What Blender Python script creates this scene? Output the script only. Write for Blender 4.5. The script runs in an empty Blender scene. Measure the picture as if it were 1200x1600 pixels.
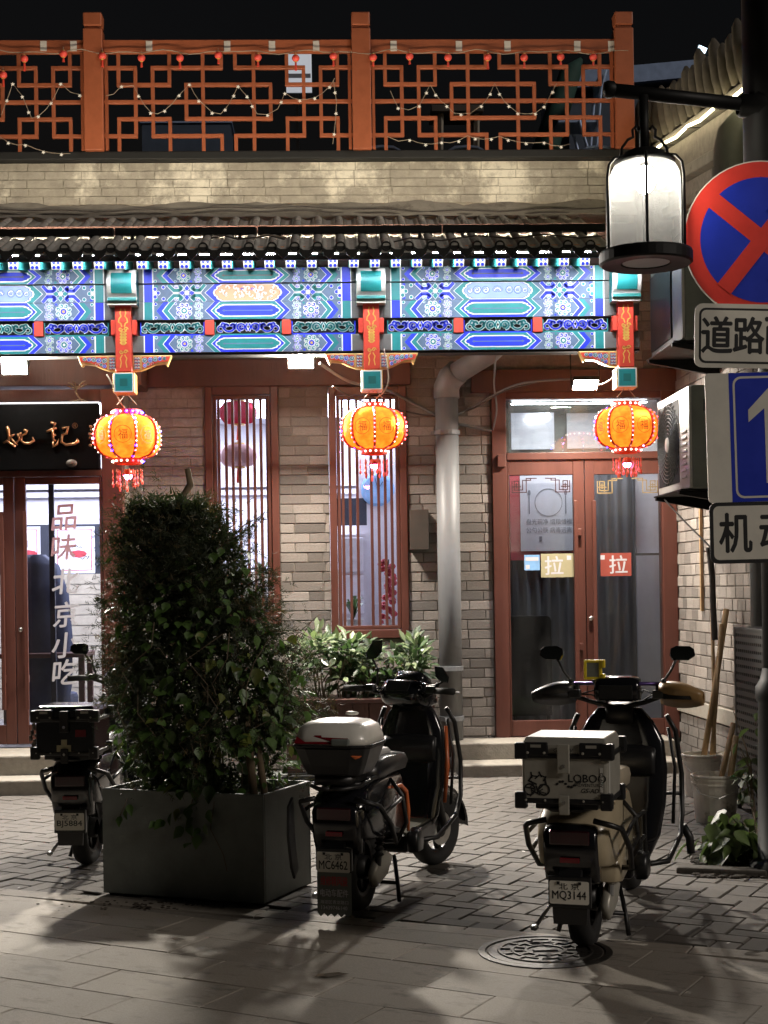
import bpy, math, random
from mathutils import Vector, Matrix
random.seed(7)
R = math.radians
SC = bpy.context.scene
COL = SC.collection

# ------------------------------------------------------------ camera
FPX, HCAM, PPX, PPY, ROLL, YAW = 2311.0, 1.5, 600.0, 920.0, 0.015, R(2.0)
cam_d = bpy.data.cameras.new('camera')
cam_d.sensor_fit = 'VERTICAL'; cam_d.sensor_height = 36.0; cam_d.sensor_width = 27.0
cam_d.lens = FPX / 1600 * 36.0
cam_d.shift_y = (PPY - 800) / 1600.0
cam_d.clip_start = 0.05; cam_d.clip_end = 2000
cam = bpy.data.objects.new('camera', cam_d); COL.objects.link(cam)
cam.matrix_world = (Matrix.Translation((0, 0, HCAM)) @ Matrix.Rotation(-YAW, 4, 'Z')
                    @ Matrix.Rotation(R(90), 4, 'X') @ Matrix.Rotation(-ROLL, 4, 'Z'))
SC.camera = cam

# ------------------------------------------------------------ night sky, sun lamp added as fill, exposure
W = bpy.data.worlds.new('World'); SC.world = W; W.use_nodes = True
wn = W.node_tree.nodes; wn.clear()
sky = wn.new('ShaderNodeTexSky'); sky.sky_type = 'NISHITA'; sky.sun_disc = False
sky.sun_elevation = R(-2.0); sky.sun_rotation = R(128); sky.ozone_density = 1.0; sky.air_density = 1.0; sky.dust_density = 1.0
bg = wn.new('ShaderNodeBackground'); bg.inputs[1].default_value = 0.03
wo = wn.new('ShaderNodeOutputWorld')
W.node_tree.links.new(sky.outputs[0], bg.inputs[0]); W.node_tree.links.new(bg.outputs[0], wo.inputs[0])
sun_d = bpy.data.lights.new('sun', 'SUN'); sun_d.energy = 0.95; sun_d.angle = R(12); sun_d.color = (1.0, 0.90, 0.80)
sun = bpy.data.objects.new('sun', sun_d); COL.objects.link(sun)
sun.rotation_euler = (R(64), 0, R(52))
sun.location = (9, -7, 7)
vs = SC.view_settings
vs.view_transform = 'Standard'; vs.look = 'None'; vs.gamma = 1.0; vs.exposure = 0.0
SC.render.engine = 'CYCLES'
SC.cycles.use_denoising = True
SC.cycles.sample_clamp_indirect = 4.0
SC.cycles.max_bounces = 7; SC.cycles.diffuse_bounces = 3; SC.cycles.glossy_bounces = 3
SC.cycles.transmission_bounces = 5; SC.cycles.transparent_max_bounces = 16
SC.cycles.caustics_reflective = False; SC.cycles.caustics_refractive = False

# ------------------------------------------------------------ measuring helpers: a direction of sight and the plane a thing stands in
def ray(px, py):
    dx, dy = px - PPX, py - PPY
    c, s = math.cos(ROLL), math.sin(ROLL)
    a = (dx * c - dy * s) / FPX; b = (dy * c + dx * s) / FPX
    return Vector((a * math.cos(YAW) + math.sin(YAW), -a * math.sin(YAW) + math.cos(YAW), -b))
def at(px, py, Y):
    d = ray(px, py); t = Y / d.y
    return Vector((d.x * t, Y, HCAM + d.z * t))
def gnd(px, py, z=0.0):
    d = ray(px, py); t = (z - HCAM) / d.z
    return Vector((d.x * t, d.y * t, z))
def rect(x0, y0, x1, y1, Y):
    ym, xm = (y0 + y1) / 2, (x0 + x1) / 2
    return at(x0, ym, Y).x, at(x1, ym, Y).x, at(xm, y1, Y).z, at(xm, y0, Y).z
def camw(xc, yc):
    return Vector((xc * math.cos(YAW) + yc * math.sin(YAW), -xc * math.sin(YAW) + yc * math.cos(YAW), 0))

# ------------------------------------------------------------ lettering (built-in font only)
_txt = {}
def glyphs(body, bold=0.0, res=3):
    k = (body, bold, res)
    if k not in _txt:
        c = bpy.data.curves.new('lettering', 'FONT'); c.body = body; c.size = 1.0; c.resolution_u = res; c.offset = bold
        o = bpy.data.objects.new('lettering', c); COL.objects.link(o)
        dg = bpy.context.evaluated_depsgraph_get()
        m = bpy.data.meshes.new_from_object(o.evaluated_get(dg))
        vs_ = [(v.co.x, v.co.y) for v in m.vertices]; fs_ = [tuple(p.vertices) for p in m.polygons]
        bpy.data.objects.remove(o); bpy.data.curves.remove(c); bpy.data.meshes.remove(m)
        x0 = min(v[0] for v in vs_); x1 = max(v[0] for v in vs_); y0 = min(v[1] for v in vs_); y1 = max(v[1] for v in vs_)
        cx, cy = (x0 + x1) / 2, (y0 + y1) / 2
        _txt[k] = ([(v[0] - cx, v[1] - cy) for v in vs_], fs_, x1 - x0, y1 - y0)
    return _txt[k]
for t_, b_ in [('道', .028), ('路', .028), ('两', .028), ('侧', .028), ('机', .028), ('动', .028), ('车', .028), ('福', .012), ('拉', .018),
               ('姚', .03), ('记', .03), ('品', .02), ('味', .02), ('北', .02), ('京', .02), ('小', .02), ('吃', .02), ('MC6462', .018), ('MQ3144', .018),
               ('BJ5884', .018), ('北 京', .012), ('电动车配件', .014), ('GS-ADV', .012), ('LOBOO', .02), ('ADVENTURE', .0),
               ('盘光碗净 惜粮惜福', .0), ('公勺公筷 病毒远离', .0), ('CUBE', .012), ('维修精风骏', .02), ('海淀区青龙路口', 0), ('13439746140', 0), ('®', 0)]:
    glyphs(t_, 0)

# ------------------------------------------------------------ mesh builder
class MB:
    def __init__(s): s.v = []; s.f = []; s.mi = []; s.cur = 0
    def m(s, i): s.cur = i; return s
    def add(s, vs_, fs_):
        o = len(s.v); s.v += [tuple(v) for v in vs_]
        s.f += [tuple(i + o for i in f) for f in fs_]; s.mi += [s.cur] * len(fs_); return s
    def box(s, x0, x1, y0, y1, z0, z1):
        v = [(x, y, z) for z in (z0, z1) for y in (y0, y1) for x in (x0, x1)]
        return s.add(v, [(0, 2, 3, 1), (4, 5, 7, 6), (0, 1, 5, 4), (2, 6, 7, 3), (0, 4, 6, 2), (1, 3, 7, 5)])
    def obox(s, c, h, M3):
        c = Vector(c)
        v = [c + M3 @ Vector((x * h[0], y * h[1], z * h[2])) for z in (-1, 1) for y in (-1, 1) for x in (-1, 1)]
        return s.add(v, [(0, 2, 3, 1), (4, 5, 7, 6), (0, 1, 5, 4), (2, 6, 7, 3), (0, 4, 6, 2), (1, 3, 7, 5)])
    def bar(s, p, q, w, h, up=(0, 0, 1)):
        p, q = Vector(p), Vector(q); d = (q - p); L = d.length; d.normalize()
        u = Vector(up); x = d.cross(u)
        if x.length < 1e-4: x = d.cross(Vector((1, 0, 0)))
        x.normalize(); z = x.cross(d)
        M3 = Matrix((x, d, z)).transposed()
        return s.obox((p + q) / 2, (w / 2, L / 2, h / 2), M3)
    def tube(s, pts, r, n=8, closed=False, cap=True):
        pts = [Vector(p) for p in pts]; k = len(pts)
        rr = r if isinstance(r, (list, tuple)) else [r] * k
        vs_ = []; prev = None
        for i, p in enumerate(pts):
            if closed: t = pts[(i + 1) % k] - pts[i - 1]
            else: t = pts[min(i + 1, k - 1)] - pts[max(i - 1, 0)]
            t.normalize()
            if prev is None:
                a = Vector((0, 0, 1)) if abs(t.z) < .9 else Vector((1, 0, 0))
                x = t.cross(a).normalized()
            else:
                x = prev - t * prev.dot(t)
                x = x.normalized() if x.length > 1e-5 else t.orthogonal().normalized()
            prev = x; y = t.cross(x)
            for j in range(n):
                a = 2 * math.pi * j / n
                vs_.append(p + (x * math.cos(a) + y * math.sin(a)) * rr[i])
        fs_ = []
        for i in range(k if closed else k - 1):
            for j in range(n):
                a = i * n + j; b = i * n + (j + 1) % n; i2 = (i + 1) % k
                fs_.append((a, b, i2 * n + (j + 1) % n, i2 * n + j))
        if cap and not closed:
            fs_.append(tuple(range(n - 1, -1, -1))); fs_.append(tuple(range((k - 1) * n, k * n)))
        return s.add(vs_, fs_)
    def lathe(s, prof, c=(0, 0, 0), n=16, axis='z', a0=0, a1=2 * math.pi, rib=None):
        c = Vector(c); vs_ = []; k = len(prof); full = abs(a1 - a0 - 2 * math.pi) < 1e-6
        nn = n if full else n + 1
        for (r, z) in prof:
            for j in range(nn):
                a = a0 + (a1 - a0) * j / n
                rj = r * (rib(a) if rib else 1)
                x, y = rj * math.cos(a), rj * math.sin(a)
                v = {'z': (x, y, z), 'x': (z, x, y), 'y': (x, z, -y)}[axis]
                vs_.append(c + Vector(v))
        fs_ = []
        for i in range(k - 1):
            for j in range(n if full else n):
                j2 = (j + 1) % nn
                fs_.append((i * nn + j, i * nn + j2, (i + 1) * nn + j2, (i + 1) * nn + j))
        return s.add(vs_, fs_)
    def ball(s, c, rx, ry=None, rz=None, n=10, m=6):
        ry = rx if ry is None else ry; rz = rx if rz is None else rz
        c = Vector(c); vs_ = [c + Vector((0, 0, -rz))]
        for i in range(1, m):
            t = -math.pi / 2 + math.pi * i / m
            for j in range(n):
                a = 2 * math.pi * j / n
                vs_.append(c + Vector((rx * math.cos(t) * math.cos(a), ry * math.cos(t) * math.sin(a), rz * math.sin(t))))
        vs_.append(c + Vector((0, 0, rz))); fs_ = []
        for j in range(n): fs_.append((0, 1 + (j + 1) % n, 1 + j))
        for i in range(m - 2):
            for j in range(n):
                a = 1 + i * n + j; b = 1 + i * n + (j + 1) % n
                fs_.append((a, b, b + n, a + n))
        l = len(vs_) - 1; o = 1 + (m - 2) * n
        for j in range(n): fs_.append((o + j, o + (j + 1) % n, l))
        return s.add(vs_, fs_)
    def prism(s, out, y0, y1):           # outline in x,z pushed from y0 (front) to y1
        n = len(out)
        v = [(p[0], y0, p[1]) for p in out] + [(p[0], y1, p[1]) for p in out]
        return s.add(v, [tuple(range(n)), tuple(range(2 * n - 1, n - 1, -1))] + [(i, i + n, (i + 1) % n + n, (i + 1) % n) for i in range(n)])
    def prismx(s, out, x0, x1):          # outline in y,z pushed along x
        n = len(out)
        v = [(x0, p[0], p[1]) for p in out] + [(x1, p[0], p[1]) for p in out]
        return s.add(v, [tuple(range(n - 1, -1, -1)), tuple(range(n, 2 * n))] + [(i, (i + 1) % n, (i + 1) % n + n, i + n) for i in range(n)])
    def loft(s, rings, cap=True):
        n = len(rings[0]); v = [p for r_ in rings for p in r_]; fs_ = []
        for i in range(len(rings) - 1):
            for j in range(n):
                a = i * n + j; b = i * n + (j + 1) % n
                fs_.append((a, b, b + n, a + n))
        if cap:
            fs_.append(tuple(range(n - 1, -1, -1))); o = (len(rings) - 1) * n; fs_.append(tuple(range(o, o + n)))
        return s.add(v, fs_)
    def puff(s, prof, w, shrink=.84, x0=0.0):       # side profile (y,z) swelled to a rounded body of half width w
        cy = sum(p[0] for p in prof) / len(prof); cz = sum(p[1] for p in prof) / len(prof)
        rings = []
        for x, k in ((-1, shrink), (-.9, (1 + shrink * 2) / 3 + .03), (-.62, .99), (0, 1.0), (.62, .99), (.9, (1 + shrink * 2) / 3 + .03), (1, shrink)):
            rings.append([(x0 + x * w, cy + (p[0] - cy) * k, cz + (p[1] - cz) * k) for p in prof])
        return s.loft(rings)
    def text(s, body, cx, cz, h, y, bold=0.0, slant=0.0, rot=0.0, w=None, mir=False, plane='y', depth=0.0):
        if bold:
            e = bold * h * .8
            for n_, (du, dv) in enumerate(((e, 0), (-e, 0), (0, e), (0, -e))): s.text(body, cx + du, cz + dv, h, y + (.00012 * (n_ + 1) if plane == 'y' else -.00012 * (n_ + 1)), 0, slant, rot, w, mir, plane)
        vs_, fs_, tw, th = glyphs(body, 0); k = h / th; kx = (w / tw) if w else k
        c_, s_ = math.cos(rot), math.sin(rot); out = []
        for x, z in vs_:
            x, z = x * kx + slant * z * k, z * k
            if mir: x = -x
            x, z = x * c_ - z * s_, x * s_ + z * c_
            out.append((cx + x, y, cz + z) if plane == 'y' else (y, cx + x, cz + z))
        if mir: fs_ = [tuple(reversed(f)) for f in fs_]
        s.add(out, fs_)
        if depth:
            n = len(out); o = len(s.v) - n; cnt = {}
            for f in fs_:
                for i in range(len(f)):
                    e = (f[i], f[(i + 1) % len(f)]); cnt[tuple(sorted(e))] = cnt.get(tuple(sorted(e)), []) + [e]
            s.v += [(p[0], p[1] + depth, p[2]) for p in out]
            for es in cnt.values():
                if len(es) == 1:
                    a, b = es[0]; s.f.append((o + a, o + n + a, o + n + b, o + b)); s.mi.append(s.cur)
        return s
    def build(s, name, mats, parent=None, smooth=False, bevel=0.0, local=False, label=None, seg=2):
        mats = mats if isinstance(mats, (list, tuple)) else [mats]
        if parent is not None: off = Vector((0, 0, 0)) if local else OFF.get(parent.name, Vector((0, 0, 0)))
        elif local: off = Vector((0, 0, 0))
        else:
            xs = [v[0] for v in s.v]; ys = [v[1] for v in s.v]; zs = [v[2] for v in s.v]
            off = Vector(((min(xs) + max(xs)) / 2, (min(ys) + max(ys)) / 2, min(zs)))
        me = bpy.data.meshes.new(name)
        me.from_pydata([(v[0] - off.x, v[1] - off.y, v[2] - off.z) for v in s.v], [], s.f)
        for m_ in mats: me.materials.append(m_)
        if len(mats) > 1: me.polygons.foreach_set('material_index', s.mi)
        if smooth: me.polygons.foreach_set('use_smooth', [True] * len(s.f))
        me.update()
        o = bpy.data.objects.new(name, me); COL.objects.link(o)
        if parent is not None: o.parent = parent
        else: o.location = off
        OFF[o.name] = off
        if smooth == 'auto':
            pass
        if bevel:
            b = o.modifiers.new('bevel', 'BEVEL'); b.width = bevel; b.segments = seg; b.limit_method = 'ANGLE'; b.angle_limit = R(40)
        if label: o['label'] = label
        return o
OFF = {}
def thing(name, label, cat, loc=(0, 0, 0), rz=0.0, group=None):
    o = bpy.data.objects.new(name, None); COL.objects.link(o); o.empty_display_size = .1
    o.location = loc; o.rotation_euler = (0, 0, rz); OFF[o.name] = Vector(loc)
    o['label'] = label; o['category'] = cat
    if group: o['group'] = group
    return o
def tag(o, label, cat, group=None):
    o['label'] = label; o['category'] = cat
    if group: o['group'] = group
    return o
def kind(o, k): o['kind'] = k; return o
def inst(src, name, parent, loc, rot=(0, 0, 0), scale=(1, 1, 1)):     # one more piece that shares its mesh (loc in world, parent unrotated)
    o = bpy.data.objects.new(name, src if isinstance(src, bpy.types.Mesh) else src.data); COL.objects.link(o)
    if parent is not None:
        o.parent = parent; loc = Vector(loc) - OFF.get(parent.name, Vector((0, 0, 0)))
    o.location = loc; o.rotation_euler = rot; o.scale = scale
    return o
def mesh_of(mb, name, mats, smooth=False):
    mats = mats if isinstance(mats, (list, tuple)) else [mats]
    me = bpy.data.meshes.new(name); me.from_pydata(mb.v, [], mb.f)
    for m_ in mats: me.materials.append(m_)
    if len(mats) > 1: me.polygons.foreach_set('material_index', mb.mi)
    if smooth: me.polygons.foreach_set('use_smooth', [True] * len(mb.f))
    me.update(); return me
def copy_tree(o, parent=None):
    c = o.copy(); COL.objects.link(c); c.parent = parent
    OFF[c.name] = OFF.get(o.name, Vector((0, 0, 0)))
    for ch in list(o.children): copy_tree(ch, c)
    return c

# ------------------------------------------------------------ materials
def lin(r, g=None, b=None):
    if g is None: r, g, b = r
    f = lambda c: (c / 255 / 12.92) if c / 255 <= .04045 else ((c / 255 + .055) / 1.055) ** 2.4
    return (f(r), f(g), f(b))
def mat(name, col, rough=.6, metal=0.0, var=.18, scale=9.0, bump=0.0, bscale=60.0, rand=0.0, emit=None, es=0.0, coat=0.0, stain=None, stain_s=2.0, stain_t=.55, trans=0.0, spec=.5, streak=False):
    m = bpy.data.materials.new(name); m.use_nodes = True; nt = m.node_tree; n = nt.nodes; L = nt.links
    p = n['Principled BSDF']
    p.inputs['Roughness'].default_value = rough; p.inputs['Metallic'].default_value = metal
    p.inputs['Specular IOR Level'].default_value = spec
    if coat: p.inputs['Coat Weight'].default_value = coat; p.inputs['Coat Roughness'].default_value = .12
    if trans: p.inputs['Transmission Weight'].default_value = trans
    tc = n.new('ShaderNodeTexCoord'); src = tc.outputs['Object']
    if streak:
        mp = n.new('ShaderNodeMapping'); mp.inputs['Scale'].default_value = (1, 1, .12); L.new(src, mp.inputs[0]); src = mp.outputs[0]
    nz = n.new('ShaderNodeTexNoise'); nz.inputs['Scale'].default_value = scale; nz.inputs['Detail'].default_value = 6; nz.inputs['Roughness'].default_value = .65
    if rand:
        oi = n.new('ShaderNodeObjectInfo'); mu = n.new('ShaderNodeVectorMath'); mu.operation = 'MULTIPLY_ADD'
        cb = n.new('ShaderNodeCombineXYZ')
        for i in range(3): L.new(oi.outputs['Random'], cb.inputs[i])
        mu.inputs[1].default_value = (37, 53, 91); L.new(cb.outputs[0], mu.inputs[0]); L.new(src, mu.inputs[2]); src = mu.outputs[0]
    L.new(src, nz.inputs['Vector'])
    mr = n.new('ShaderNodeMapRange'); mr.inputs[1].default_value = .25; mr.inputs[2].default_value = .75
    mr.inputs[3].default_value = 1 - var; mr.inputs[4].default_value = 1 + var; L.new(nz.outputs[0], mr.inputs[0])
    hv = n.new('ShaderNodeHueSaturation'); hv.inputs['Color'].default_value = (*col, 1)
    base = mr.outputs[0]
    if rand:
        mr2 = n.new('ShaderNodeMapRange'); mr2.inputs[3].default_value = 1 - rand; mr2.inputs[4].default_value = 1 + rand
        L.new(oi.outputs['Random'], mr2.inputs[0])
        mm = n.new('ShaderNodeMath'); mm.operation = 'MULTIPLY'; L.new(base, mm.inputs[0]); L.new(mr2.outputs[0], mm.inputs[1]); base = mm.outputs[0]
    L.new(base, hv.inputs['Value'])
    out = hv.outputs[0]
    if stain:
        n2 = n.new('ShaderNodeTexNoise'); n2.inputs['Scale'].default_value = stain_s; n2.inputs['Detail'].default_value = 8; n2.inputs['Roughness'].default_value = .7
        L.new(src, n2.inputs['Vector'])
        m2 = n.new('ShaderNodeMapRange'); m2.inputs[1].default_value = stain_t; m2.inputs[2].default_value = stain_t + .12; L.new(n2.outputs[0], m2.inputs[0])
        mx = n.new('ShaderNodeMix'); mx.data_type = 'RGBA'; L.new(m2.outputs[0], mx.inputs[0]); L.new(out, mx.inputs[6]); mx.inputs[7].default_value = (*stain, 1)
        out = mx.outputs[2]
    L.new(out, p.inputs['Base Color'])
    r2 = n.new('ShaderNodeMapRange'); r2.inputs[3].default_value = max(.03, rough - .1); r2.inputs[4].default_value = min(1, rough + .1)
    L.new(nz.outputs[0], r2.inputs[0]); L.new(r2.outputs[0], p.inputs['Roughness'])
    if bump:
        n3 = n.new('ShaderNodeTexNoise'); n3.inputs['Scale'].default_value = bscale; n3.inputs['Detail'].default_value = 5; L.new(src, n3.inputs['Vector'])
        bp = n.new('ShaderNodeBump'); bp.inputs['Strength'].default_value = bump; bp.inputs['Distance'].default_value = .01
        L.new(n3.outputs[0], bp.inputs['Height']); L.new(bp.outputs[0], p.inputs['Normal'])
    if emit:
        p.inputs['Emission Color'].default_value = (*emit, 1); p.inputs['Emission Strength'].default_value = es
    return m
def glow(name, col, strength):
    m = bpy.data.materials.new(name); m.use_nodes = True; n = m.node_tree.nodes
    p = n['Principled BSDF']; p.inputs['Base Color'].default_value = (.5, .5, .5, 1); p.inputs['Roughness'].default_value = .5
    p.inputs['Emission Color'].default_value = (*col, 1); p.inputs['Emission Strength'].default_value = strength
    return m
def glass(name, tint=(1, 1, 1), refl=.08, dirt=.05):
    m = bpy.data.materials.new(name); m.use_nodes = True; nt = m.node_tree; n = nt.nodes; L = nt.links
    n.remove(n['Principled BSDF'])
    t = n.new('ShaderNodeBsdfTransparent'); t.inputs[0].default_value = (*tint, 1)
    g = n.new('ShaderNodeBsdfGlossy'); g.inputs['Roughness'].default_value = .03
    d = n.new('ShaderNodeBsdfDiffuse'); d.inputs[0].default_value = (.35, .35, .33, 1)
    fr = n.new('ShaderNodeFresnel'); fr.inputs[0].default_value = 1.45
    ma = n.new('ShaderNodeMath'); ma.operation = 'ADD'; ma.inputs[1].default_value = refl - .04; L.new(fr.outputs[0], ma.inputs[0])
    x1 = n.new('ShaderNodeMixShader'); L.new(ma.outputs[0], x1.inputs[0]); L.new(t.outputs[0], x1.inputs[1]); L.new(g.outputs[0], x1.inputs[2])
    nz = n.new('ShaderNodeTexNoise'); nz.inputs['Scale'].default_value = 3; nz.inputs['Detail'].default_value = 6
    mr = n.new('ShaderNodeMapRange'); mr.inputs[1].default_value = .35; mr.inputs[2].default_value = .8; mr.inputs[4].default_value = dirt * 2.2; L.new(nz.outputs[0], mr.inputs[0])
    x2 = n.new('ShaderNodeMixShader'); L.new(mr.outputs[0], x2.inputs[0]); L.new(x1.outputs[0], x2.inputs[1]); L.new(d.outputs[0], x2.inputs[2])
    L.new(x2.outputs[0], n['Material Output'].inputs[0]); return m
def translucent(name, col, clear=.25, emit=None, es=0.0, var=.0):
    m = bpy.data.materials.new(name); m.use_nodes = True; nt = m.node_tree; n = nt.nodes; L = nt.links
    n.remove(n['Principled BSDF'])
    t = n.new('ShaderNodeBsdfTransparent'); tr = n.new('ShaderNodeBsdfTranslucent'); tr.inputs[0].default_value = (*col, 1)
    d = n.new('ShaderNodeBsdfDiffuse'); d.inputs[0].default_value = (*col, 1)
    a = n.new('ShaderNodeMixShader'); a.inputs[0].default_value = .4; L.new(tr.outputs[0], a.inputs[1]); L.new(d.outputs[0], a.inputs[2])
    b = n.new('ShaderNodeMixShader'); b.inputs[0].default_value = clear; L.new(a.outputs[0], b.inputs[1]); L.new(t.outputs[0], b.inputs[2])
    out = b.outputs[0]
    if emit:
        e = n.new('ShaderNodeEmission'); e.inputs[0].default_value = (*emit, 1); e.inputs[1].default_value = es
        if var:
            tc = n.new('ShaderNodeTexCoord'); nz = n.new('ShaderNodeTexNoise'); nz.inputs['Scale'].default_value = 26; nz.inputs['Detail'].default_value = 6
            L.new(tc.outputs['Object'], nz.inputs['Vector'])
            mr = n.new('ShaderNodeMapRange'); mr.inputs[1].default_value = .3; mr.inputs[2].default_value = .75; mr.inputs[3].default_value = es * (1 - var); mr.inputs[4].default_value = es * (1 + var * 1.6)
            L.new(nz.outputs[0], mr.inputs[0]); L.new(mr.outputs[0], e.inputs[1])
        ad = n.new('ShaderNodeAddShader'); L.new(out, ad.inputs[0]); L.new(e.outputs[0], ad.inputs[1]); out = ad.outputs[0]
    L.new(out, n['Material Output'].inputs[0]); return m
def leafmat(name, col, rand=.45, rough=.45):
    m = mat(name, col, rough, var=.3, scale=25, rand=rand)
    nt = m.node_tree; n = nt.nodes; L = nt.links; p = n['Principled BSDF']
    tr = n.new('ShaderNodeBsdfTranslucent'); tr.inputs[0].default_value = (col[0] * 1.3, col[1] * 1.5, col[2], 1)
    a = n.new('ShaderNodeMixShader'); a.inputs[0].default_value = .25
    L.new(p.outputs[0], a.inputs[1]); L.new(tr.outputs[0], a.inputs[2]); L.new(a.outputs[0], n['Material Output'].inputs[0])
    return m
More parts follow.
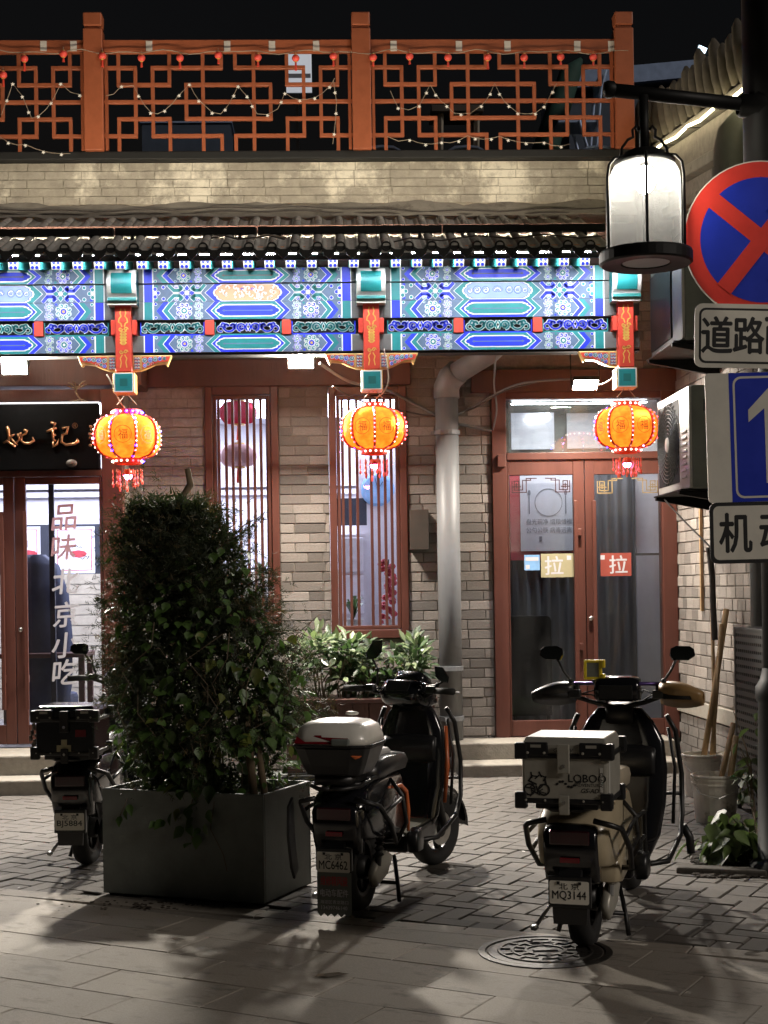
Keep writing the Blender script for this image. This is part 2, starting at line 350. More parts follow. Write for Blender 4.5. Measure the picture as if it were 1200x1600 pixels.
K = dict(
 brick=mat('grey_brick', (.230, .203, .180), .85, var=.3, scale=16, bump=.5, bscale=90, rand=.42, stain=(.13, .11, .09), stain_s=7, stain_t=.62),
 brick_pale=mat('pale_brick', (.33, .30, .25), .9, var=.3, scale=10, bump=.5, bscale=70, rand=.2, stain=(.74, .69, .58), stain_s=2.4, stain_t=.50),
 mortar=mat('mortar', (.22, .19, .16), .95, var=.25, scale=20, bump=.5),
 mortar_pale=mat('pale_mortar', (.36, .325, .265), .95, var=.25, scale=20, bump=.5),
 cement=mat('cement', (.27, .245, .21), .92, var=.3, scale=5, bump=.7, bscale=22, stain=(.15, .13, .11), stain_s=4, stain_t=.55),
 rooftile=mat('roof_tile', (.40, .385, .36), .85, var=.25, scale=12, bump=.4, rand=.15, stain=(.16, .15, .14), stain_s=6, stain_t=.6),
 darktile=mat('dark_tile', (.013, .0125, .012), .8, var=.3, scale=12, rand=.2),  # eave tiles near black: their unlit silhouette is put into the colour
 coping=mat('dark_coping', (.006, .006, .006), .7, var=.25),
 railred=mat('rail_red', (.31, .085, .035), .5, var=.14, scale=14, bump=.08, rand=.08, stain=(.27, .06, .022), stain_s=6, stain_t=.64),
 wood=mat('red_brown_wood', (.095, .031, .021), .45, var=.22, scale=8, bump=.15, bscale=40, streak=True, stain=(.10, .03, .02), stain_s=5, stain_t=.6),
 wood2=mat('dark_brown_wood', (.075, .03, .022), .55, var=.25, scale=6, bump=.2, streak=True),
 blue=mat('paint_blue', lin(28, 52, 215), .5, var=.12, scale=10), teal=mat('paint_teal', lin(28, 128, 128), .5, var=.14, scale=10),
 white=mat('paint_white', (.80, .80, .74), .5, var=.08), gold=mat('paint_gold', (.70, .45, .09), .38, metal=.15, var=.2, scale=20),
 red=mat('paint_red', (.62, .055, .028), .5, var=.12), dark=mat('paint_dark', (.095, .15, .235), .6, var=.2), grey=mat('paint_grey', (.115, .115, .105), .6, var=.3, scale=6),
 orange=mat('paint_orange', (.75, .33, .17), .5, var=.12), sky=mat('paint_sky', (.25, .36, .80), .5, var=.15), dteal=mat('paint_deep_teal', (.01, .13, .12), .5),
 ochre=mat('ochre_gilt', (.55, .35, .11), .4, metal=.2, var=.3, scale=25), bluegrey=mat('frieze_ground', (.02, .016, .016), .7),
 black=mat('black_plastic', (.012, .012, .013), .35, var=.2), blackgloss=mat('black_gloss', (.008, .008, .010), .14, var=.1, coat=.6),
 rubber=mat('tyre_rubber', (.014, .0135, .013), .8, var=.3, scale=30), metal=mat('bare_metal', (.55, .54, .52), .32, metal=1.0, var=.15),
 darkmetal=mat('dark_metal', (.035, .034, .034), .42, metal=.7, var=.25, scale=20), blackpaint=mat('black_paint', (.006, .006, .006), .55, var=.25, spec=.25),
 alu=mat('brushed_aluminium', (.42, .40, .345), .42, metal=.35, var=.14, scale=14), cream=mat('cream_panel', (.42, .35, .235), .33, var=.1, coat=.3),
 offwhite=mat('off_white_plastic', (.62, .60, .55), .35, var=.08, coat=.3), redlens=mat('red_lens', (.15, .007, .012), .2, var=.1, coat=.5), orangep=mat('orange_panel', (.55, .13, .04), .35, var=.12),
 tan=mat('tan_plastic', (.30, .18, .07), .4, var=.12), yellow=mat('yellow_plastic', (.78, .60, .03), .4, var=.1), purple=mat('purple_metal', (.09, .05, .20), .3, metal=.6),
 planter=mat('grey_green_planter', (.125, .140, .128), .55, var=.25, scale=7, bump=.12, bscale=120, stain=(.19, .20, .175), stain_s=6.0, stain_t=.63),
 soil=mat('soil', (.035, .026, .018), .95, var=.4, scale=30, bump=.8), bark=mat('bark', (.16, .115, .07), .85, var=.35, scale=20, bump=.5, streak=True),
 needle=leafmat('conifer_needles', (.020, .027, .011), .4, .6), leaf=leafmat('vine_leaf', (.062, .112, .028), .5), leafy=leafmat('yellowing_leaf', (.12, .14, .03), .4),
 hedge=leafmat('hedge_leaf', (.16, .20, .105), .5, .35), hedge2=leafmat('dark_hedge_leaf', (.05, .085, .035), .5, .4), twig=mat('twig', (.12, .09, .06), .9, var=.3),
 slab=mat('granite_slab', (.285, .252, .212), .7, var=.30, scale=75, bump=.4, bscale=200, rand=.12, stain=(.165, .146, .124), stain_s=3.0, stain_t=.54),
 paver=mat('clay_paver', (.115, .102, .089), .8, var=.2, scale=30, bump=.35, bscale=120, rand=.2, stain=(.085, .075, .065), stain_s=3.5, stain_t=.6),
 joint=mat('paving_joint', (.05, .044, .037), .95, var=.3, scale=30), stone=mat('step_stone', (.27, .245, .205), .8, var=.2, scale=18, bump=.3, bscale=60, stain=(.16, .14, .115), stain_s=4, stain_t=.58),
 pipe=mat('grey_drainpipe', (.165, .17, .175), .5, var=.25, scale=6, bump=.08, streak=True, stain=(.26, .24, .22), stain_s=3.0, stain_t=.60),
 cable=mat('cable', (.06, .05, .045), .6), brownbox=mat('brown_metal_box', (.052, .042, .034), .55, var=.2),
 acwhite=mat('aged_white_metal', (.46, .44, .40), .5, var=.18, scale=5, stain=(.32, .29, .25), stain_s=3, stain_t=.58), acgrey=mat('grey_green_metal', (.17, .18, .155), .55, var=.2, scale=5),
 acdark=mat('fan_grille', (.06, .058, .055), .5), perf=mat('perforated_panel', (.095, .095, .09), .5, var=.2, metal=.2), hole=mat('dark_opening', (.006, .006, .006), .9),  # the near black also serves where shade is put into the colour
 signwhite=mat('retroreflective_white', (.72, .69, .61), .45, var=.10, scale=6, bump=.05, bscale=160), signblue=mat('retroreflective_blue', (.012, .035, .48), .4, var=.12, scale=6, bump=.05, bscale=160),
 signred=mat('retroreflective_red', (.72, .045, .03), .42, var=.12, scale=6, bump=.05, bscale=160), ink=mat('black_ink', (.010, .010, .011), .5),
 bucket=mat('dirty_white_plastic', (.78, .74, .66), .5, var=.2, scale=8, stain=(.24, .20, .15), stain_s=5, stain_t=.52), stick=mat('wooden_stick', (.36, .235, .115), .7, var=.3, scale=10, streak=True),
 bronze=mat('copper_lettering', (.48, .24, .12), .3, metal=.75, var=.15), signboard=mat('black_lacquer', (.0012, .0012, .0015), .6, spec=.06),
 paper=mat('white_paper', (.72, .74, .80), .7, var=.06), posterred=mat('poster_red', (.48, .05, .07), .6, var=.12), print=mat('grey_print', (.22, .23, .28), .7),
 frosted=mat('frosted_film', (.58, .57, .60), .6, var=.08), pinkfilm=mat('pink_film', (.58, .34, .36), .6, var=.2, scale=6), olive=mat('olive_film', (.40, .36, .22), .5, var=.1), redfilm=mat('red_film', (.33, .07, .05), .5, var=.12), bluefilm=mat('blue_sticker', (.22, .42, .70), .5, var=.2),
 goldfilm=mat('gold_film', (.34, .25, .12), .4, metal=.2), darkfilm=mat('dark_red_film', (.055, .018, .018), .5),
 curtain=mat('grey_curtain', (.14, .145, .155), .85, var=.3, scale=5, streak=True), inwall=mat('interior_wall', (.62, .62, .66), .8, var=.05), indark=mat('interior_dark', (.03, .035, .05), .8), inbrick=mat('interior_brick', (.44, .40, .31), .85, var=.2),
 infloor=mat('interior_floor', (.2, .19, .18), .6), navy=mat('navy_cloth', (.03, .04, .075), .8, var=.3), inred=translucent('red_lantern_cloth', (.36, .03, .06), .05),
 manhole=mat('cast_iron', (.036, .032, .028), .5, metal=.5, var=.3, scale=18, bump=.3), night=mat('night_metal', (.05, .07, .11), .6), bluesteel=mat('blue_grey_metal', (.30, .40, .62), .4, metal=.2),  # terrace metal carries the blue light on it as its own colour
 tape=mat('clear_tape', (.6, .55, .5), .25, var=.2), wire=mat('fairy_wire', (.30, .24, .18), .6),
)
GL = dict(
 win=glass('window_glass', (.96, .97, 1), .05, .03), dirty=glass('dusty_glass', (.90, .92, .92), .07, .14),
 flood=glow('flood_led', (1, .92, .80), 4500.0), flood3=glow('flood_led_dim', (1, .92, .80), 2000.0), wash=glow('warm_washer', (1, .87, .66), 330.0), beamled=glow('beam_strip_led', (.90, .91, 1), 520.0), endled=glow('rafter_strip_led', (1, .98, .94), 30.0),
 tube=glow('white_tube', (.90, .94, 1), 26.0), roomlamp=glow('room_lamp', (.82, .83, 1), 14.0), strip=glow('led_rope', (1, .88, .52), 13.0), bulb=glow('street_bulb', (1, .92, .76), 190.0),
 lan=translucent('lantern_cloth', (.85, .34, .05), .0, (1.0, .31, .028), .70, .5), bead_w=glow('bead_white', (1, .80, .62), 5.0), bead_r=glow('bead_red', (1, .035, .05), 9.0), bead_b=glow('bead_blue', (.016, .006, 1), 60.0), bead_p=glow('bead_pink', (1, .30, .85), 45.0),
 fairy=glow('fairy_bulb', (1, .80, .52), .30), farlamp=glow('far_lamp', (.62, .85, 1), 5.0), frost=translucent('ribbed_frosted_glass', (.31, .32, .33), .74),
)
# ============================================================ GROUND
YW, YB, YE, YP, YR = 12.45, 11.40, 10.88, 12.30, 12.22
g = MB(); g.box(-60, 60, -20, 90, -.40, -.03); kind(g.build('ground', K['joint']), 'structure')
# paving axes turned against the facade
PA = R(31.0)
e1 = Vector((math.sin(PA), math.cos(PA), 0)); e2 = Vector((math.cos(PA), -math.sin(PA), 0))
B0 = gnd(0, 1397); B1 = gnd(765, 1462)            # line where slabs meet pavers
bd = (B1 - B0).normalized(); bn = Vector((-bd.y, bd.x, 0))
def side(p): return (p - B0).dot(bn)              # >0: towards the houses
pav = MB(); pav.box(-7, 5, 4.2, 12.44, -.03, -.012)
pavo = kind(pav.build('pavement', K['joint']), 'structure')
def chamfer_block(mt, name, c=.05, cz=.25):
    m = MB(); a = .5; b = .5 - c
    v = [(-a, -a, -1), (a, -a, -1), (a, a, -1), (-a, a, -1), (-a, -a, -cz), (a, -a, -cz), (a, a, -cz), (-a, a, -cz), (-b, -b, 0), (b, -b, 0), (b, b, 0), (-b, b, 0)]
    m.add(v, [(0, 3, 2, 1)] + [(i, (i + 1) % 4, (i + 1) % 4 + 4, i + 4) for i in range(4)] + [(4 + i, 4 + (i + 1) % 4, 8 + (i + 1) % 4, 8 + i) for i in range(4)] + [(8, 9, 10, 11)])
    return mesh_of(m, name, mt)
paver_me = chamfer_block(K['paver'], 'paver', .03); slab_me = chamfer_block(K['slab'], 'slab', .008, .12)
pl, pw, gap = .232, .116, .007
rp = random.Random(3)
pvs = []
# herringbone of 2:1 pavers on the turned axes
for i in range(-70, 70):
    for j in range(-70, 70):
        k = (i - j) % 4
        if k == 0: a0, b0, la, lb = i, j, 2, 1          # lies along e2
        elif k == 3: a0, b0, la, lb = i, j, 1, 2        # lies along e1
        else: continue
        c = B0 + e2 * ((a0 + la / 2) * pw) + e1 * ((b0 + lb / 2) * pw)
        if side(c) < .10 or c.y > 12.2 or c.y < 5: continue
        cc = Vector((c.x * math.cos(YAW) - c.y * math.sin(YAW), c.x * math.sin(YAW) + c.y * math.cos(YAW)))
        if abs(cc.x / cc.y) > .45: continue
        pvs.append((c, la, cc.y, abs(cc.x / cc.y) < .27))
pvs.sort(key=lambda p: (not p[3], p[2]))
far = MB()
for n_, (c, la, d, vis) in enumerate(pvs):
    z = rp.uniform(-.003, .002); sx, sy = (pl - gap, pw - gap) if la == 2 else (pw - gap, pl - gap)
    if n_ < 300:
        o = inst(paver_me, 'paver', pavo, (c.x, c.y, z), (rp.uniform(-.012, .012), rp.uniform(-.012, .012), -PA + rp.uniform(-.012, .012)), (sx, sy, .025))
    else:
        M3 = Matrix.Rotation(-PA + rp.uniform(-.01, .01), 3, 'Z')
        far.obox((c.x, c.y, z - .0125), (sx / 2, sy / 2, .0125), M3)
kind(far.build('paver_field', K['paver'], pavo, bevel=.003, seg=1), 'stuff')
sl, sw = .60, .30
bq = MB(); c_ = B0 + bd * 3 + bn * .0; u_ = bd * 9
bq.add([c_ - u_ + Vector((0, 0, -.0095)), c_ + u_ + Vector((0, 0, -.0095)), c_ + u_ - bn * 4 + Vector((0, 0, -.0095)), c_ - u_ - bn * 4 + Vector((0, 0, -.0095))], [(3, 2, 1, 0)]); bq.build('slab_bedding', mat('bedding_mortar', (.175, .155, .132), .95, var=.3, scale=30), pavo)
for j in range(-14, 8):
    for i in range(-10, 12):
        c = B0 + e2 * ((i + .5 * (j % 2)) * sl) + e1 * ((j + .5) * sw)
        # slab rows run along the turned axis and stop at the paver edge
        sd = side(c)
        if sd > .02 or c.y < 4.3: continue
        cc = Vector((c.x * math.cos(YAW) - c.y * math.sin(YAW), c.x * math.sin(YAW) + c.y * math.cos(YAW)))
        if abs(cc.x / cc.y) > .42: continue
        inst(slab_me, 'slab', pavo, (c.x, c.y, rp.uniform(-.0015, .0012) - .0005), (rp.uniform(-.003, .003), rp.uniform(-.003, .003), -PA), (sl - .0024, sw - .0024, .022))
# border course of long stones between slabs and pavers
for i in range(-6, 14):
    c = B0 + bd * (i * .5 + .2) + bn * .05
    inst(slab_me, 'border_stone', pavo, (c.x, c.y, .0012), (0, 0, math.atan2(bd.y, bd.x)), (.494, .13, .024))
# inspection cover
mc = gnd(852, 1487); rr_ = .235
mo = thing('manhole_cover', 'round cast iron manhole cover set in the paving under a scooter tail', 'manhole cover', (mc.x, mc.y, 0))
q = MB(); q.lathe([(rr_ + .04, -.02), (rr_ + .04, .004), (rr_ + .012, .006), (rr_ + .006, -.004)], (mc.x, mc.y, 0), 40); q.build('rim', K['manhole'], mo, smooth=False)
q = MB(); q.lathe([(rr_, -.02), (rr_, .003), (rr_ - .012, .004), (0.0001, .004)], (mc.x, mc.y, 0), 40); pl_ = q.build('plate', K['manhole'], mo)
q = MB()
for r_ in (.19, .135, .08):
    q.lathe([(r_ + .007, .004), (r_ + .005, .009), (r_ - .005, .009), (r_ - .007, .004)], (mc.x, mc.y, 0), 32)
for k in range(24):
    a = k * math.pi / 12; r0, r1 = (.145, .183) if k % 2 else (.09, .128)
    d = Vector((math.cos(a), math.sin(a), 0)); q.bar(Vector((mc.x, mc.y, .007)) + d * r0, Vector((mc.x, mc.y, .007)) + d * r1, .014, .006)
q.box(mc.x - .05, mc.x + .05, mc.y - .014, mc.y + .014, .004, .010)
q.build('raised_pattern', K['manhole'], pl_)

# ============================================================ RESTAURANT BUILDING
bld = thing('restaurant_building', 'grey brick restaurant with tiled eave and painted beams below a roof terrace', 'building', (0, YW, 0))
LD_Y = 12.05                                               # left entrance stands slightly forward
holes = []
w1 = rect(322, 604, 437, 977, YW); w2 = rect(515, 604, 637, 998, YW)
dr = rect(770, 612, 1058, 1151, YW); XR = at(1058, 900, YW).x
XL = -6.0; LDx0, LDx1 = at(-150, 900, YW).x, at(181, 900, YW).x
ZT = 4.9
wall = MB()
def wbox(x0, x1, z0, z1): wall.box(x0, x1, YW, YW + .24, z0, z1)
wbox(XL, LDx0, 0, ZT); wbox(LDx1, w1[0], 0, ZT); wbox(w1[1], w2[0], 0, ZT); wbox(w2[1], dr[0], 0, ZT)
wbox(w1[0], w1[1], 0, w1[2]); wbox(w1[0], w1[1], w1[3], ZT); wbox(w2[0], w2[1], 0, w2[2]); wbox(w2[0], w2[1], w2[3], ZT)
wbox(dr[0], dr[1], dr[3], ZT); wbox(dr[0], dr[1], 0, .2); wbox(LDx0, LDx1, 3.2, ZT); wbox(LDx0, LDx1, 0, .2)
wallo = wall.build('wall', K['mortar'], bld)
# --- bricks
bm_ = MB(); a, b = .5, .478
bm_.add([(-a, 0, -a), (a, 0, -a), (a, 0, a), (-a, 0, a), (-a, -.7, -a), (a, -.7, -a), (a, -.7, a), (-a, -.7, a), (-b, -1, -.46), (b, -1, -.46), (b, -1, .46), (-b, -1, .46)],
        [(i, (i + 1) % 4, (i + 1) % 4 + 4, i + 4) for i in range(4)] + [(4 + i, 4 + (i + 1) % 4, 8 + (i + 1) % 4, 8 + i) for i in range(4)] + [(8, 9, 10, 11)])
brick_me = mesh_of(bm_, 'brick', K['brick']); brickp_me = mesh_of(bm_, 'brick', K['brick_pale'])
rb = random.Random(11)
def bricks(x0, x1, z0, z1, L, C, out, vis=1.0, j=.008):
    nrow = int(round((z1 - z0) / C)); C = (z1 - z0) / nrow
    for r_ in range(nrow):
        x = x0 - (L / 2 if r_ % 2 else 0) - rb.uniform(0, .04)
        while x < x1:
            l = L if rb.random() < .82 else L / 2
            xa, xb = max(x, x0), min(x + l, x1)
            if xb - xa > .03: out.append((xa + j / 2, xb - j / 2, z0 + r_ * C + j / 2, z0 + (r_ + 1) * C - j / 2, vis))
            x += l
flist = []
zl = at(480, 606, YW).z
bricks(LDx1, w1[0], at(280, 985, YW).z, zl, .262, .0822, flist, .9); bricks(LDx1, w1[0], .0, at(280, 985, YW).z, .262, .0822, flist, .1)
bricks(w1[1], w2[0], at(480, 1000, YW).z, zl, .262, .0822, flist); bricks(w1[1], w2[0], 0, at(480, 1000, YW).z, .262, .0822, flist, .15)
bricks(w2[1], dr[0], 0, at(700, 560, YW).z, .262, .0822, flist)
bricks(w1[0], w1[1], 0, w1[2], .262, .0822, flist, .1); bricks(w2[0], w2[1], 0, w2[2], .262, .0822, flist, .2)
bricks(at(985, 560, YW).x, XR, at(1020, 578, YW).z, at(1020, 425, YW).z, .262, .0822, flist, 1)
bricks(XL, LDx0, 0, 3.2, .262, .0822, flist, .05)
# parapet above the eave
pz0, pz1 = at(600, 338, YP).z, at(600, 253, YP).z
pXr = at(990, 290, YP).x
par = MB(); par.box(XL, pXr, YP, YP + .26, pz0 - .3, pz1); paro = par.build('parapet', K['mortar_pale'], bld)
plist = []
bricks(XL + 2.2, pXr, at(600, 318, YP).z, pz1, .30, (pz1 - at(600, 318, YP).z) / 5, plist, .8, .006)
allb = [(x, 'w') for x in flist] + [(x, 'p') for x in plist]
allb.sort(key=lambda t: -t[0][4])
fs_w, fs_p = MB(), MB()
for n_, (q, w) in enumerate(allb):
    xa, xb, za, zb, vis = q; Y = YW if w == 'w' else YP
    d = .007 + rb.uniform(0, .006)
    if w == 'p': d = .006 + rb.uniform(0, .008)
    if n_ < 300:
        inst(brick_me if w == 'w' else brickp_me, 'brick', wallo if w == 'w' else paro, ((xa + xb) / 2, Y, (za + zb) / 2), (0, 0, 0), (xb - xa, d, zb - za))
    else: (fs_w if w == 'w' else fs_p).box(xa, xb, Y - d, Y, za, zb)
if fs_w.v: kind(fs_w.build('brick_courses', K['brick'], wallo), 'stuff')
if fs_p.v: kind(fs_p.build('brick_courses', K['brick_pale'], paro), 'stuff')
q = MB(); q.box(XL, pXr + .05, YP - .10, YP + .9, pz1 + .002, at(600, 234, YP - .1).z); q.build('coping', K['coping'], bld, bevel=.01)
q = MB(); q.box(XL, pXr + .05, YP + .26, 18, pz1 - .3, pz1 - .02); q.build('roof_slab', K['coping'], bld)
# mortar fillet under the parapet: an uneven hand-laid band
q = MB(); n_ = 90; top = []; bot = []
for i in range(n_ + 1):
    x = XL + (pXr - XL) * i / n_
    w = .012 * math.sin(i * .9) + .010 * math.sin(i * .37 + 1) + rb.uniform(-.008, .008)
    top.append((x, YP - .012 - rb.uniform(0, .01), at(600, 318, YP).z + w)); bot.append((x, YP - .16 - rb.uniform(0, .02), at(600, 338, YP - .16).z + w * .5))
q.add(top + bot, [(i, i + n_ + 1, i + n_ + 2, i + 1) for i in range(n_)]); q.build('mortar_fillet', K['cement'], bld, smooth=True)
q = MB()
for yy, amp in ((333, .012), (327, .02)):
    q.tube([at(px, yy + 3 * math.sin(px * .011) + 1.5 * math.sin(px * .05), YP - .14) for px in range(-60, 985, 30)], .006, 5)
tag(q.build('cable_run', K['cable']), 'thin sagging cables along the foot of the pale parapet', 'cable')

# --- eave roof: boards, then a row of half round tiles and drip tiles
ez, ey = at(600, 382, YE).z, YE
rz_, ry_ = at(600, 338, YP - .15).z, YP - .15
XRr = at(946, 370, YE).x; XLr = -5.2
sl_ = Vector((0, ry_ - ey, rz_ - ez)); sL = sl_.length; sa = math.atan2(sl_.z, sl_.y)
roof = MB(); roof.add([(XLr, ey, ez - .03), (XRr, ey, ez - .03), (XRr, ry_, rz_ - .03), (XLr, ry_, rz_ - .03), (XLr, ey, ez - .06), (XRr, ey, ez - .06), (XRr, ry_, rz_ - .06), (XLr, ry_, rz_ - .06)],
         [(0, 1, 2, 3), (7, 6, 5, 4), (4, 5, 1, 0), (5, 6, 2, 1), (6, 7, 3, 2), (7, 4, 0, 3)])
roofo = roof.build('roof', K['rooftile'], bld)
pitch = .168
tm = MB()
n_ = 8
for t0 in range(6):        # six overlapping half-round lengths
    y0, y1 = t0 / 6 * sL, (t0 + 1) / 6 * sL + .02
    ring = lambda y, r: [(r * math.cos(math.pi * k / n_), y, r * math.sin(math.pi * k / n_) * .85) for k in range(n_ + 1)]
    r0, r1 = .036, .031
    tm.loft([ring(y0, r0), ring(y1, r1)], cap=False); tm.add(ring(y0, r0), [tuple(range(n_ + 1))[::-1]])
tile_me = mesh_of(tm, 'tile_row', K['rooftile'], True)
pm = MB()
pm.loft([[(-.05 + .1 * k / 6, y, -.030 + .022 * abs(k / 3 - 1) ** 2) for k in range(7)] + [(-.05 + .1 * k / 6, y, -.042) for k in range(6, -1, -1)] for y in (0, sL)])
pan_me = mesh_of(pm, 'pan_tile', K['rooftile'], True)
dm = MB()   # drip tile: curved apron with a pointed lower edge
dm.prism([(-.052, .012), (-.052, -.012), (-.036, -.045), (-.014, -.062), (0, -.078), (.014, -.062), (.036, -.045), (.052, -.012), (.052, .012), (.02, -.006), (-.02, -.006)], -.012, .012)
drip_me = mesh_of(dm, 'drip_tile', K['darktile'])
em = MB(); em.lathe([(.0001, 0), (.024, 0), (.026, -.006), (.036, -.006), (.038, 0), (.038, .03)], (0, 0, 0), 14, axis='y')
end_me = mesh_of(em, 'tile_end', K['darktile'])
x = XLr + .09; i = 0
while x < XRr - .05:
    inst(tile_me, 'roof_tile', roofo, (x, ey, ez - .02), (sa, 0, 0))
    inst(end_me, 'tile_end', roofo, (x, ey - .004, ez - .012), (0, 0, 0))
    inst(drip_me, 'drip_tile', roofo, (x + pitch / 2, ey - .006, ez - .030 + rb.uniform(-.004, .004)), (0, 0, 0))
    inst(pan_me, 'pan_tile', roofo, (x + pitch / 2, ey, ez - .0), (sa, 0, 0))
    x += pitch; i += 1
# gutter board and flying rafters with white painted ends
q = MB(); q.box(XLr, XRr, YE + .03, YE + .06, ez - .100, ez - .065); q.build('eave_board', K['darktile'], roofo)
rm = MB(); rs = .034
rm.m(1).box(-rs, rs, .004, .62, -rs, rs)
rm.m(0).box(-rs, rs, 0, .004, -rs, rs)
for sx in (-1, 1):
    for sz in (-1, 1):
        c = (sx * .016, sz * .016); t = math.atan2(sz, sx)
        rm.m(2).add([(c[0] + .013 * math.cos(t + a), -.0015, c[1] + .013 * math.sin(t + a)) for a in [k * math.pi / 4 for k in range(8)]], [tuple(range(8))])
rm.m(3).add([(.006 * math.cos(k * math.pi / 4), -.002, .006 * math.sin(k * math.pi / 4)) for k in range(8)], [tuple(range(8))])
raf_me = mesh_of(rm, 'rafter', [K['white'], K['dteal'], K['blue'], K['gold']])
p0 = at(54, 415, 10.98); p1 = at(520, 411, 10.98); dxr = (p1.x - p0.x) / 14
i = -14
while p0.x + i * dxr < XRr - .03:
    inst(raf_me, 'rafter', roofo, (p0.x + i * dxr, 10.98, p1.z), (R(12), 0, 0)); i += 1
rm2 = MB(); rm2.box(-.036, .036, 0, .04, -.036, .036); rm2_me = mesh_of(rm2, 'rafter_block', K['hole'])  # near black block stands in for an unlit silhouette between the rafters
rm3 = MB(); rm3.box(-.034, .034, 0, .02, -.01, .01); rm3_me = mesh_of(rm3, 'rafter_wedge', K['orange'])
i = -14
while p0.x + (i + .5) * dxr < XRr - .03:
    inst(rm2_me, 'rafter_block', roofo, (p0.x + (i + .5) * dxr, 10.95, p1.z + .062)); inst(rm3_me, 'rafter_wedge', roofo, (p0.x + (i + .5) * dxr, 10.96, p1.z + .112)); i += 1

# ============================================================ PAINTED BEAMS
class Paint:
    def __init__(s, ox, oz, k, y): s.mb = MB(); s.ox, s.oz, s.k, s.y = ox, oz, k, y
    def P(s, pts, c, lay=0):
        s.mb.m(c).add([(s.ox + u * s.k, s.y - .0007 * (lay + 1), s.oz + v * s.k) for u, v in pts], [tuple(range(len(pts)))])
    def PM(s, pts, c, lay=0):                    # with its mirror image
        s.P(pts, c, lay); s.P([(-u, v) for u, v in reversed(pts)], c, lay)
    def disc(s, u, v, r, c, lay=0, n=10, e=1.0): s.P([(u + r * math.cos(2 * math.pi * i / n), v + r * e * math.sin(2 * math.pi * i / n)) for i in range(n)], c, lay)
    def stroke(s, pts, w, c, lay=0):
        for (a, b), (d, e) in zip(pts, pts[1:]):
            L = math.hypot(d - a, e - b) or 1; nx, ny = -(e - b) / L * w / 2, (d - a) / L * w / 2
            ex, ey_ = (d - a) / L * w * .22, (e - b) / L * w * .22
            s.P([(a - nx - ex, b - ny - ey_), (d - nx + ex, e - ny + ey_), (d + nx + ex, e + ny + ey_), (a + nx - ex, b + ny - ey_)], c, lay)
    def spiral(s, u, v, r, a0, turns, w, c, lay, flip=1, n=12):
        pts = []
        for i in range(n + 1):
            t = i / n; a = a0 + flip * t * turns * 2 * math.pi; q = r * (1 - .78 * t); pts.append((u + q * math.cos(a), v + q * math.sin(a)))
        s.stroke(pts, w, c, lay)
    def rosette(s, u, v, r, c, c2, ctr, lay=1, n=8):
        for i in range(n):
            a = 2 * math.pi * (i + .5) / n; cu, cv = u + .68 * r * math.cos(a), v + .68 * r * math.sin(a)
            s.disc(cu, cv, .30 * r, 2, lay, 9); s.disc(cu, cv, .235 * r, c, lay + 1, 9)
            s.spiral(cu, cv, .17 * r, a, .8, .075 * r, 2, lay + 2, 1, 6)
        s.disc(u, v, .40 * r, 2, lay + 1, 12); s.disc(u, v, .34 * r, c2, lay + 2, 12); s.disc(u, v, .17 * r, ctr, lay + 3, 8)
BL, TE, WH, GO, DK, RD, GY, OR, SK, DT = range(10)
PMATS = [K[x] for x in ('blue', 'teal', 'white', 'gold', 'dark', 'red', 'grey', 'orange', 'sky', 'dteal')]
def rrect(hw, hh, r, tip=0, n=4):
    pts = []
    for sx, sy, a0 in ((1, 1, 0), (-1, 1, 90), (-1, -1, 180), (1, -1, 270)):
        for i in range(n + 1):
            a = R(a0 + 90 * i / n); pts.append((sx * (hw - r) + r * math.cos(a), sy * (hh - r) + r * math.sin(a)))
    return pts
def carto(hw, hh):      # cartouche with ogee ends
    e = [(hw, 0), (hw - 2, hh * .35), (hw - 5, hh * .45), (hw - 6, hh * .72), (hw - 10, hh * .85), (hw - 13, hh)]
    r_ = e + [(-u, v) for u, v in reversed(e)] + [(-u, -v) for u, v in e[1:]] + [(u, -v) for u, v in reversed(e[1:])]
    return r_
def hexa(tip, flat, hh): return [(tip, 0), (flat, hh), (-flat, hh), (-tip, 0), (-flat, -hh), (flat, -hh)]
def ends(p, hh, band):
    p.PM([(146, -hh), (148, -hh), (148, hh), (146, hh)], WH, 1)
    p.PM([(148, -hh), (161, -hh), (161, hh), (148, hh)], band, 1)
    p.PM([(161, -hh), (162.6, -hh), (162.6, hh), (161, hh)], WH, 1)
